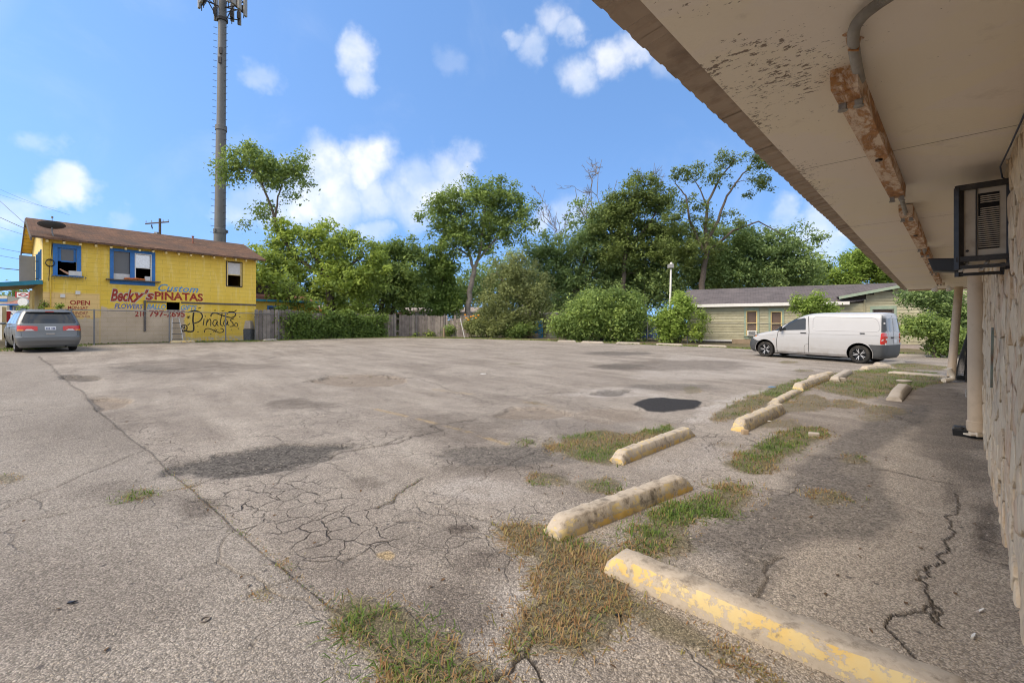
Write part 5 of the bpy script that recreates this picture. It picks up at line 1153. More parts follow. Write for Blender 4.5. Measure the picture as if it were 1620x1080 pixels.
    m = MB(); rect(m, SP, W2[0] - .32, W2[1] + .36, W2[2] - .05, W2[2] - .005, 0, .34); m.build('ledge', 'weathered_ledge', w); m = MB(); rect(m, SP, W2[0] - .15, W2[1] + .15, W2[2] - .25, W2[2] - .052, 0, .045); m.build('apron', 'blue_trim', w)
    m = MB(); rs = random.Random(4)
    for k in range(7): m.lathe([(.0, -.06), (.10, -.03), (.13, .02), (.08, .07), (.0, .09)], 8, None, SP.pt(c0 - .15 + k * .12, W2[2] + .04 + rs.uniform(0, .02), .05 + rs.uniform(-.03, .1)))
    tag(m.build('orange_cloth', 'orange_cloth', None, 60), 'crumpled orange cloth on the ledge of the wide blue window', 'cloth')
    m = MB(); rect(m, SP, W2[1] - .32, W2[1] - .08, W2[2] + .0, W2[2] + .26, -.04, .12); tag(m.build('grey_box', 'white_blind', None, bevel=.01), 'pale grey box at the right end of the wide blue window', 'box')
    mid = (W3[2] + W3[3]) / 2
    w = frame(W3, .05, 'dark_frame', sill=False, d=.03); m = MB(); rect(m, SP, W3[0] + .05, W3[1] - .05, mid - .02, W3[3] - .04, -.06, -.05); m.build('blind', 'white_blind', w); m = MB(); rect(m, SP, W3[0], W3[0] + .05, W3[2], W3[3], -.07, .02); rect(m, SP, W3[1] - .05, W3[1], W3[2], W3[3], -.07, .02); rect(m, SP, W3[0] + .05, W3[1] - .05, mid - .07, mid - .02, -.07, -.03); m.build('sash', 'rafter_cream', w)
    m = MB(); rect(m, SP, W4[0] - .03, W4[1] + .03, W4[2] - .03, W4[2], -.05, .02); w = m.build('small_opening', 'white_paint', root)
    # ledge, old downpipe, electric gear
    a = _sz(232, 475); b = _sz(405, 484); m = MB(); bar(m, SP, (a[0], (a[1] + b[1]) / 2), (W4[0] - .02, (a[1] + b[1]) / 2), .09, 0, .05); bar(m, SP, (W4[1] + .05, (a[1] + b[1]) / 2), (S1, (a[1] + b[1]) / 2), .10, 0, .05); m.build('trim_board', 'weathered_ledge', root)
    a = _sz(229, 475); b = _sz(229, 524); m = MB(); bar(m, SP, a, b, .10, .005, .07); m.build('gutter_pipe', 'weathered_ledge', root)
    a = _sz(159, 394); b = _sz(159, 500); m = MB(); bar(m, SP, (a[0], a[1]), (a[0], b[1]), .03, 0, .012); m.build('panel_joint', 'yellow_paint', root)
    s = _sz(80, 400)[0]; m = MB(); m.tube([SP.pt(s, EZ - .1, .04), SP.pt(s, SHZ + 1.75, .04)], .025, 8); m.build('electric_conduit', 'yellow_paint', root, 50); m = MB(); rect(m, SP, s - .22, s + .22, SHZ + 1.45, SHZ + 1.85, 0, .16); m.build('meter_box', 'yellow_paint', root, bevel=.01)
    for (u, v) in ((123, 463), (99, 468)):
        q = _sz(u, v); m = MB(); rect(m, SP, q[0] - .09, q[0] + .09, q[1] - .09, q[1] + .09, 0, .09); m.build('junction_box', 'white_paint', root, bevel=.01)
    m = MB(); q = _sz(79, 416)
    for k in range(3):
        m.tube([SP.pt(q[0] + .16 * math.cos(a / 10 * 6.28), q[1] + (.2 - .02 * k) * math.sin(a / 10 * 6.28), .05 + .015 * k) for a in range(11)], .014, 5)
    m.tube([SP.pt(q[0] + .1, EZ - .2, .05), SP.pt(q[0] + .02, q[1] + .2, .06), SP.pt(q[0] - .05, q[1] - .9, .05)], .012, 5); m.build('cable_coil', 'wire_black', root, 60)
    # painted words
    def T(txt, u0, v0, u1, v1, mat, **kw): lettering(txt, SP, pxrect(SP, u0, v0, u1, v1), mat, root, **kw)
    T('OPEN', 110.5, 475, 142.5, 482.5, 'red_letter', bold=.03); T('MON-SAT', 107.5, 484.2, 139.5, 489.3, 'red_letter', bold=.015); T('SUNDAY', 113, 492.3, 139.5, 498, 'red_letter', bold=.015); T('9:00-5:00', 114, 499, 142, 501.8, 'red_letter', bold=.005)
    T('Custom', 250, 450.5, 314, 462, 'blue_letter', shear=.35, bold=.02, space=1.05); T('PIÑATAS', 244.5, 459.8, 321, 475.5, 'red_letter', bold=.035)
    T('Beck', 174, 456.5, 214, 478, 'outline_paint', shear=.28, bold=.075, off=.003, name='lettering_outline'); T('Beck', 175, 457.5, 213, 477, 'red_letter', shear=.28, bold=.03, off=.006)
    T("y's", 206, 457, 245, 479.5, 'outline_paint', shear=.28, bold=.075, off=.003, name='lettering_outline'); T("y's", 207, 458, 244, 479, 'red_letter', shear=.28, bold=.03, off=.006)
    T('FLOWERS', 181, 480.3, 226, 488.3, 'navy_letter', shear=.25, bold=.03); T('BALLO', 232.5, 480.8, 262.5, 489, 'blue_letter', shear=.25, bold=.025); T('GIFTS', 286, 482.7, 311.5, 490.6, 'blue_letter', shear=.25, bold=.025)
    T('210', 213.5, 491.5, 231.5, 501, 'red_letter', bold=.03); T('797-2695', 236, 491, 292.5, 501.5, 'red_letter', bold=.03)
    # sprayed script at the right
    Q = lambda *p: [(150 + x / 5.786, 430 + y / 5.786) for x, y in p]
    strokes = [(Q((905, 372), (898, 440), (905, 500), (900, 540), (860, 546), (818, 535)), .085), (Q((848, 372), (905, 356), (960, 368), (985, 405), (960, 450), (906, 472)), .07), (Q((790, 520), (800, 490), (838, 492), (842, 525), (812, 545), (790, 522)), .06), (Q((800, 505), (835, 520)), .04), (Q((815, 530), (822, 495)), .04),
               (Q((1000, 428), (992, 490)), .05), (Q((1010, 402), (1012, 412)), .05), (Q((1030, 432), (1018, 494)), .05), (Q((1026, 465), (1050, 432), (1062, 450), (1060, 494)), .05), (Q((1120, 445), (1092, 442), (1080, 475), (1100, 495), (1122, 450), (1118, 480), (1132, 494)), .05),
               (Q((1165, 378), (1152, 440), (1150, 480), (1172, 494)), .055), (Q((1215, 445), (1190, 442), (1178, 475), (1196, 495), (1218, 450), (1215, 480), (1230, 490)), .05), (Q((1275, 425), (1240, 440), (1262, 465), (1265, 495), (1235, 500)), .055),
               (Q((1062, 410), (1070, 385), (1110, 378), (1180, 402), (1250, 418), (1285, 400), (1280, 370), (1235, 366), (1210, 385)), .07), (Q((1002, 555), (1012, 525), (1045, 518), (1090, 535), (1140, 555), (1178, 545), (1172, 522), (1150, 518)), .05), (Q((1085, 552), (1105, 520)), .035), (Q((1100, 555), (1120, 522)), .035),
               (Q((1280, 480), (1292, 466), (1308, 480), (1300, 500), (1282, 495), (1280, 480)), .045), (Q((1310, 510), (1314, 525)), .04), (Q((840, 412), (875, 418)), .035), (Q((852, 400), (862, 430)), .035), (Q((845, 428), (872, 402)), .035), (Q((850, 490), (870, 470)), .05), (Q((945, 335), (970, 328)), .05), (Q((1095, 355), (1105, 350)), .06), (Q((1280, 358), (1298, 350)), .06), (Q((1160, 360), (1188, 352)), .035), (Q((1322, 410), (1332, 412)), .06), (Q((940, 553), (948, 545)), .05), (Q((1060, 565), (1064, 573)), .05), (Q((1248, 525), (1252, 530)), .05), (Q((940, 495), (945, 500)), .04), (Q((815, 445), (818, 450)), .04)]
    for pts, w in strokes:
        m = MB(); ribbon(m, SP, pts, w); m.build('sprayed_stroke', 'black_spray', root)
    # shop awning over the front
    ar = thing('awning', 'sagging awning with teal edge over the front of the yellow shop', 'awning', FP.pt(1.5, SHZ + 2.9))
    a0 = FP.pt(-.15, SHZ + 3.12, 0.02); a1 = FP.pt(DEP, SHZ + 3.12, .02); b0 = FP.pt(-.15, SHZ + 2.62, 3.3); b1 = FP.pt(DEP, SHZ + 2.62, 3.3)
    m = MB(); m.prism([a0, a1, b1, b0], (0, 0, 0), (0, 0, .07)); m.build('cover', 'pale_roof', ar)
    m = MB(); m.beam(a0 + Vector((0, 0, -.02)), b0 + Vector((0, 0, -.02)), .05, .20); m.beam(b0 + Vector((0, 0, -.02)), b1 + Vector((0, 0, -.02)), .05, .20); m.build('edge_board', 'teal_trim', ar)
    for q in (FP.pt(0.25, 0, 3.1), FP.pt(DEP - .2, 0, 3.1), FP.pt(.5, 0, .35)):
        m = MB(); m.beam(Vector((q.x, q.y, SHZ - .1)), Vector((q.x, q.y, SHZ + 2.7)), .12, .12); m.build('post', 'rafter_cream', ar)
    m = MB(); rect(m, FP, DEP * .35, DEP * .45 + 1.1, SHZ + 3.35, SHZ + 4.95, .95, 1.0); sg = thing('projecting_sign', 'grey backed sign board projecting from the front of the yellow shop', 'sign', FP.pt(2, SHZ + 3.3, .9)); m = MB()
    m.prism([FP.pt(1.9, SHZ + 3.15, .15), FP.pt(1.9, SHZ + 3.15, .72), FP.pt(1.9, SHZ + 4.55, .72), FP.pt(1.9, SHZ + 4.55, .15)], FP.t * 0, FP.t * .12); m.build('panel', 'sign_panel_grey', sg)
    m = MB(); m.beam(FP.pt(1.96, SHZ + 4.3, 0), FP.pt(1.96, SHZ + 4.3, .16), .04, .04); m.beam(FP.pt(1.96, SHZ + 3.4, 0), FP.pt(1.96, SHZ + 3.4, .16), .04, .04); m.build('bracket', 'dark_frame', sg)
    # satellite dish on the eave corner
    c = SP.pt(.30, EZ + .62, .10); dr = thing('satellite_dish', 'dark grey satellite dish on the near corner of the brown roof', 'satellite dish', c - Vector((0, 0, .6)))
    q = Vector((-.25, .20, .93)).to_track_quat('Z', 'Y').to_matrix() ; m = MB(); D_ = .40
    m.lathe([(0, -.10), (D_ * .4, -.085), (D_ * .75, -.04), (D_, .02), (D_ + .012, .035), (D_ - .01, .03), (D_ * .75, -.025), (D_ * .4, -.07), (0, -.085)], 28, q @ Matrix.Scale(1.25, 3, (1, 0, 0)), c); m.build('reflector', 'dish_grey', dr, 50)
    m = MB(); m.tube([c + Vector((.0, 0, -.08)), c + Vector((.02, .0, -.35)), c + Vector((.06, .06, -.62))], .028, 8); m.build('mast', 'galvanised', dr, 50); m = MB(); m.tube([c + Vector((0, 0, -.1)), c + q @ Vector((0, .25, .3))], .012, 6); m.box(c + q @ Vector((0, .25, .32)), (.03, .03, .05)); m.build('feed_arm', 'galvanised', dr)
    m = MB(); m.box(c + Vector((.06, .06, -.6)), (.1, .1, .03)); m.build('foot', 'galvanised', dr)
    return EZ, RZ, DEP, FP
EZ, RZ, DEP, FP = shop()

def annex():
    a = SP.pt(SP.len + .02, 0, -1.2); b = a + SP.t * 4.6; vp = VPlane(a, b); z0 = SHZ - .1
    root = thing('yellow_annex', 'low yellow annex with a blue window and patched rusty roof behind the yellow shop', 'building', vp.pt(3, z0))
    ez = vp.sz(470, 477)[1]; wn = pxrect(vp, 425, 486, 453, 502)
    m = wall_holes(vp, 0, 4.6, z0, ez, [wn], .2); m.build('wall', 'yellow_paint', root)
    m = MB(); f = .1; rect(m, vp, wn[0] - f, wn[0], wn[2] - f, wn[3] + f, 0, .05); rect(m, vp, wn[1], wn[1] + f, wn[2] - f, wn[3] + f, 0, .05); rect(m, vp, wn[0], wn[1], wn[3], wn[3] + f, 0, .05); rect(m, vp, wn[0], wn[1], wn[2] - f, wn[2], 0, .05); w = m.build('window', 'blue_trim', root); m = MB(); rect(m, vp, *wn, -.1, -.09); m.build('pane', 'screen_glass', w)
    m = MB(); m.prism([vp.pt(-.1, ez, .35), vp.pt(4.8, ez, .35), vp.pt(4.8, ez + .55, -3), vp.pt(-.1, ez + .55, -3)], (0, 0, 0), (0, 0, .06)); m.build('roof', 'rust_roof', root)
    m = MB(); m.beam(vp.pt(-.1, ez - .02, .37), vp.pt(4.8, ez - .02, .37), .04, .14); m.build('fascia', 'teal_trim', root)
    m = MB(); rect(m, vp, 0, 4.6, ez + .4, ez + 1.6, -3.2, -3.1); m.build('back_wall', 'room_dark', root); m = MB(); m.prism([vp.pt(-.1, ez + 1.5, -2.9), vp.pt(4.6, ez + 1.5, -2.9), vp.pt(4.6, ez + 1.6, -5), vp.pt(-.1, ez + 1.6, -5)], (0, 0, 0), (0, 0, .06)); m.build('upper_roof', 'dark_frame', root)
annex()

# ------------------------------------------------------------------ sage green house on the right
HA = GD(1088, 33.0); HB = GD(1345, 28.6); HP = VPlane(HA, HB); HS1 = HP.sz(1660, 500)[0]
def house():
    sx = HP.sz(1368, 500)[0]; zA = zg(*HP.pt(2, 0)[:2]); root = thing('green_house', 'low sage green clapboard house with grey shingle roof behind the white van', 'house', HP.pt(6, zA))
    EZ_ = HP.sz(1215, 482)[1]; FZ = HP.sz(1170, 537)[1]; B0 = zA - .6
    wins = [pxrect(HP, 1180.5, 491.5, 1198, 531), pxrect(HP, 1219, 492.5, 1237, 531)]
    wing = [pxrect(HP, 1380, 489, 1414, 532), pxrect(HP, 1469, 490, 1494, 518)]
    m = wall_holes(HP, .05, HS1, FZ, EZ_ + .02, [tuple(w) for w in wins + wing], .15); m2 = m.build('wall', 'room_dark', root)
    def planks(s0, s1, z0, z1, n, holes, off, top=None):
        h = (z1 - z0) / n; rs = random.Random(int(s0 * 7 + 3))
        for i in range(n):
            a, b = z0 + h * i, z0 + h * (i + 1); cuts = sorted([(x[0], x[1]) for x in holes if x[2] < b - .02 and x[3] > a + .02]); segs = []; c = s0
            e1 = s1
            for (p, q) in cuts: segs.append((c, p)); c = q
            segs.append((c, e1))
            for (p, q) in segs:
                if top:
                    while q > p and top(q) < b - .02: q -= .1
                    while p < q and top(p) < b - .02: p += .1
                if q - p < .1: continue
                js = [p] + ([p + (q - p) * rs.uniform(.35, .65)] if q - p > 4 else []) + [q]
                for u, w in zip(js[:-1], js[1:]):
                    m = MB(); d = rs.uniform(0, .006); u += .003; w -= .003
                    P = [HP.pt(u, a - .015, off + .034 + d), HP.pt(w, a - .015, off + .034 + d), HP.pt(w, b, off + .008), HP.pt(u, b, off + .008), HP.pt(u, a - .015, off), HP.pt(w, a - .015, off), HP.pt(w, b, off), HP.pt(u, b, off)]
                    m.add(P, [(0, 1, 2, 3), (7, 6, 5, 4), (0, 4, 5, 1), (1, 5, 6, 2), (2, 6, 7, 3), (3, 7, 4, 0)]); m.build('siding_board', rs.choice(['sage_siding', 'sage_siding', 'sage_siding_b']), root)
    tr = .10
    H = [(w[0] - tr, w[1] + tr, w[2], w[3]) for w in wins]; planks(.06, sx - .06, FZ, EZ_, 13, H, .0)
    r0 = HP.sz(1325, 471); r1 = HP.sz(1442, 449); sl = (r1[1] - r0[1]) / (r1[0] - r0[0])
    H = [(w[0] - tr, w[1] + tr, w[2], w[3]) for w in wing]; planks(sx + .06, HS1, FZ - .15, EZ_ + 2.0, 24, H, .0, lambda s: r0[1] + sl * (s - r0[0]) - .05)
    m = MB(); rect(m, HP, sx - .06, sx + .06, FZ, EZ_ + .2, 0, .05); m.build('corner_board', 'sage_siding_b', root); m = MB(); rect(m, HP, -.02, .06, FZ, EZ_, 0, .05); m.build('corner_board', 'sage_trim', root)
    # gable wall behind the boards
    m = MB(); m.add([HP.pt(sx - 1.2, EZ_ - .1, -.012), HP.pt(HS1, EZ_ - .1, -.012), HP.pt(HS1, r0[1] + sl * (HS1 - r0[0]), -.012), HP.pt(sx - 1.2, r0[1] + sl * (sx - 1.2 - r0[0]), -.012)], [(0, 1, 2, 3)]); m.build('gable_backing', 'room_dark', root)
    for i, w in enumerate(wins + wing):
        m = MB(); t = .12; q = .20; rect(m, HP, w[0] - t, w[0], w[2] - q, w[3] + q, 0, .06); rect(m, HP, w[1], w[1] + t, w[2] - q, w[3] + q, 0, .06); rect(m, HP, w[0], w[1], w[3], w[3] + q, 0, .058); rect(m, HP, w[0], w[1], w[2] - q, w[2], 0, .058); rect(m, HP, w[0] - .16, w[1] + .16, w[2] - .04, w[2], .061, .12); f = m.build('window', 'sage_trim', root)
        m = MB(); t = .06; md = (w[2] + w[3]) / 2; rect(m, HP, w[0], w[0] + t, w[2], w[3], -.06, .02); rect(m, HP, w[1] - t, w[1], w[2], w[3], -.06, .02); rect(m, HP, w[0] + t, w[1] - t, w[3] - t, w[3], -.06, .018); rect(m, HP, w[0] + t, w[1] - t, md - .03, md + .03, -.06, .018); m.build('sash', 'rafter_cream' if i < 2 else 'weathered_ledge', f)
        m = MB(); rect(m, HP, w[0] + t, w[1] - t, w[2], w[3] - t, -.09, -.075); m.build('pane', 'brown_blind' if i < 3 else 'screen_glass', f)
    w = wins[0]; m = MB(); rect(m, HP, w[0] + .06, w[1] - .04, w[2] + .0, w[2] + .36, -.02, .28); ac = thing('room_air_conditioner', 'small white air conditioner in the left window of the green house', 'air conditioner', HP.pt(w[0], w[2])); m.build('case', 'white_paint', ac, bevel=.01); m = MB(); rect(m, HP, w[0] + .14, w[1] - .12, w[2] + .06, w[2] + .30, .281, .29); m.build('grille', 'bin_grey', ac)
    for i in range(3): m = MB(); rect(m, HP, w[0] + .14, w[1] - .12, w[2] + .09 + i * .07, w[2] + .105 + i * .07, .291, .297); m.build('slat', 'white_paint', ac)
    # skirting below the boards
    a = HP.sz(1158, 540)[0]; m = MB(); rect(m, HP, .06, a, B0, FZ - .02, -.05, .0); m.build('skirting', 'skirt_dark', root); m = MB(); rect(m, HP, a + .01, sx, B0, FZ - .02, -.03, .012); m.build('skirting', 'skirt_dark', root); m = MB(); rect(m, HP, a, a + 1.6, FZ - .35, FZ + .02, .03, .05); m.build('plywood_patch', 'skirt_ply', root)
    m = MB(); rect(m, HP, sx, HS1, B0, FZ - .17, -.02, .02); m.build('skirting', 'pale_roof', root); m = MB(); rect(m, HP, .06, a, FZ - .12, FZ - .02, .0, .04); m.build('water_table', 'white_paint', root)
    # roofs
    rt = HP.sz(1100, 463); RZ_ = rt[1]; DE = 6.0
    hip = 1.2; e0, e1 = -.45, HP.sz(1342, 480)[0]; ed = .40; ridge = EZ_ + 1.35
    P0 = HP.pt(e0, EZ_ + .03, ed); P1 = HP.pt(e1, EZ_ + .03, ed); Q1 = HP.pt(HS1, ridge, -3.2); Q0 = HP.pt(e0 + .05, ridge, -3.2)
    m = MB(); m.prism([P0, P1, Q1, Q0], (0, 0, 0), (0, 0, .07)); m.prism([Q0, Q1, HP.pt(HS1, EZ_, -6.8), HP.pt(e0, EZ_, -6.8)], (0, 0, 0), (0, 0, .07)); o = m.build('roof', 'grey_shingle', root)
    uv_planar(o, lambda co: ((Vector((co.x, co.y, 0)) - HP.o).dot(HP.t), (Vector((co.x, co.y, 0)) - HP.o).dot(HP.n) * 1.1))
    m = MB(); m.beam(HP.pt(e0, EZ_ + .0, ed + .02), HP.pt(e1, EZ_ + .0, ed + .02), .04, .20); m.build('fascia', 'white_paint', o)
    g0 = (r0[0] - .0, r0[1]); gt = (HS1, r0[1] + sl * (HS1 - r0[0]))
    m = MB(); m.prism([HP.pt(g0[0], g0[1], .5), HP.pt(gt[0], gt[1], .5), HP.pt(gt[0], gt[1], -4), HP.pt(g0[0], g0[1], -4)], (0, 0, 0), (0, 0, .08)); wr = m.build('wing_roof', 'grey_shingle', root); uv_planar(wr, lambda co: ((Vector((co.x, co.y, 0)) - HP.o).dot(HP.t), (Vector((co.x, co.y, 0)) - HP.o).dot(HP.n)))
    m = MB(); m.beam(HP.pt(g0[0], g0[1] - .03, .51), HP.pt(gt[0], gt[1] - .03, .51), .04, .17); m.build('rake_board', 'sage_trim', wr)
    m = MB(); q = HP.sz(1368, 475); m.tube([HP.pt(q[0], q[1], .0), HP.pt(q[0], q[1], .12)], .06, 8); m.tube([HP.pt(q[0], q[1], .08), HP.pt(q[0], FZ, .06)], .02, 6); m.build('service_pipe', 'sage_siding', root)
    m = MB(); m.prism([HP.pt(0.06, FZ, 0), HP.pt(.06, EZ_, 0), HP.pt(.06, EZ_, -6.4), HP.pt(.06, FZ - .5, -6.4)], HP.t * 0, HP.t * .1); m.build('end_wall', 'sage_siding', root)
house()

def back_buildings():
    # tin shed with a leaning blue board
    a = GD(826, 39.5); b = GD(864, 38.6); vp = VPlane(a, b); z = zg(*a[:2])
    r = thing('tin_shed', 'small beige ribbed metal shed at the back between the willow and the shrubs', 'shed', vp.pt(1, z)); zt = vp.sz(850, 499)[1]; L_ = 3.2
    for i in range(12):
        m = MB(); s = -.6 + i * .27; rect(m, vp, s + .006, s + .264, z - .1, zt, 0, .03 if i % 2 else .018); m.build('wall_panel', 'beige_metal', r)
    m = MB(); rect(m, vp, -.55, 2.6, z - .1, zt - .02, -1.8, -.005); m.build('shell', 'beige_metal', r); m = MB(); m.prism([vp.pt(-.8, zt, .15), vp.pt(2.8, zt, .15), vp.pt(2.8, zt + .22, -1.9), vp.pt(-.8, zt + .22, -1.9)], (0, 0, 0), (0, 0, .08)); m.build('roof', 'pale_roof', r)
    m = MB(); q = vp.sz(848, 510); rect(m, vp, q[0] - .02, q[0] + .02, z, zt - .1, .032, .05); m.build('door_gap', 'dark_frame', r)
    c = GD(851, 38.2); m = MB(); m.box(c + Vector((0, 0, .72)), (.42, .05, .72), Matrix.Rotation(R(8), 3, 'X')); tag(m.build('blue_board', 'tarp_blue', None, bevel=.01), 'bright blue board leaning against the tin shed', 'board')
    c = GD(836, 38.0); m = MB(); m.box(c + Vector((0, 0, 1.05)), (.55, .06, .30), Matrix.Rotation(R(6), 3, 'X')); m.box(c + Vector((.0, .05, .5)), (.05, .05, .5)); tag(m.build('black_screen', 'dark_frame'), 'black screen propped beside the blue board', 'screen')
    c = GD(839, 37.6); m = MB(); rs = random.Random(1)
    for k in range(7): m.beam(c + Vector((rs.uniform(-.7, .1), rs.uniform(-.1, .1), .06 + k * .1)), c + Vector((rs.uniform(.1, .8), rs.uniform(-.1, .1), .10 + rs.uniform(0, .6))), .12, .05)
    tag(m.build('scrap_pile', 'cardboard'), 'pile of scrap boards in front of the black screen', 'scrap', None, 'stuff')
    # cream gabled house beyond the willow
    a = GD(818, 60); b = GD(905, 58); vp = VPlane(a, b); z = .5; r = thing('cream_house', 'cream gabled house half hidden behind the willow and shrubs', 'house', vp.pt(3, z))
    ez = vp.sz(860, 494)[1]; m = MB(); rect(m, vp, 0, vp.len, z - .3, ez, -6, 0); m.add([vp.pt(0, ez, .0), vp.pt(5.2, ez, .0), vp.pt(2.6, ez + 2.2, .0)], [(0, 1, 2)]); m.build('wall', 'cream_siding', r)
    m = MB(); m.prism([vp.pt(-.4, ez - .2, .35), vp.pt(2.6, ez + 2.3, .35), vp.pt(2.6, ez + 2.3, -6.4), vp.pt(-.4, ez - .2, -6.4)], (0, 0, 0), (0, 0, .16)); m.prism([vp.pt(2.6, ez + 2.3, .35), vp.pt(5.6, ez - .2, .35), vp.pt(5.6, ez - .2, -6.4), vp.pt(2.6, ez + 2.3, -6.4)], (0, 0, 0), (0, 0, .16)); m.prism([vp.pt(5, ez, -.4), vp.pt(10, ez, -.4), vp.pt(10, ez + 2, -4), vp.pt(4, ez + 2, -4)], (0, 0, 0), (0, 0, .12)); m.build('roof', 'grey_shingle', r)
    m = MB(); m.beam(vp.pt(-.4, ez - .16, .38), vp.pt(2.6, ez + 2.34, .38), .06, .2); m.beam(vp.pt(5.6, ez - .16, .38), vp.pt(2.6, ez + 2.34, .38), .06, .2); m.build('barge_board', 'white_paint', r)
    # white house behind the fence
    def low(lb, u0, u1, d, vtop, vroof, wm, rm, nm='background_house'):
        a = GD(u0, d); b = GD(u1, d); vp = VPlane(a, b); z = zg(*a[:2]); r = thing(nm, lb, 'house', vp.pt(1, z)); zt = vp.sz((u0 + u1) / 2, vtop)[1]; zr = vp.sz((u0 + u1) / 2, vroof)[1]
        n = max(2, int(vp.len / 1.4)); m = MB(); rect(m, vp, 0, vp.len, z - .3, zt, -4, 0); m.build('wall', wm, r)
        for i in range(n): m = MB(); s = vp.len * (i + .5) / n; rect(m, vp, s - .02, s + .02, z, zt, .0, .015); m.build('wall_batten', 'pale_roof', r)
        m = MB(); m.prism([vp.pt(-.4, zt, .4), vp.pt(vp.len + .4, zt, .4), vp.pt(vp.len + .4, zr, -2.5), vp.pt(-.4, zr, -2.5)], (0, 0, 0), (0, 0, .12)); m.build('roof', rm, r)
    low('white walled outbuilding showing between the tree trunks above the vine covered fence', 505, 575, 46, 487, 482, 'white_siding', 'pale_roof')
    low('low rusty roofed shed just above the grey fence', 592, 640, 47, 499, 495, 'pale_roof', 'rust_roof')
    low('pale blue grey house behind the grey board fence', 640, 700, 52, 493, 487, 'white_siding', 'pale_roof')
    low('pale house behind the tall tree trunk', 716, 790, 54, 494, 486, 'white_siding', 'pale_roof')
    c = GD(506, 43.5); m = MB(); rs = random.Random(6); m.lathe([(0, 0), (1.5, .0), (1.2, .55), (.7, .95), (.25, 1.15), (0, 1.2)], 14, Matrix.Scale(1.0, 3, (1, 0, 0)), c + Vector((0, 0, 1.25))); o = m.build('orange_tarp', 'orange_cloth', None, 60)
    tag(o, 'bright orange tarp draped over a heap behind the vine covered fence', 'tarp')
    m = MB(); c = GD(1008, 34.5); rows = []
    for i in range(9):
        rows.append([Vector((c.x - 1.6 + 5.2 * j / 24, c.y - .1 * math.sin(j * .9) + .8 * (i / 8) ** 2, c.z + .95 - .75 * (1 - i / 8) + .06 * math.sin(j * 1.7 + i))) for j in range(25)])
    m.grid(rows); m.grid([[p + Vector((0, .05, -.02)) for p in r_] for r_ in rows]); tag(m.build('blue_tarp', 'tarp_royal', None, 60), 'blue tarp behind the wire fence beside the lamp post', 'tarp')
back_buildings()

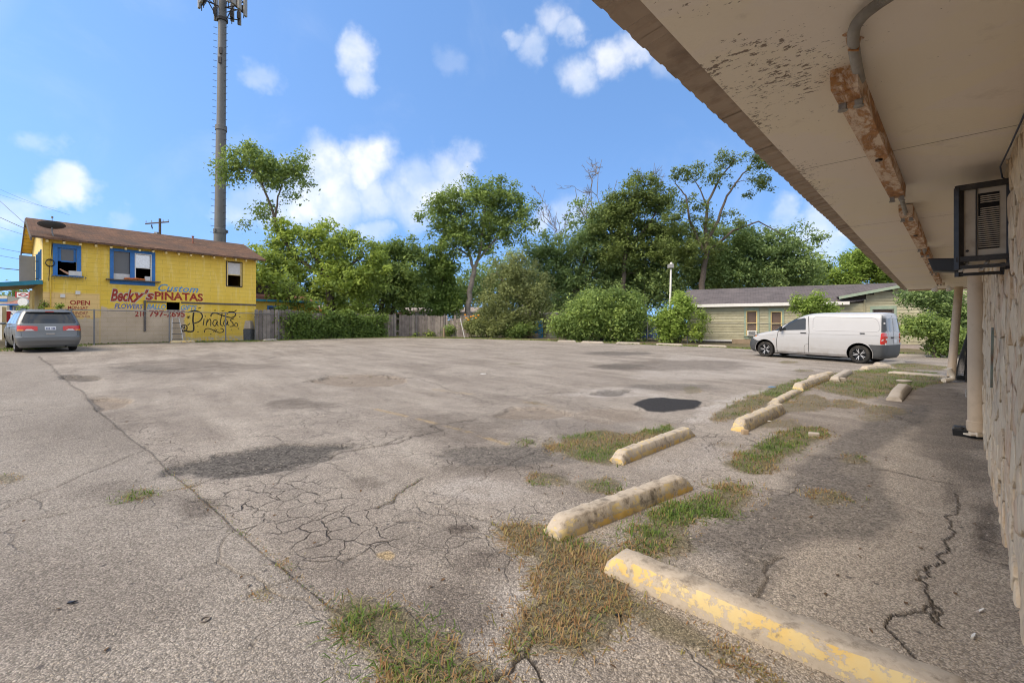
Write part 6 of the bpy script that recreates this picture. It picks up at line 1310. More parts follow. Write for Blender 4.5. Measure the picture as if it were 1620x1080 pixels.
def street():
    # what shows past the front of the yellow shop
    d = 62; a = GD(-20, d); b = GD(44, d); vp = VPlane(a, b); z = zg(*a[:2]) - .6; r = thing('kiosk', 'small white kiosk with hipped brown roof across the street', 'building', vp.pt(3, z)); m = MB()
    s0, zt = vp.sz(14, 482); s1, _ = vp.sz(40, 482); rect(m, vp, s0, s1, z, zt, -3.4, 0); m.build('wall', 'white_siding', r)
    e = .7; ap = [vp.pt(s0 - e, zt, e), vp.pt(s1 + e, zt, e), vp.pt(s1 + e, zt, -4.1), vp.pt(s0 - e, zt, -4.1), vp.pt(s0 + 1.2, zt + 1.1, -1.5), vp.pt(s1 - 1.0, zt + 1.1, -1.5)]; m = MB(); m.add(ap, [(0, 1, 5, 4), (1, 2, 5), (2, 3, 4, 5), (3, 0, 4), (0, 3, 2, 1)]); m.build('roof', 'rust_roof', r); m = MB(); m.beam(vp.pt(s0 - e, zt - .02, e), vp.pt(s1 + e, zt - .02, e), .08, .2); m.build('eave_board', 'blue_trim', r)
    m = MB(); q = vp.sz(18, 490)[0]; rect(m, vp, q - .15, q + .15, z, zt - .05, .01, .08); m.build('blue_pillar', 'blue_trim', r)
    q = vp.sz(24, 488); m = MB(); rect(m, vp, q[0] - .1, q[0] + 1.0, z + .3, zt - .3, .01, .04); m.build('doorway', 'screen_glass', r)
    # pole sign with a red fish outline
    d = 56; a = GD(20, d); b = GD(60, d); vp = VPlane(a, b); h = pxrect(vp, 26.5, 462.2, 45, 470.2); r = thing('pole_sign', 'white pole sign with a red fish outline across the street', 'sign', vp.pt(h[0], zg(*a[:2]) - .5)); m = MB(); rect(m, vp, *h, -.3, 0); m.build('board', 'sign_white', r)
    for e_ in (h[0] - .17, h[1] + .02): m = MB(); rect(m, vp, e_, e_ + .15, h[2] - .05, h[3] + .05, -.3, .02); m.build('end_panel', 'sign_red', r)
    m = MB(); cx = (h[0] + h[1]) / 2; cz = (h[2] + h[3]) / 2; w = (h[1] - h[0]) * .36; hh = (h[3] - h[2]) * .3
    pts = [vp.pt(cx + w * (1.25 - 2.2 * t), cz + hh * math.sin(t * math.pi * 1.22 - .35), .02) for t in np.linspace(0, 1, 18)]; pt2 = [vp.pt(cx + w * (1.25 - 2.2 * t), cz - hh * math.sin(t * math.pi * 1.22 - .35), .02) for t in np.linspace(0, 1, 18)]
    m.tube(pts, .045, 5); m.tube(pt2, .045, 5); m.build('fish_outline', 'sign_red', r)
    m = MB(); s_ = (h[0] + h[1]) / 2; m.tube([vp.pt(s_, zg(*a[:2]) - .6, -.15), vp.pt(s_, h[2], -.15)], .12, 8); m.build('pole', 'galvanised', r, 50); m = MB(); c = vp.pt(s_ + .1, h[2] - .6, .0)
    m.lathe([(0, -.1), (.62, -.1), (.62, .1), (0, .1)], 24, Matrix.Rotation(R(90), 3, 'X') @ Matrix.Scale(.85, 3, (0, 1, 0)), c); m.build('round_board', 'sign_white', r, 40)
    # far low building, red bin, white post with blue panel
    d = 80; a = GD(-40, d); b = GD(11, d); vp = VPlane(a, b); r = thing('far_store', 'pale yellow store far down the street at the left edge', 'building', vp.pt(2, 0)); zt = vp.sz(0, 468)[1]; m = MB(); rect(m, vp, 0, vp.len, -.5, zt, -6, 0); m.build('wall', 'cream_siding', r); m = MB(); rect(m, vp, -.1, vp.len + .1, zt - 1.0, zt - .5, .0, .1); m.build('stripe', 'blue_trim', r)
    c = GD(6.5, 40); c.z = AT(6.5, 505, 40).z; m = MB(); m.box(c + Vector((0, 0, .2)), (.26, .26, .45), None, 1.1); r = thing('red_bin', 'red litter bin across the street at the left edge', 'bin', c); m.build('tub', 'bin_red', r, bevel=.03); m = MB(); m.box(c + Vector((0, 0, .68)), (.31, .31, .03)); m.build('rim', 'sign_red', r)
    d = 27; m = MB(); q = AT(3.5, 518, d); a = AT(3.5, 545, d); r = thing('sign_pillar', 'white pillar with a dark blue panel at the left edge behind the minivan', 'pillar', a); m = MB(); m.box((q.x, q.y, (AT(3.5, 488, d).z + a.z) / 2), (.12, .12, (AT(3.5, 488, d).z - a.z) / 2 + .1)); m.build('post', 'white_paint', r)
    m = MB(); q = AT(0, 506, d); m.box(AT(-1, 505, d + .05), (.16, .05, .55)); m.build('panel', 'navy_letter', r); m = MB(); m.box(a + Vector((0, 0, .0)), (.35, .3, .28)); m.build('base', 'white_paint', r, bevel=.02)
    q = AT(19, 500, 50); r = thing('parked_car', 'small pale car parked across the street', 'car', Vector((q.x, q.y, q.z - .8))); m = MB(); B_ = Vector((q.x, q.y, q.z - .75)); m.prism([B_ + Vector((x, 0, z)) for x, z in ((-2, .3), (2, .3), (2.05, .75), (1.2, .85), (.7, 1.35), (-.9, 1.4), (-1.6, .95), (-2.05, .85))], (0, -.8, 0), (0, .8, 0)); m.build('body', 'white_paint', r, bevel=.06)
    for x in (-1.3, 1.3): m = MB(); m.lathe([(.3, -.1), (.3, .1)], 14, Matrix.Rotation(R(90), 3, 'X'), B_ + Vector((x, -.75, .3))); m.build('wheel', 'tyre', r)
    m = MB(); m.prism([B_ + Vector((x, 0, z)) for x, z in ((1.05, .9), (.62, 1.28), (-.85, 1.32), (-1.3, .95))], (0, -.81, 0), (0, -.80, 0)); m.build('window', 'tinted_glass', r)
street()

# ------------------------------------------------------------------ tower, poles, wires
def tower():
    d = 46; b = GD(347, d); r = thing('cell_tower', 'tall grey steel monopole tower with antennas behind the yellow shop', 'tower', b); X0 = AT(348.5, 0, d).x
    def c(v): return Vector((AT(347.8 + (380 - v) * .0115, v, d).x, d, AT(0, v, d).z))
    def rad(v): return (6.0 + v * .0042) * d / CF
    for (v0, v1, k) in ((-60, 200, .93), (200, 365, 1.03), (365, 560, 1.12)):
        m = MB(); m.tube([c(v1), c(v0)], [rad(v1) * k, rad(v0) * k], 18); m.build('shaft_section', 'tower_steel', r, 40)
    for v in (203, 366): m = MB(); m.lathe([(rad(v) * 1.0, -.25), (rad(v) * 1.2, -.25), (rad(v) * 1.2, .2), (rad(v) * 1.05, .25)], 18, None, c(v)); m.build('collar', 'tower_steel', r, 40)
    for k in range(3):
        v = 366; a = k * 2.1 + .3; m = MB(); p = c(v) + Vector((math.cos(a), math.sin(a), 0)) * rad(v) * 1.25; m.box(p, (.1, .1, .14)); m.build('step_clamp', 'tower_steel', r)
    v = 18
    for sgn in (-1, 1):
        v = 36
        while v < 375:
            p = c(v) + Vector((sgn * rad(v) * .95, -.2, 0)); m = MB(); m.tube([p, p + Vector((sgn * .34, -.05, .06))], .022, 5); m.build('step_bolt', 'antenna_dark', r); v += 10.4
    for v, u in ((80, 349), (95, 348)): m = MB(); m.box(AT(u, v, d - rad(v) - .05), (.14, .06, .30)); m.build('fixing', 'antenna_dark', r)
    # antenna platform, three faces of panels around the pole
    zc = c(18).z; O = c(10)
    for k in range(3):
        a = R(-12) + k * 2 * math.pi / 3; dv = Vector((math.cos(a), math.sin(a), 0)); tv = Vector((-dv.y, dv.x, 0)); rr = 1.55
        m = MB()
        for dz in (-.2, .85): m.tube([O + Vector((0, 0, dz)), O + dv * rr + Vector((0, 0, dz))], .06, 6); m.tube([O + dv * rr - tv * 1.15 + Vector((0, 0, dz)), O + dv * rr + tv * 1.15 + Vector((0, 0, dz))], .05, 6)
        m.tube([O + Vector((0, 0, -1.35)) + dv * .5, O + dv * rr * .8 + Vector((0, 0, -.2))], .05, 6); m.tube([O + dv * rr * .45 + Vector((0, 0, -.2)), O + dv * rr - tv * 1.0 + Vector((0, 0, .85))], .045, 6); m.tube([O + dv * rr * .45 + Vector((0, 0, -.2)), O + dv * rr + tv * 1.0 + Vector((0, 0, .85))], .045, 6); m.build('antenna_arm', 'antenna_dark', r)
        for q in (-1.1, -.45, .3, 1.05):
            p = O + dv * (rr + .18) + tv * q; m = MB(); m.box(p + Vector((0, 0, .55)), (.11, .17, 1.15 if abs(q) > 1 else .9), Matrix(((dv.x, tv.x, 0), (dv.y, tv.y, 0), (0, 0, 1)))); m.build('antenna_panel', 'antenna_grey', r, bevel=.03)
            m = MB(); m.box(p - dv * .32 + Vector((0, 0, .2)), (.12, .14, .32), Matrix(((dv.x, tv.x, 0), (dv.y, tv.y, 0), (0, 0, 1)))); m.tube([p - dv * .2 + Vector((0, 0, -.75)), p - dv * .2 + Vector((0, 0, 1.7))], .04, 6); m.build('radio_unit', 'antenna_dark', r)
    m = MB(); m.lathe([(rad(30) * 1.0, -.14), (rad(30) * 1.28, -.14), (rad(30) * 1.28, .14), (rad(30), .14)], 16, None, c(32)); m.build('arm_ring', 'antenna_dark', r)
tower()
def utility():
    d = 58; b = GD(253, d); r = thing('utility_pole', 'wooden utility pole with crossarm behind the roof of the yellow shop', 'utility pole', b); t = AT(253, 346, d)
    m = MB(); m.tube([b, Vector((b.x, b.y, t.z))], [.19, .14], 10); m.build('pole', 'pole_wood', r, 40); m = MB(); m.beam(AT(230, 354, d), AT(267, 351, d), .12, .14); m.build('crossarm', 'pole_wood', r)
    for u in (231, 240, 258, 266): m = MB(); p = AT(u, 352 - (u - 230) * .05, d); m.tube([p, p + Vector((0, 0, .25))], [.05, .035], 6); m.build('insulator', 'antenna_grey', r)
    m = MB(); p = AT(240, 358, d); m.tube([p + Vector((0, 0, .2)), p, p + Vector((.1, 0, -.3))], .07, 6); m.build('cutout', 'antenna_dark', r); m = MB(); p = AT(248, 371, d); m.box(p, (.2, .2, .3)); m.build('transformer', 'antenna_grey', r)
    far = Vector((-60, 34, 0))
    def wire(lb, a, b, sag, rd): 
        m = MB(); P = [a.lerp(b, i / 20) - Vector((0, 0, sag * 4 * (i / 20) * (1 - i / 20))) for i in range(21)]; m.tube(P, rd, 4); tag(m.build('power_line', 'wire_black', None, 60), lb, 'wire', 'overhead wires at the left')
    hook = SP.pt(-.45, EZ + .75, -2.2)
    wire('upper of the two wires running to the gable of the yellow shop', hook + Vector((0, 0, .1)), AT(-120, 200, 34), .15, .014); wire('lower of the two wires running to the gable of the yellow shop', hook + Vector((0, 0, -.12)), AT(-120, 270, 34), .3, .016); wire('thin third wire running to the gable of the yellow shop', hook + Vector((0, 0, -.45)), AT(-120, 308, 34), .2, .008)
    pole = FP.pt(3, SHZ + 3.6, .2)
    wire('thick cable crossing behind the projecting grey sign', FP.pt(2.5, SHZ + 3.85, .1), AT(-130, 392, 36), .35, .022); wire('thin cable just above the projecting sign cable', FP.pt(2.5, SHZ + 4.35, .1), AT(-130, 365, 36), .3, .010); wire('topmost cable beside the grey sign', FP.pt(2.5, SHZ + 4.7, .1), AT(-130, 350, 36), .3, .010)
    wire('faint high wire across the sky at far left', AT(110, 340, 70), AT(-60, 270, 62), .5, .012); wire('second faint high wire across the sky at far left', AT(90, 330, 72), AT(-60, 285, 62), .5, .010)
    # lamp post at the back of the lot
    b = G(1058.5, 541.5); d = b.y; r = thing('lamp_post', 'thin white lamp post with rusty foot at the back of the car park', 'lamp post', b); top = AT(1061.5, 426, d)
    m = MB(); p1 = b.lerp(top, .3); m.tube([p1, top], [.075, .062], 12); m.build('pole', 'white_paint', r, 40); m = MB(); m.tube([b, p1], [.078, .075], 12); m.build('rusty_foot', 'rusty_enamel', r, 40)
    m = MB(); m.box(top + Vector((-.02, 0, .22)), (.17, .2, .14)); m.build('lamp_housing', 'antenna_grey', r, bevel=.03); m = MB(); m.tube([top + Vector((.02, 0, .34)), top + Vector((.02, 0, .5))], [.10, .06], 10); m.build('photo_cell', 'white_paint', r, 40); m = MB(); m.box(b + Vector((0, 0, .04)), (.16, .16, .04)); m.build('base_plate', 'rusty_enamel', r)
utility()

# ------------------------------------------------------------------ fences
def wire_mesh(vp, s0, s1, z0, z1, parent, pitch=.075, rad=.0022):
    m = MB(); h = z1 - z0; n = int((s1 - s0 + h) / pitch)
    for k in range(n):
        for sg in (1, -1):
            a = s0 - h + k * pitch; p = [(a, z0), (a + h, z1)]
            if sg < 0: p = [(a, z1), (a + h, z0)]
            (x0, y0), (x1, y1) = p
            t0 = max(0, (s0 - x0) / (x1 - x0)); t1 = min(1, (s1 - x0) / (x1 - x0))
            if t1 - t0 < .02: continue
            A = vp.pt(x0 + (x1 - x0) * t0, y0 + (y1 - y0) * t0, .0); B_ = vp.pt(x0 + (x1 - x0) * t1, y0 + (y1 - y0) * t1, .0); m.tube([A, B_], rad, 3, False)
    return m.build('wire_netting', 'fence_wire', parent)
def _gz(p): return Vector((p.x, p.y, zg(p.x, p.y)))
FENCE_PTS = [_gz(SP.pt(SP.len - .25, 0, .45)), _gz(SP.pt(SP.len + 1.2, 0, .5)), _gz(SP.pt(SP.len + 3.4, 0, .5)), _gz(SP.pt(SP.len + 6.8, 0, .4)), _gz(SP.pt(SP.len + 10.6, 0, .2)), G(660, 531.8), G(705, 532.3), G(742, 533.5)]
def fences():
    a = SP.pt(_sz(112, 540)[0] - .3, 0, 1.0); b = SP.pt(SP.len + .9, 0, .55); vp = VPlane(a, b); zb = SHZ
    r = thing('chain_link_fence', 'chain link fence running along the yellow shop wall', 'fence', vp.pt(3, zb)); zt = (vp.sz(149, 491.5)[1] + vp.sz(357, 494)[1]) / 2
    for u in (113, 149, 268, 357): s = vp.sz(u, 520)[0]; m = MB(); m.tube([vp.pt(s, zb - .1), vp.pt(s, zt + .05)], .035, 8); m.build('post', 'galvanised', r, 50)
    m = MB(); m.tube([vp.pt(0, zt), vp.pt(vp.len, zt)], .024, 8); m.build('top_rail', 'galvanised', r, 50); wire_mesh(vp, 0, vp.len, zb + .02, zt, r, .085, .0018)
    # step ladder against the wall
    s = _sz(268, 537)[0]; s1 = _sz(286, 537)[0]; zt = _sz(277, 505)[1]; lp = thing('step_ladder', 'white step ladder leaning on the yellow shop wall below the small opening', 'ladder', SP.pt(s, zb)); mid = (s + s1) / 2
    m = MB(); m.beam(SP.pt(s, zb, .5), SP.pt(mid - .17, zt, .12), .05, .03); m.beam(SP.pt(s1, zb, .5), SP.pt(mid + .17, zt, .12), .05, .03); m.build('rail', 'ladder_white', lp)
    for k in range(4):
        t = .12 + k * .24; m = MB(); c = SP.pt(mid, zb + (zt - zb) * t, .5 - .38 * t); w = (s1 - s) / 2 * (1 - t) + .17 * t; m.beam(c - SP.t * w, c + SP.t * w, .09, .03); m.build('tread', 'bin_grey', lp)
    m = MB(); q = [SP.pt(mid - .17, zt, .12), SP.pt(mid - .14, zt + .1, .12), SP.pt(mid + .14, zt + .1, .12), SP.pt(mid + .17, zt, .12)]; m.tube(q, .025, 6); m.build('top_rail', 'ladder_white', lp)
    # kennel / cooler box beside the boards
    c = G(391, 538); c = c + Vector((-.1, .25, 0)); r = thing('pet_carrier', 'grey and beige plastic pet carrier beside the weathered boards', 'pet carrier', c); m = MB(); m.box(c + Vector((0, 0, .36)), (.33, .3, .36), None, 1.04); m.build('base', 'bin_grey', r, bevel=.03); m = MB(); m.box(c + Vector((0, 0, 1.0)), (.33, .3, .27), None, .72); m.build('cover', 'crate_beige', r, bevel=.05); m = MB(); m.box(c + Vector((-.42, -.02, .5)), (.10, .12, .42), None, .7); o = tag(m.build('dark_bag', 'dark_frame', None, bevel=.04), 'dark bag standing against the pet carrier', 'bag')
    # grey board fence, each board its own
    pts = FENCE_PTS
    r = thing('board_fence', 'weathered grey board fence along the back of the car park, vines on its left half', 'fence', pts[3]); rs = random.Random(9); k = 0
    for a, b in zip(pts[:-1], pts[1:]):
        vp = VPlane(a, b); n = max(2, int(vp.len / .21)); L_ = vp.len / n
        for i in range(n):
            s = i * L_; z = a.z + (b.z - a.z) * i / n; far = a.x > -13.5
            h = (2.02 if k < 14 else 1.80) + rs.uniform(-.05, .05) - (.35 if far and a.x > -7 and rs.random() < .3 else 0)
            if far and rs.random() < .04: k += 1; continue
            m = MB(); w = L_ * .46; tl = rs.uniform(-.012, .012); d = rs.uniform(-.012, .012)
            P = [vp.pt(s + L_ / 2 - w, z - .05, d), vp.pt(s + L_ / 2 + w, z - .05, d), vp.pt(s + L_ / 2 + w + tl, z + h - .05, d), vp.pt(s + L_ / 2 + w * .5 + tl, z + h, d), vp.pt(s + L_ / 2 - w * .5 + tl, z + h, d), vp.pt(s + L_ / 2 - w + tl, z + h - .05, d)]
            m.prism(P, (0, 0, 0), vp.n * .022); m.build('board', rs.choice(['grey_board', 'grey_board', 'grey_board_light']), r); k += 1
        for zz in (.45, 1.5):
            m = MB(); m.beam(vp.pt(0, a.z + zz, -.04), vp.pt(vp.len, b.z + zz, -.04), .05, .09); m.build('rail', 'grey_board', r)
        m = MB(); m.tube([vp.pt(0, a.z - .1, .10), vp.pt(0, a.z + 1.95, .10)], .03, 6); m.build('post', 'galvanised', r, 50)
    # wire fence at the back right
    P = [G(962, 539), G(1000, 540), G(1028, 541), G(1092, 543.5), G(1112, 544.5), G(1260, 547)]
    r = thing('wire_fence', 'low chain link fence across the back right of the car park', 'fence', P[2])
    for i, (a, b) in enumerate(zip(P[:-1], P[1:])):
        a = a + Vector((.0, .5, 0)); b = b + Vector((0, .5, 0)); vp = VPlane(a, b); h = 1.42; m = MB(); m.tube([vp.pt(0, a.z - .05), vp.pt(0, a.z + h + .04)], .035, 8); m.build('post', 'galvanised', r, 50)
        m = MB(); m.tube([vp.pt(0, a.z + h), vp.pt(vp.len, b.z + h)], .016, 6); m.build('top_rail', 'galvanised', r, 50)
        wire_mesh(vp, 0, vp.len, a.z + .03, a.z + h, r, .11, .0018)
    m = MB(); a = G(735, 534.5); m.tube([a, AT(728, 503, a.y)], .035, 6); tag(m.build('leaning_stake', 'ladder_white', None, 50), 'thin white stake leaning by the flowering vine', 'stake')
    m = MB(); a = G(702, 533); m.tube([a, a + Vector((.05, 0, .75))], .09, 7); tag(m.build('stump_post', 'skirt_ply', None, 50), 'short wooden stump post in front of the grey board fence', 'post')
fences()
# ------------------------------------------------------------------ trees and shrubs
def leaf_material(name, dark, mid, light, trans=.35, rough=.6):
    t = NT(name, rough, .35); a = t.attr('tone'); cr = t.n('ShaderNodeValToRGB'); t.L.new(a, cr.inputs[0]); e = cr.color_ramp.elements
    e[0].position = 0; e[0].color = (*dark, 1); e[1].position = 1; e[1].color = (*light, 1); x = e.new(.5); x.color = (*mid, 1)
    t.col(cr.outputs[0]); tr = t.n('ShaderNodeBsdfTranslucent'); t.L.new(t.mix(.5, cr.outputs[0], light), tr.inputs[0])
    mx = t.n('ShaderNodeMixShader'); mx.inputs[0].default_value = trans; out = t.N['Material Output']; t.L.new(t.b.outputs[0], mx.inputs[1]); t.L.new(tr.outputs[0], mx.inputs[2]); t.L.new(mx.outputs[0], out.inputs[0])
leaf_material('leaf_bright', (0.106, 0.155, 0.033), (0.222, 0.308, 0.061), (0.456, 0.564, 0.105), .4)
leaf_material('leaf_mid', (0.095, 0.152, 0.043), (0.188, 0.273, 0.072), (0.366, 0.470, 0.118), .4)
leaf_material('leaf_dark', (0.098, 0.156, 0.059), (0.192, 0.277, 0.096), (0.360, 0.469, 0.155), .4)
leaf_material('leaf_olive', (0.136, 0.167, 0.063), (0.227, 0.264, 0.097), (0.381, 0.418, 0.149), .4)
leaf_material('leaf_lime', (0.124, 0.180, 0.037), (0.246, 0.351, 0.063), (0.436, 0.565, 0.133), .45)
leaf_material('leaf_brown', (0.092, 0.125, 0.036), (0.159, 0.211, 0.059), (0.259, 0.332, 0.090), .4)
leaf_material('leaf_vine', (0.089, 0.146, 0.034), (0.168, 0.255, 0.055), (0.314, 0.421, 0.086), .4)
simple('bark', (.12, .098, .08), .95, .1, 0, .3, 5, .01); simple('bark_pale', (.27, .235, .20), .95, .1, 0, .25, 4, .01, (.13, .11, .09), .5, 5); simple('dead_wood', (.20, .175, .155), .95, .1, 0, .2, 5)

NR = np.random.default_rng(4)
def leaves(name, centers, spread, per, size, mat, parent=None, droop=0.0, flat=.55, outward=None, tone_c=None, squash=.75):
    """leaf-sized folded quads scattered round clump centres"""
    C = np.asarray(centers, float); per = int(per * 1.5); size = size * 1.22; n = len(C) * per
    base = np.repeat(C, per, 0); off = NR.normal(0, 1, (n, 3)) * np.asarray([1, 1, squash]) * np.repeat(np.broadcast_to(np.asarray(spread, float).reshape(-1, 1) if np.ndim(spread) else np.full((len(C), 1), spread), (len(C), 1)), per, 0)
    if droop: off[:, 2] -= droop * np.hypot(off[:, 0], off[:, 1]) + NR.random(n) * droop * .6
    p = base + off
    nrm = NR.normal(0, 1, (n, 3)); nrm[:, 2] = np.abs(nrm[:, 2]) + flat; nrm += off / (np.linalg.norm(off, axis=1, keepdims=True) + 1e-6) * .8
    nrm /= np.linalg.norm(nrm, axis=1, keepdims=True)
    t = np.cross(nrm, NR.normal(0, 1, (n, 3))); t /= np.linalg.norm(t, axis=1, keepdims=True) + 1e-9; b = np.cross(nrm, t)
    L = size * NR.uniform(.6, 1.35, (n, 1)); w = L * NR.uniform(.42, .62, (n, 1))
    v = np.stack([p - t * L * .55, p + b * w * .5 + nrm * w * .12, p + t * L * .55 - nrm * L * .1, p - b * w * .5 + nrm * w * .12], 1).reshape(-1, 3)
    ct = np.repeat(NR.normal(.45, .17, len(C)) if tone_c is None else tone_c, per); tone = np.clip(ct + NR.normal(0, .15, n) + .12 * np.clip(off[:, 2] / (np.mean(spread) + 1e-6), -1, 1), 0, 1)  # leaves higher in each clump are coloured lighter, as if lit from above
    return raw_mesh(name, v, np.arange(4 * n), 4, mat, parent, False, {'tone': np.repeat(tone, 4)})
def blob_points(blobs, d, n, depth=.85, shell=.55):
    """clump centres inside ovals given in photo pixels at depth d"""
    out = []; w = np.array([b[2] * b[3] * (b[4] if len(b) > 4 else 1) for b in blobs], float); w /= w.sum(); cnt = NR.multinomial(n, w)
    for b, k in zip(blobs, cnt):
        c = AT(b[0], b[1], d + (b[5] if len(b) > 5 else 0)); rx, rz = b[2] * d / CF, b[3] * d / CF; ry = (rx + rz) / 2 * depth
        q = NR.normal(0, 1, (k, 3)); q /= np.linalg.norm(q, axis=1, keepdims=True) + 1e-9; q *= NR.uniform(0, 1, (k, 1)) ** shell * np.where(NR.random((k, 1)) < .14, NR.uniform(1.05, 1.38, (k, 1)), 1.0)
        out.append(np.array(c) + q * np.array([rx, ry, rz]))
    return np.concatenate(out)
def limb_mesh(m, trunk, rad, tips, r_tip=.02, n=6, bend=.12, thin=1.0):
    """trunk lines plus boughs reaching from the nearest lower trunk point to each leaf clump"""
    nodes = []
    for pts, r in zip(trunk, rad):
        pts = [Vector(p) for p in pts]; q = []; rr = []
        for i in range(len(pts) - 1):
            for k in range(5): q.append(pts[i].lerp(pts[i + 1], k / 5)); rr.append(r[i] + (r[i + 1] - r[i]) * k / 5)
        q.append(pts[-1]); rr.append(r[-1])
        for i in range(1, len(q) - 1): q[i] = q[i] + Vector(NR.normal(0, 1, 3)) * rr[i] * .22
        m.tube(q, rr, 8); nodes += list(zip(q[2:], rr[2:]))
    order = sorted(range(len(tips)), key=lambda i: min((Vector(tips[i]) - a).length for a, _ in nodes[::3]))
    for i in order:
        t = Vector(tips[i]); best = None
        for (a, r) in nodes:
            if a.z > t.z + .8 * 1.0: continue
            dd = (t - a).length + max(0, a.z - t.z) * 2
            if best is None or dd < best[0]: best = (dd, a, r)
        if best is None: continue
        _, a, r = best; l = (t - a).length
        if l < .15 or l > 9: continue
        r0 = min(r * .65, .022 + .02 * l) * thin; mid = a.lerp(t, .5) + Vector(NR.normal(0, bend, 3)) * l * .5 + Vector((0, 0, l * .06)); k = [a, a.lerp(mid, .55) + Vector(NR.normal(0, .03, 3)) * l, mid, mid.lerp(t, .5) + Vector(NR.normal(0, .03, 3)) * l, t]
        rr = [r0, r0 * .8, r0 * .6, r0 * .42, min(r_tip, r0 * .3)]; m.tube(k, rr, 5, False); nodes += [(k[2], rr[2]), (k[3], rr[3]), (k[4], rr[4])]
def tree(name, label, d, blobs, nclump, per, spread, size, mat, trunk, rad, bark='bark', droop=0.0, depth=.85, limbs=70, cat='tree', group=None, tone_mu=.45, shell=.55, flat=.55):
    base = Vector(trunk[0][0]); root = thing(name, label, cat, base, group)
    C = blob_points(blobs, d, nclump, depth, shell); m = MB(); sel = NR.choice(len(C), min(limbs, len(C)), False); limb_mesh(m, trunk, rad, [C[i] for i in sel]); m.build('trunk', bark, root, 60)
    # clump tones vary at random around tone_mu
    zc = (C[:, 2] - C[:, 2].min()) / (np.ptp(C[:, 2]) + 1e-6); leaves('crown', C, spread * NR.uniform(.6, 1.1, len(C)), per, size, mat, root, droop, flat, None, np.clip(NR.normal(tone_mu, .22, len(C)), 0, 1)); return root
def TR(d, *uv): return [AT(u, v, d) for u, v in uv]
def base_at(u, d): return GD(u, d) - Vector((0, 0, .2))

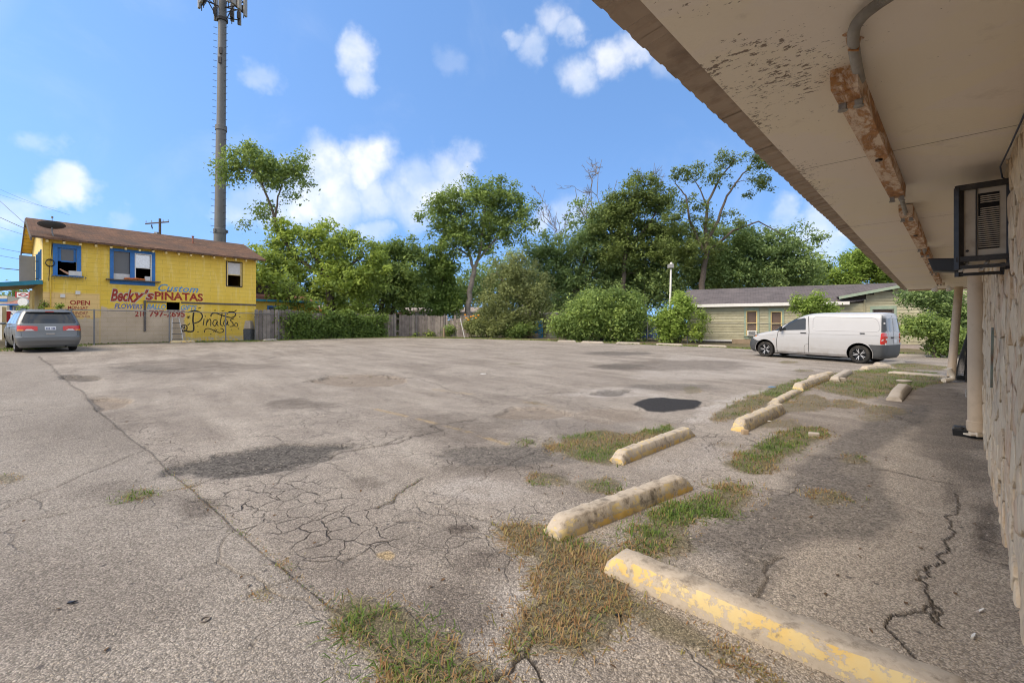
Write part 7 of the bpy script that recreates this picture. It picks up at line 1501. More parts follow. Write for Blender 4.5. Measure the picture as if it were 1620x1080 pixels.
def all_trees():
    # mesquite-like tree with the high leafy arm
    d = 38.5; b = base_at(524, d)
    tree('feathery_tree', 'bright feathery tree leaning high beside the tower above the vine covered fence', d,
         [(520, 415, 85, 60), (560, 440, 60, 48), (465, 400, 52, 55), (430, 425, 40, 48), (470, 462, 56, 32), (540, 380, 50, 30), (440, 355, 38, 32), (590, 420, 34, 40), (500, 365, 42, 24), (430, 460, 34, 30, .9), (545, 480, 45, 18, .7), (470, 485, 50, 14, .8), (420, 405, 26, 30, .6), (452, 458, 40, 26, .8, -6.5), (488, 474, 36, 20, .7, -5), (425, 440, 22, 20, .6, -6.5)], 330, 56, .40, .23, 'leaf_bright',
         [[b, AT(524, 470, d), AT(515, 430, d), AT(490, 395, d)], [AT(522, 460, d), AT(550, 425, d), AT(575, 400, d)], [AT(515, 440, d), AT(470, 410, d), AT(440, 370, d), AT(432, 335, d), AT(418, 300, d), AT(405, 270, d)], [AT(435, 345, d), AT(440, 310, d), AT(450, 280, d)]],
         [[.42, .33, .26, .14], [.24, .16, .1], [.22, .17, .14, .11, .09, .05], [.1, .07, .04]], droop=.35, depth=.7, limbs=90, tone_mu=.68)
    tr = bpy.data.objects[[o.name for o in bpy.data.objects if o.name.startswith('feathery_tree')][0]]
    C = blob_points([(400, 255, 40, 26), (365, 262, 30, 22, .8), (440, 265, 38, 22), (475, 262, 30, 24), (385, 240, 26, 18), (425, 285, 30, 16, .7), (350, 275, 18, 16, .6), (488, 285, 14, 18, .5), (425, 325, 22, 18, .5), (395, 340, 16, 14, .25), (455, 300, 18, 14, .4)], d, 105, .7)
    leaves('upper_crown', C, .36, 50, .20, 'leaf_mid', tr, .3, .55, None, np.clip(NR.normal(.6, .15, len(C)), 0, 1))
    m = MB(); limb_mesh(m, [[AT(418, 300, d), AT(405, 275, d), AT(395, 255, d)], [AT(450, 285, d), AT(462, 268, d), AT(475, 262, d)], [AT(405, 275, d), AT(375, 265, d)]], [[.09, .07, .04], [.06, .05, .03], [.05, .03]], [C[i] for i in range(0, len(C), 2)]); m.build('upper_limbs', 'bark_pale', tr, 60)
    # dark tree beside it
    d = 45; b = base_at(602, d)
    tree('dense_tree', 'dark rounded tree directly right of the bright feathery tree', d, [(630, 430, 55, 52), (600, 460, 45, 40), (655, 465, 34, 36), (640, 395, 38, 24), (610, 410, 36, 30), (590, 485, 36, 18, .6)], 210, 54, .48, .24, 'leaf_mid', [[b, AT(602, 490, d), AT(610, 455, d), AT(625, 420, d)], [AT(604, 480, d), AT(640, 440, d)], [base_at(621, d), AT(622, 480, d), AT(632, 440, d)]], [[.3, .25, .18, .1], [.18, .1], [.2, .16, .1]], limbs=50, droop=.2)
    d = 47; b = base_at(698, d)
    tree('vine_draped_tree', 'tall narrow tree draped in dark vines between the dark tree and the tall oak', d, [(698, 405, 24, 34), (702, 445, 30, 34), (700, 480, 34, 26), (690, 425, 18, 30), (712, 470, 22, 24)], 130, 60, .36, .24, 'leaf_vine', [[b, AT(699, 470, d), AT(698, 420, d), AT(698, 385, d)]], [[.26, .2, .12, .06]], limbs=24, droop=.6, tone_mu=.5)
    # tall oak with the pale forked trunk
    d = 47; b = base_at(741, d)
    tree('tall_oak', 'tall spreading oak with pale forked trunk near the centre of the back fence', d, [(740, 345, 62, 50), (700, 350, 40, 36), (790, 345, 52, 40), (760, 305, 52, 26), (825, 345, 26, 28, .8), (770, 380, 52, 28, .7), (690, 320, 26, 20, .7), (720, 390, 40, 24, .5), (800, 310, 34, 22, .8)], 250, 52, .48, .24, 'leaf_mid',
         [[b, AT(741, 480, d), AT(747, 440, d), AT(750, 428, d)], [AT(750, 430, d), AT(742, 400, d), AT(735, 370, d), AT(728, 330, d)], [AT(750, 430, d), AT(760, 395, d), AT(765, 350, d), AT(768, 310, d)], [AT(756, 412, d), AT(782, 380, d), AT(805, 345, d)], [AT(743, 405, d), AT(722, 392, d), AT(708, 375, d), AT(690, 355, d)]], [[.34, .28, .25, .24], [.17, .14, .1, .05], [.18, .15, .1, .05], [.12, .09, .05], [.11, .09, .06, .04]], 'bark_pale', limbs=80, tone_mu=.48, shell=.45)
    # willow-ish olive tree, in front
    d = 38.2; b = base_at(836, d)
    tree('olive_willow', 'soft olive green willowy tree drooping over the back fence', d, [(810, 440, 42, 40), (845, 460, 30, 50), (790, 480, 32, 38), (820, 500, 44, 26), (770, 500, 22, 26, .7), (850, 505, 24, 20, .7), (815, 415, 28, 20)], 240, 62, .36, .15, 'leaf_olive', [[b, AT(838, 490, d), AT(836, 450, d), AT(820, 420, d)], [AT(837, 480, d), AT(800, 450, d), AT(785, 430, d)]], [[.14, .11, .08, .04], [.07, .05, .03]], 'bark_pale', droop=.6, limbs=60, tone_mu=.5, depth=.6)
    # deep mass behind the centre right
    d = 52; b = base_at(905, d)
    tree('broad_tree', 'broad dark tree mass behind the bright shrubs, left of the lamp post', d, [(900, 410, 60, 55), (950, 380, 60, 50), (870, 440, 45, 50), (1000, 420, 60, 55), (960, 450, 70, 45), (900, 470, 60, 35), (850, 400, 26, 44, .7), (1010, 470, 50, 34), (990, 350, 40, 34, .7), (930, 345, 40, 26, .6), (1040, 395, 44, 40)], 560, 52, .58, .27, 'leaf_dark', [[b, AT(908, 470, d), AT(920, 420, d), AT(940, 370, d)], [AT(912, 460, d), AT(960, 410, d), AT(990, 360, d)], [AT(908, 460, d), AT(880, 420, d)]], [[.4, .32, .2, .1], [.25, .15, .08], [.2, .1]], limbs=70, tone_mu=.46, droop=.15)
    d = 49.5; b = base_at(985, d)
    tree('hackberry_tree', 'brownish thin crowned tree rising above the dark mass behind the lamp post', d, [(1010, 310, 38, 34), (985, 330, 38, 34), (1050, 320, 34, 30, .8), (960, 350, 40, 28, .8), (1040, 365, 40, 30), (1025, 285, 22, 16, .6), (1000, 395, 56, 40)], 300, 46, .46, .23, 'leaf_brown', [[b, AT(986, 450, d), AT(990, 390, d), AT(1000, 330, d), AT(1012, 285, d)], [AT(990, 400, d), AT(1030, 350, d), AT(1050, 310, d)]], [[.32, .26, .18, .12, .04], [.14, .1, .04]], limbs=80, tone_mu=.5)
    # airy tall tree, right
    d = 46; b = base_at(1110, d)
    tree('airy_tree', 'airy tall tree with visible limbs reaching over the green house', d, [(1195, 258, 28, 18, .8), (1150, 252, 30, 13, .7), (1105, 272, 30, 12, .7), (1210, 288, 16, 24, .6), (1130, 282, 26, 14, .35), (1072, 280, 18, 12, .5), (1175, 300, 26, 20, .22), (1100, 320, 40, 24, .12), (1090, 395, 60, 34), (1130, 360, 44, 30, .45), (1070, 350, 30, 28, .6)], 230, 34, .30, .19, 'leaf_brown',
         [[b, AT(1110, 450, d), AT(1118, 400, d), AT(1116, 360, d), AT(1120, 320, d), AT(1140, 280, d), AT(1165, 250, d)], [AT(1116, 390, d), AT(1135, 350, d), AT(1150, 310, d), AT(1175, 275, d), AT(1195, 262, d)], [AT(1114, 400, d), AT(1092, 350, d), AT(1085, 310, d), AT(1068, 290, d)], [AT(1122, 395, d), AT(1160, 365, d), AT(1200, 350, d), AT(1240, 372, d)], [AT(1120, 330, d), AT(1108, 300, d), AT(1095, 280, d)]],
         [[.36, .3, .24, .18, .13, .09, .04], [.2, .15, .11, .07, .03], [.17, .12, .08, .04], [.14, .1, .07, .03], [.09, .06, .03]], limbs=80, tone_mu=.45)
    d = 50; b = base_at(1190, d)
    tree('spreading_tree', 'wide grey green tree behind the roof of the green house', d, [(1150, 420, 70, 44), (1210, 400, 50, 40), (1250, 420, 46, 40), (1100, 435, 60, 36), (1200, 440, 70, 26), (1275, 440, 30, 30), (1285, 380, 22, 14, .5), (1265, 365, 26, 12, .4), (1050, 450, 50, 30), (1120, 390, 60, 34), (1060, 385, 46, 36), (1180, 380, 50, 24, .7)], 560, 52, .56, .26, 'leaf_dark', [[b, AT(1192, 455, d), AT(1200, 420, d), AT(1215, 380, d)], [AT(1195, 440, d), AT(1245, 395, d), AT(1280, 378, d)], [AT(1194, 445, d), AT(1140, 420, d)]], [[.4, .3, .2, .08], [.2, .1, .05], [.2, .1]], limbs=80, tone_mu=.55)
    d = 58; b = base_at(1350, d)
    tree('lime_tree', 'bright yellow green tree beyond the right end of the green house roof', d, [(1345, 430, 44, 26), (1385, 420, 44, 30), (1320, 448, 40, 18), (1420, 435, 40, 26), (1360, 400, 30, 14, .8), (1300, 440, 24, 24, .8), (1292, 418, 26, 18, .7)], 260, 52, .52, .27, 'leaf_lime', [[b, AT(1352, 460, d), AT(1360, 420, d)], [AT(1353, 450, d), AT(1400, 420, d)]], [[.4, .3, .1], [.2, .1]], limbs=40, tone_mu=.45)
    d = 62; b = base_at(1420, d)
    tree('far_tree', 'taller mid green tree behind the lime tree at the end of the eave', d, [(1400, 405, 44, 22), (1450, 420, 50, 34), (1500, 440, 50, 30), (1360, 410, 26, 18)], 170, 48, .6, .3, 'leaf_mid', [[b, AT(1421, 450, d), AT(1425, 410, d)]], [[.4, .3, .12]], limbs=30, tone_mu=.6)
    # filler trees
    d = 66; 
    tree('backdrop_tree', 'dark trees closing the view behind the tall oak', d, [(560, 450, 60, 34), (640, 450, 60, 40), (720, 455, 70, 40), (800, 440, 60, 46), (680, 480, 90, 24), (850, 470, 60, 36)], 300, 44, .85, .36, 'leaf_dark', [[base_at(700, d), AT(702, 470, d), AT(705, 430, d)], [base_at(610, d), AT(612, 470, d), AT(615, 430, d)], [base_at(790, d), AT(792, 460, d), AT(795, 420, d)]], [[.4, .3, .1], [.4, .3, .1], [.4, .3, .1]], limbs=40, tone_mu=.4)
    tree('small_far_tree', 'small tree showing just past the right end of the yellow shop', 48, [(420, 440, 20, 16), (412, 455, 16, 12), (440, 460, 24, 14)], 44, 44, .5, .25, 'leaf_mid', [[base_at(422, 48), AT(422, 470, 48), AT(421, 440, 48)]], [[.2, .16, .08]], limbs=12)
    tree('roadside_tree', 'dark trees across the street at the far left edge', 95, [(10, 478, 26, 10), (30, 482, 18, 10), (-20, 476, 30, 14), (36, 476, 8, 6), (25, 466, 16, 8), (28, 500, 10, 8, .5)], 60, 44, 1.0, .5, 'leaf_dark', [[base_at(8, 95), AT(8, 490, 95), AT(9, 475, 95)]], [[.3, .25, .1]], limbs=12)
    tree('street_shrub', 'small bright shrub beside the front of the yellow shop', 30, [(40, 486, 4, 5), (37, 491, 4, 4)], 8, 26, .16, .10, 'leaf_lime', [[base_at(39, 30), AT(39, 500, 30), AT(39, 486, 30)]], [[.05, .04, .02]], limbs=6, cat='shrub')
    tree('meter_shrub', 'climbing weeds around the meter box behind the minivan', 22.5, [(70, 484, 3, 6), (97, 484, 3, 6, .6)], 10, 22, .09, .08, 'leaf_bright', [[base_at(72, 22.5), AT(71, 500, 22.5), AT(70, 475, 22.5)], [base_at(95, 22.5), AT(96, 500, 22.5), AT(97, 478, 22.5)]], [[.03, .02, .01], [.03, .02, .01]], limbs=8, cat='plant')
    # shrubs along the back
    def shrub(lb, d, blobs, n, per, sp, size, mat, u, tone=.5, droop=.1, nm='shrub'): tree(nm, lb, d, blobs, n, per, sp, size, mat, [[base_at(u, d), AT(u, blobs[0][1] + blobs[0][3] * .5, d), AT(blobs[0][0], blobs[0][1], d)], [base_at(u + 2, d), AT(u + 6, blobs[0][1] + blobs[0][3] * .3, d)]], [[.07, .05, .03], [.05, .03]], limbs=40, cat='shrub', tone_mu=tone, droop=droop)
    shrub('large bright green shrub mound left of the lamp post', 33.5, [(950, 502, 52, 30), (908, 507, 36, 28), (990, 497, 32, 32), (945, 474, 22, 16), (975, 466, 16, 12, .7), (905, 527, 34, 12), (985, 529, 40, 11), (925, 480, 14, 12, .6), (1005, 478, 14, 14, .6), (885, 512, 14, 18, .7)], 330, 46, .36, .16, 'leaf_mid', 950, .62)
    shrub('dark underside shrub behind the bright mound', 35.5, [(1000, 500, 34, 34), (935, 485, 40, 26), (1020, 515, 20, 24)], 120, 44, .36, .17, 'leaf_mid', 1000, .4)
    shrub('lime green young tree right beside the lamp post', 31.8, [(1070, 502, 20, 32), (1060, 522, 24, 18), (1086, 488, 10, 18), (1045, 505, 11, 18), (1076, 468, 9, 12), (1060, 478, 7, 12, .7)], 160, 42, .27, .15, 'leaf_lime', 1070, .5)
    shrub('thin weedy shrub on the wire fence at the house corner', 30.5, [(1105, 520, 10, 20), (1110, 500, 7, 12)], 30, 36, .22, .12, 'leaf_bright', 1106, .4)
    shrub('lime green sapling sticking up behind the roof of the van', 23.5, [(1275, 487, 24, 12), (1262, 476, 9, 10), (1285, 478, 16, 12), (1310, 488, 14, 8), (1295, 470, 6, 10)], 70, 40, .16, .11, 'leaf_lime', 1280, .5)
    shrub('overgrown rose bush at the right end of the green house', 20.5, [(1480, 520, 26, 22), (1455, 512, 24, 16), (1500, 535, 24, 20), (1440, 520, 16, 10, .7), (1490, 545, 18, 14)], 150, 44, .18, .10, 'leaf_mid', 1478, .6)
    shrub('dark overhanging branches at the right end of the eave', 21.5, [(1480, 470, 40, 18), (1510, 490, 26, 26), (1445, 468, 26, 10, .7), (1520, 520, 20, 40)], 150, 44, .20, .11, 'leaf_dark', 1515, .55)
    shrub('bright young bush in front of the weathered boards', 31.2, [(435, 508, 20, 18), (428, 522, 22, 12), (440, 494, 12, 12), (450, 520, 14, 12)], 110, 44, .22, .15, 'leaf_bright', 435, .45)
    shrub('low dark bush at the corner of the back fence', 39.0, [(720, 521, 20, 10), (735, 518, 12, 12)], 60, 44, .24, .15, 'leaf_mid', 722, .45)
    shrub('pale weeds along the foot of the grey board fence', 39.3, [(685, 527, 20, 5), (660, 529, 14, 4), (705, 525, 10, 6)], 46, 40, .2, .13, 'leaf_bright', 690, .5)
    shrub('dark vine clump climbing the grey boards', 40.0, [(655, 518, 9, 14), (618, 522, 8, 12), (672, 524, 10, 8)], 50, 40, .22, .13, 'leaf_vine', 652, .4)
    shrub('flowering vine covering the wire fence left of the willow', 37.6, [(765, 516, 26, 14), (790, 520, 24, 14), (748, 514, 12, 14), (800, 505, 14, 16)], 150, 46, .24, .13, 'leaf_olive', 770, .6, nm='flowering_vine')
    shrub('dark growth along the fence under the willow', 37.4, [(820, 520, 24, 14), (805, 526, 18, 8)], 70, 40, .26, .14, 'leaf_mid', 815, .4)
    m = MB()
    for (u, v) in ((738, 503), (745, 501), (749, 500), (753, 503), (757, 499), (741, 506), (736, 498)):
        c = AT(u, v, 37.0); m.lathe([(0, -.05), (.10, 0), (.07, .05), (0, .06)], 7, None, c)
    tag(m.build('marigold_blooms', 'flower_orange', None, 60), 'orange blooms on top of the flowering vine', 'flowers', None, 'stuff')
    # vines over the left half of the board fence
    C = []
    pts = [FENCE_PTS[1].lerp(FENCE_PTS[2], .35), FENCE_PTS[2], FENCE_PTS[3], FENCE_PTS[3].lerp(FENCE_PTS[4], .75)]
    for a, b in zip(pts[:-1], pts[1:]):
        for k in range(int((b - a).length * 44)):
            p = a.lerp(b, NR.random()); C.append((p.x + .16 + NR.normal(0, .05), p.y - .16 + NR.normal(0, .05), p.z + NR.random() ** .8 * (1.68 + .35 * math.sin(p.x * 2.1) * math.sin(p.x * .7 + 1) + NR.random() * .3)))
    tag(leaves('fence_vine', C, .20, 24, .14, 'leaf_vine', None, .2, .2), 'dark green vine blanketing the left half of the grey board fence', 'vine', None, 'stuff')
    # wood closing the view far behind
    C = blob_points([(480 + 60 * i, 478 - 14 * (i % 3) - (16 if 5 < i < 14 else 0), 46, 26 + 6 * (i % 2)) for i in range(17)], 78, 620, .5); tag(leaves('far_wood', C, .95, 30, .42, 'leaf_dark', None, .1, .4, None, np.clip(NR.normal(.35, .12, len(C)), 0, 1)), 'dense wood closing the view behind the back fence', 'trees', None, 'stuff')
    # dead branches
    def dead(lb, d, u, v0, tips, rad=.1, base=None, seed=1):
        rs = random.Random(seed); b = base or AT(u, v0, d); root = thing('dead_tree', lb, 'tree', base_at(u, d)); m = MB()
        def grow(p, q, r, lev):
            k = [p]; n = 5
            for i in range(1, n + 1): k.append(p.lerp(q, i / n) + Vector((rs.gauss(0, .05), rs.gauss(0, .05), rs.gauss(0, .04))) * (q - p).length * (1 if i < n else .3))
            m.tube(k, [r * (1 - .75 * i / n) + .008 for i in range(n + 1)], 4, False)
            if lev > 0:
                for _ in range(4):
                    i = rs.randint(1, n - 1); a = k[i]; L_ = (q - p).length * rs.uniform(.28, .5); dr = ((q - p).normalized() + Vector((rs.gauss(0, .6), rs.gauss(0, .5), rs.gauss(.15, .45)))).normalized(); grow(a, a + dr * L_, r * .5, lev - 1)
        m.tube([base_at(u, d), b], [rad * 1.5, rad], 7)
        for t in tips: grow(b, AT(*t, d + rs.uniform(-1, 1)), rad, 3)
        m.build('branches', 'dead_wood', root, 60)
    dead('tall bare dead treetop rising above the broad dark tree', 55, 940, 375, [(955, 255), (935, 280), (975, 285), (910, 300), (985, 310)], .075, seed=2)
    dead('small bare dead tree right of the tall oak', 55, 885, 390, [(862, 300), (880, 335), (850, 325), (895, 345)], .05, seed=5)
    dead('bare twigs above the thin brownish treetop', 50, 1020, 340, [(1035, 258), (1015, 275), (1050, 275)], .045, seed=8)
all_trees()
# ------------------------------------------------------------------ kerb and wheel stops
def stop_material():
    for nm, amt, col, gm_ in (('worn_yellow', .445, (.68, .44, .10), .55), ('faded_yellow', .38, (.62, .47, .20), .5), ('grimy_yellow', .40, (.58, .44, .19), .95), ('bright_yellow', .56, (.78, .42, .03), .3), ('bare_top', .31, (.62, .43, .14), .65)):
        t = NT(nm, .85, .25); n1 = t.noise(8, 7, .75, .4); n2 = t.noise(24, 5, .7); n3 = t.noise(2.2, 4)
        conc = t.mix(t.rng(n2, .3, .7), (.40, .335, .26), (.50, .43, .34)); conc = t.mix(t.rng(n1, .55, .72, 0, .8), conc, (.15, .125, .095))
        f = t.math('ADD', t.math('MULTIPLY', n1, .7), t.math('MULTIPLY', n2, .4)); pm = t.rng(f, amt + .135, amt + .105)
        pale = t.mix(t.rng(n3, .4, .6), col, (.66, .52, .25)); c = t.mix(t.math('MULTIPLY', pm, .85), conc, pale)
        gr = t.rng(t.noise(8, 6, .8), .56 - .06 * (gm_ > .6), .66, 0, gm_); c = t.mix(gr, c, (.13, .105, .075)); t.col(c); t.bump(t.math('ADD', n2, t.math('MULTIPLY', pm, .3)), .6, .006)
stop_material()
def wheel_stop(label, a, b, w=.17, h=.135, mat='faded_yellow', name='wheel_stop', chip=0, slope=.10, group='concrete wheel stops along the walkway', seed=1, cat='wheel stop', rot=0.0):
    a = Vector(a); b = Vector(b); rs = random.Random(seed); L_ = (b - a).length; d = (b - a).normalized(); s = Vector((-d.y, d.x, 0)).normalized(); n = max(6, int(L_ / .035)); m = MB(); rows = []
    for i in range(n + 1):
        t = L_ * i / n; e = min(t, L_ - t); k = min(1, .45 + e / slope * .55) if slope else 1; hh = h * k
        c = a + d * t; z = zg(c.x, c.y) - .015; wob = lambda: rs.gauss(0, .0022)
        q1 = max(0, math.sin(t * 23 + seed * 3) + math.sin(t * 37 + seed) * .8 + math.sin(t * 61 + 2 * seed) * .5 - 1.25) * .012; q2 = max(0, math.sin(t * 19 + seed * 5) + math.sin(t * 43 + seed * 2) * .8 - 1.1) * .014
        ch = (h * .35 * max(0, math.sin(t * 9 + seed) - .5) * chip) if chip else 0
        pf = [(-w / 2, 0), (-w / 2 - .0, hh * .38), (-w * .34 + q1, hh * .93 - q1 * 1.2), (-w * .27 + q1, hh - q1 * .8), (w * .27 - ch * .5 - q2, hh - ch * .4 - q2 * .8), (w * .34 - ch - q2, hh * .93 - ch - q2 * 1.2), (w / 2 - ch * .4, hh * .38), (w / 2, 0)]
        rows.append([Vector((c.x, c.y, z)) + s * (x + wob()) + Vector((0, 0, y + .015 + (wob() if y > 0 else -.03))) for x, y in pf])
    mats = mat if isinstance(mat, tuple) else (mat,) * 4                      # low flank, upper flank, top, ends
    for seg in range(7):
        m.cur = {0: 0, 6: 0, 1: 1, 5: 1}.get(seg, 2); m.grid([[r_[seg], r_[seg + 1]] for r_ in rows])
    k = len(rows[0]); m.cur = 3; m.add(rows[0], [tuple(range(k))]); m.add(rows[-1], [tuple(range(k - 1, -1, -1))])
    o = m.build(name, list(mats), None); bm = bmesh.new(); bm.from_mesh(o.data); bmesh.ops.remove_doubles(bm, verts=bm.verts, dist=.0004); bmesh.ops.recalc_face_normals(bm, faces=bm.faces); bm.to_mesh(o.data); bm.free(); shade(o, 50)
    return tag(o, label, cat, group)
wheel_stop('long yellow painted kerb running out of the bottom right corner', G(968, 898), G(1560, 1150) , .20, .125, ('faded_yellow', 'worn_yellow', 'bare_top', 'faded_yellow'), 'kerb', 0, .06, None, 3, 'kerb')
wheel_stop('wheel stop with black grime on its flank, just beyond the long kerb', G(872, 850), G(1082, 770), .18, .128, ('worn_yellow', 'grimy_yellow', 'bare_top', 'faded_yellow'), seed=4)
wheel_stop('clean cream wheel stop lying in front of the green weeds, second from the camera', G(975, 733), G(1090, 688), .165, .122, ('worn_yellow', 'faded_yellow', 'faded_yellow', 'worn_yellow'), seed=6)
def crumbly(): pass
wheel_stop('crumbling wheel stop with a bright yellow end', G(1168, 682), G(1232, 652), .20, .16, ('grimy_yellow', 'grimy_yellow', 'faded_yellow', 'bright_yellow'), chip=.8, seed=8, slope=.02)
m = MB(); c = G(1170, 681.5); dd = (G(1232, 652) - G(1168, 682)).normalized(); ss = Vector((-dd.y, dd.x, 0)); 
wheel_stop('broken low piece of wheel stop behind the crumbling one', G(1222, 640), G(1262, 619), .17, .07, 'faded_yellow', chip=1, seed=9, slope=.3)
wheel_stop('yellow wheel stop in the lawn, third of the row towards the van', G(1262, 617), G(1306, 600), .22, .15, ('worn_yellow', 'grimy_yellow', 'bare_top', 'worn_yellow'), chip=.3, seed=10, slope=.05)
wheel_stop('farther wheel stop with a yellow tip, half sunk in the lawn', G(1283, 601), G(1315, 593), .19, .11, 'faded_yellow', seed=11)
wheel_stop('tilted grey piece of wheel stop beside the half sunk one', G(1320, 603), G(1342, 590), .22, .12, 'concrete', chip=.6, seed=12)
wheel_stop('wheel stop lying across the lawn edge behind the van', G(1366, 585), G(1405, 581), .24, .12, 'faded_yellow', seed=13)
wheel_stop('low concrete stop closest to the rear bumper of the van', G(1386, 577), G(1428, 574), .22, .09, 'concrete', seed=14)
wheel_stop('long low concrete strip across the lawn towards the leaning post', G(1406, 590), G(1500, 597), .26, .07, 'concrete', 'concrete_strip', seed=15, group=None, cat='kerb')
wheel_stop('small concrete block with a stone on top standing in the lawn', G(1414, 634), G(1432, 614), .24, .16, 'concrete', 'concrete_block', seed=16, slope=.6, group=None, cat='block')
m = MB(); c = G(1430, 614); m.lathe([(0, 0), (.12, .0), (.13, .025), (.10, .04), (0, .045)], 9, Matrix.Scale(1.25, 3, (1, 0, 0)), c + Vector((0, 0, .155))); tag(m.build('flat_stone', 'concrete', None, 60), 'flat grey stone lying on the small concrete block', 'stone')
for lb, (u0, v0), (u1, v1), sd in (('leftmost wheel stop of the back row below the shrub mound', (882, 540.5), (911, 541), 21), ('middle wheel stop of the back row below the shrub mound', (920, 542), (955, 543), 22), ('wheel stop of the back row left of the lamp post', (975, 543.5), (1013, 544.5), 23), ('wheel stop of the back row right of the lamp post', (1038, 545.5), (1080, 547), 24), ('wheel stop of the back row beside the green house', (1104, 548), (1150, 549.5), 25), ('yellowish wheel stop at the foot of the rose bush', (1415, 563.5), (1462, 564.5), 26), ('pale wheel stop lying at the foot of the bright young bush', (417, 539.5), (437, 538.5), 27)):
    wheel_stop(lb, G(u0, v0), G(u1, v1), .2, .12, 'concrete', seed=sd, group='concrete wheel stops along the back edge')
wheel_stop('worn yellow concrete step below the ladder', SP.pt(_sz(262, 538)[0], 0, .95), SP.pt(_sz(300, 538)[0], 0, .95), .35, .12, 'worn_yellow', 'concrete_step', seed=30, group=None, cat='step')

# ------------------------------------------------------------------ weeds growing through the paving
def blade_material():
    t = NT('grass_blade', .7, .3); a = t.attr('tone'); cr = t.n('ShaderNodeValToRGB'); t.L.new(a, cr.inputs[0]); e = cr.color_ramp.elements
    e[0].position = 0; e[0].color = (.085, .165, .024, 1); e[1].position = 1; e[1].color = (.43, .29, .14, 1)
    for p, c in ((.25, (.135, .215, .040, 1)), (.5, (.24, .255, .065, 1)), (.75, (.38, .275, .13, 1)), (.9, (.31, .165, .075, 1))): x = e.new(p); x.color = c
    t.col(cr.outputs[0]); tr = t.n('ShaderNodeBsdfTranslucent'); t.L.new(cr.outputs[0], tr.inputs[0]); mx = t.n('ShaderNodeMixShader'); mx.inputs[0].default_value = .3; t.L.new(t.b.outputs[0], mx.inputs[1]); t.L.new(tr.outputs[0], mx.inputs[2]); t.L.new(mx.outputs[0], t.N['Material Output'].inputs[0])
blade_material()
def blades(name, P, L, tone, width=.0024, lean=1.05):
    """P (n,2) ground points, L (n) lengths: each blade a bent three-sided strip"""
    n = len(P); z = zg(P[:, 0], P[:, 1]); az = NR.uniform(0, 2 * np.pi, n); le = .25 + np.abs(NR.normal(0, lean, n)); up = np.cos(np.clip(le, 0, 1.45)); ho = np.sin(np.clip(le, 0, 1.45))
    d = np.stack([np.cos(az), np.sin(az)], 1); w = width * NR.uniform(.7, 1.5, n); sd = np.stack([-d[:, 1], d[:, 0]], 1)
    def pt(f, k, bend): return np.concatenate([P + d * (L * ho * f)[:, None] + sd * (w * k)[:, None], (z - .004 + L * (up * f - bend * f * f * .45))[:, None]], 1)
    v = np.stack([pt(0, -1, 0), pt(0, 1, 0), pt(.55, .8, .4), pt(.55, -.8, .4), pt(1.0, 0, 1)], 1); v[:, 2:, 2] = np.maximum(v[:, 2:, 2], (z + .003)[:, None]); v = v.reshape(-1, 3)
    b = np.arange(n)[:, None] * 5; f = np.concatenate([b + [0, 1, 2], b + [0, 2, 3], b + [3, 2, 4]], 1).ravel()
    return raw_mesh(name, v, f, 3, 'grass_blade', None, False, {'tone': np.repeat(tone, 5)})
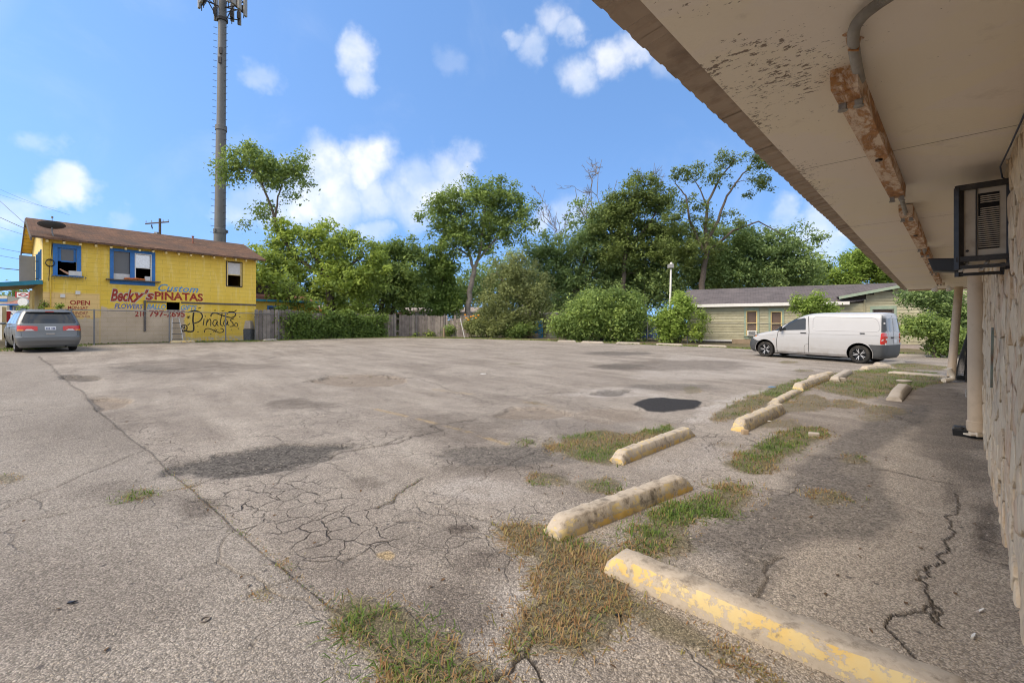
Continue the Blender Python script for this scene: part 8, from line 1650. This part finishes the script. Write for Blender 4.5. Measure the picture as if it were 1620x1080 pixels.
def weeds():
    PP, LL, TT = [], [], []
    for (poly, dens, L_, straw, _) in GRASS:
        xs = [p[0] for p in poly]; ys = [p[1] for p in poly]; m = .08; A = (max(xs) - min(xs) + 2 * m) * (max(ys) - min(ys) + 2 * m); far = min(ys)
        k = dens * 4.6 if far < 5 else dens * 2.2; n = int(A * k); n = min(n, 150000)
        x = NR.uniform(min(xs) - m, max(xs) + m, n); y = NR.uniform(min(ys) - m, max(ys) + m, n); d = seg_dist(x, y, list(poly) + [poly[0]]); d = np.where(inside(x, y, poly), d, -d)
        nz = fbm(x, y, 5, 4, 31); keep = ((d + (nz - .5) * .26) > -.01) | ((d > -.13) & (NR.random(len(x)) < .10)); x, y, nz, d = x[keep], y[keep], nz[keep], d[keep]
        th = fbm(x, y, 2.2, 3, 77); gk = NR.random(len(x)) < np.clip(.35 + (nz - .35) * 2.2, .15, 1); x, y, th, d = x[gk], y[gk], th[gk], d[gk]
        edge = np.clip(1 - d / .10, 0, 1); st = np.clip(straw + .10 + (th - .5) * 2.4 + edge * .3, 0, 1); dry = NR.random(len(x)) < st
        tone = np.where(dry, NR.uniform(.55, 1, len(x)), NR.uniform(0, .45, len(x))); ln = L_ * 1.25 * NR.uniform(.4, 1.35, len(x)) * np.where(dry, .85, 1.15); PP.append(np.stack([x, y], 1)); LL.append(ln); TT.append(tone)
    # thin seams of grass in the joint
    for (a, b, n, st) in ((( 300, 772), (535, 968), 260, .7), ((262, 742), (300, 770), 40, .5), ((598, 803), (668, 757), 60, .8)):
        A, B = G(*a), G(*b); t = NR.random(n) ** 1.0; c = np.stack([A.x + (B.x - A.x) * t, A.y + (B.y - A.y) * t], 1) + NR.normal(0, .02, (n, 2)); PP.append(c); LL.append(NR.uniform(.012, .035, n)); TT.append(np.where(NR.random(n) < st, NR.uniform(.6, 1, n), NR.uniform(0, .4, n)))
    o = blades('weedy_grass', np.concatenate(PP), np.concatenate(LL), np.concatenate(TT)); o['kind'] = 'stuff'; tag(o, 'patches of green and straw coloured weeds growing through the paving', 'grass')
    # verge behind the lot
    P = []; nb = len(BACK)
    for a, b in zip(BACK[1:-2], BACK[2:-1]):
        L_ = math.hypot(b[0] - a[0], b[1] - a[1]); n = int(L_ * 260)
        t = NR.random(n); nx, ny = -(b[1] - a[1]) / L_, (b[0] - a[0]) / L_
        if ny < 0: nx, ny = -nx, -ny
        w = NR.random(n) ** 1.3 * 1.5 - .12; P.append(np.stack([a[0] + (b[0] - a[0]) * t + nx * w, a[1] + (b[1] - a[1]) * t + ny * w], 1))
    P = np.concatenate(P); o = blades('verge_grass', P, NR.uniform(.06, .16, len(P)), np.clip(NR.normal(.32, .2, len(P)), 0, 1), .016, .7); o['kind'] = 'stuff'; tag(o, 'strip of short grass along the back edge of the car park', 'grass')
weeds()

# ------------------------------------------------------------------ loose bits on the ground
def litter():
    rs = random.Random(21); pb = MB()
    for _ in range(1500):
        u = rs.uniform(-40, 1600); v = 560 + 520 * rs.random() ** .7; c = G(u, v)
        if c.x > 1.2 * c.y - .2: continue
        r = rs.uniform(.003, .0085) * (1.6 if rs.random() < .05 else 1); a = rs.uniform(0, 6); k = [Vector((math.cos(a + i * 1.57) * r * rs.uniform(.7, 1.2), math.sin(a + i * 1.57) * r * rs.uniform(.7, 1.2), 0)) for i in range(4)]
        pb.add([c + q + Vector((0, 0, .0)) for q in k] + [c + Vector((0, 0, r * .8))], [(0, 1, 4), (1, 2, 4), (2, 3, 4), (3, 0, 4)])
    tag(pb.build('loose_gravel', 'concrete'), 'loose gravel and chips scattered over the car park', 'gravel', None, 'stuff')
    lf = MB()
    for _ in range(130):
        if rs.random() < .6: u, v = rs.uniform(780, 1600), 620 + 440 * rs.random()
        else: u, v = rs.uniform(0, 1500), 580 + 480 * rs.random()
        c = G(u, v) + Vector((0, 0, .006)); r = rs.uniform(.010, .022); a = rs.uniform(0, 6); t = Vector((math.cos(a), math.sin(a), .15)) * r; s = Vector((-math.sin(a), math.cos(a), .1)) * r * .45
        lf.add([c - t, c + s + Vector((0, 0, .004)), c + t, c - s], [(0, 1, 2, 3)])
    tag(lf.build('dead_leaves', 'dead_leaf'), 'small brown dead leaves scattered on the paving', 'leaves', None, 'stuff')
    def bit(name, lb, cat, u, v, w, h, mat, z=.004, a=0.0):
        c = G(u, v) + Vector((0, 0, z)); m = MB(); q = [Vector((x * w * (1 + rs.uniform(-.3, .3)), y * h * (1 + rs.uniform(-.3, .3)), rs.uniform(0, .012))) for x, y in ((-1, -.6), (-.2, -1), (.9, -.7), (1, .4), (.2, 1), (-.8, .7))]; M_ = Matrix.Rotation(a, 3, 'Z'); m.prism([c + M_ @ p for p in q], (0, 0, 0), (0, 0, .006)); return tag(m.build(name, mat), lb, cat)
    bit('blue_scrap', 'crumpled bright blue scrap lying on the grass near the wheel stops', 'litter', 1221, 615, .09, .05, 'tarp_blue', .04)
    bit('white_scrap', 'white scrap of paper beside the crumbling wheel stop', 'litter', 1217, 668, .025, .02, 'white_paint', .01); bit('white_wrapper', 'white wrapper lying in the middle of the car park', 'litter', 764, 592, .09, .05, 'white_paint', .01)
    bit('paint_splash', 'white splash on the walkway near the cracked corner', 'stain', 1540, 1009, .03, .006, 'white_paint', .002, .6); bit('paint_fleck', 'small white fleck on the walkway by the wall', 'stain', 1553, 968, .018, .006, 'white_paint', .002, .3)
    bit('black_rubber', 'small black rubber scrap on the left slab', 'litter', 115, 954, .022, .009, 'black_plastic', .003, .5); bit('dark_bolt', 'dark metal scrap below the end of the long kerb', 'litter', 978, 977, .018, .010, 'black_plastic', .004)
    m = MB(); c = G(325, 980); m.tube([c + Vector((.02 * math.cos(i * .628), .02 * math.sin(i * .628), .004)) for i in range(11)], .0035, 5); tag(m.build('steel_washer', 'dead_wood', None, 60), 'small round ring lying on the left slab', 'ring')
    m = MB(); c = G(1178, 686); m.prism([c + Vector((x, y, 0)) for x, y in ((-.04, -.03), (.035, -.04), (.05, .02), (0, .045), (-.045, .02))], (0, 0, -.01), (.01, .01, .055)); tag(m.build('brick_fragment', 'skirt_ply', None, bevel=.012), 'tan stone fragment at the yellow end of the crumbling wheel stop', 'stone')
    m = MB(); c = G(1286, 690) ; m.prism([c + Vector((x, y, .0)) for x, y in ((-.09, -.04), (.05, -.06), (.1, .02), (-.02, .06))], (0, 0, -.01), (0, 0, .05)); tag(m.build('flat_chip', 'concrete', None, bevel=.01), 'flat concrete chip lying in the weeds patch by the walkway', 'stone')
    m = MB(); c = G(1328, 602); m.prism([c + Vector((x, y, .0)) for x, y in ((-.12, -.08), (.1, -.1), (.14, .05), (-.05, .1))], (0, 0, -.01), (0, 0, .08)); tag(m.build('broken_chunk', 'concrete', None, bevel=.015), 'broken concrete chunk between the two far wheel stops', 'stone')
simple('dead_leaf', (.13, .08, .045), .9, .1, 0, .4, 30)
litter()
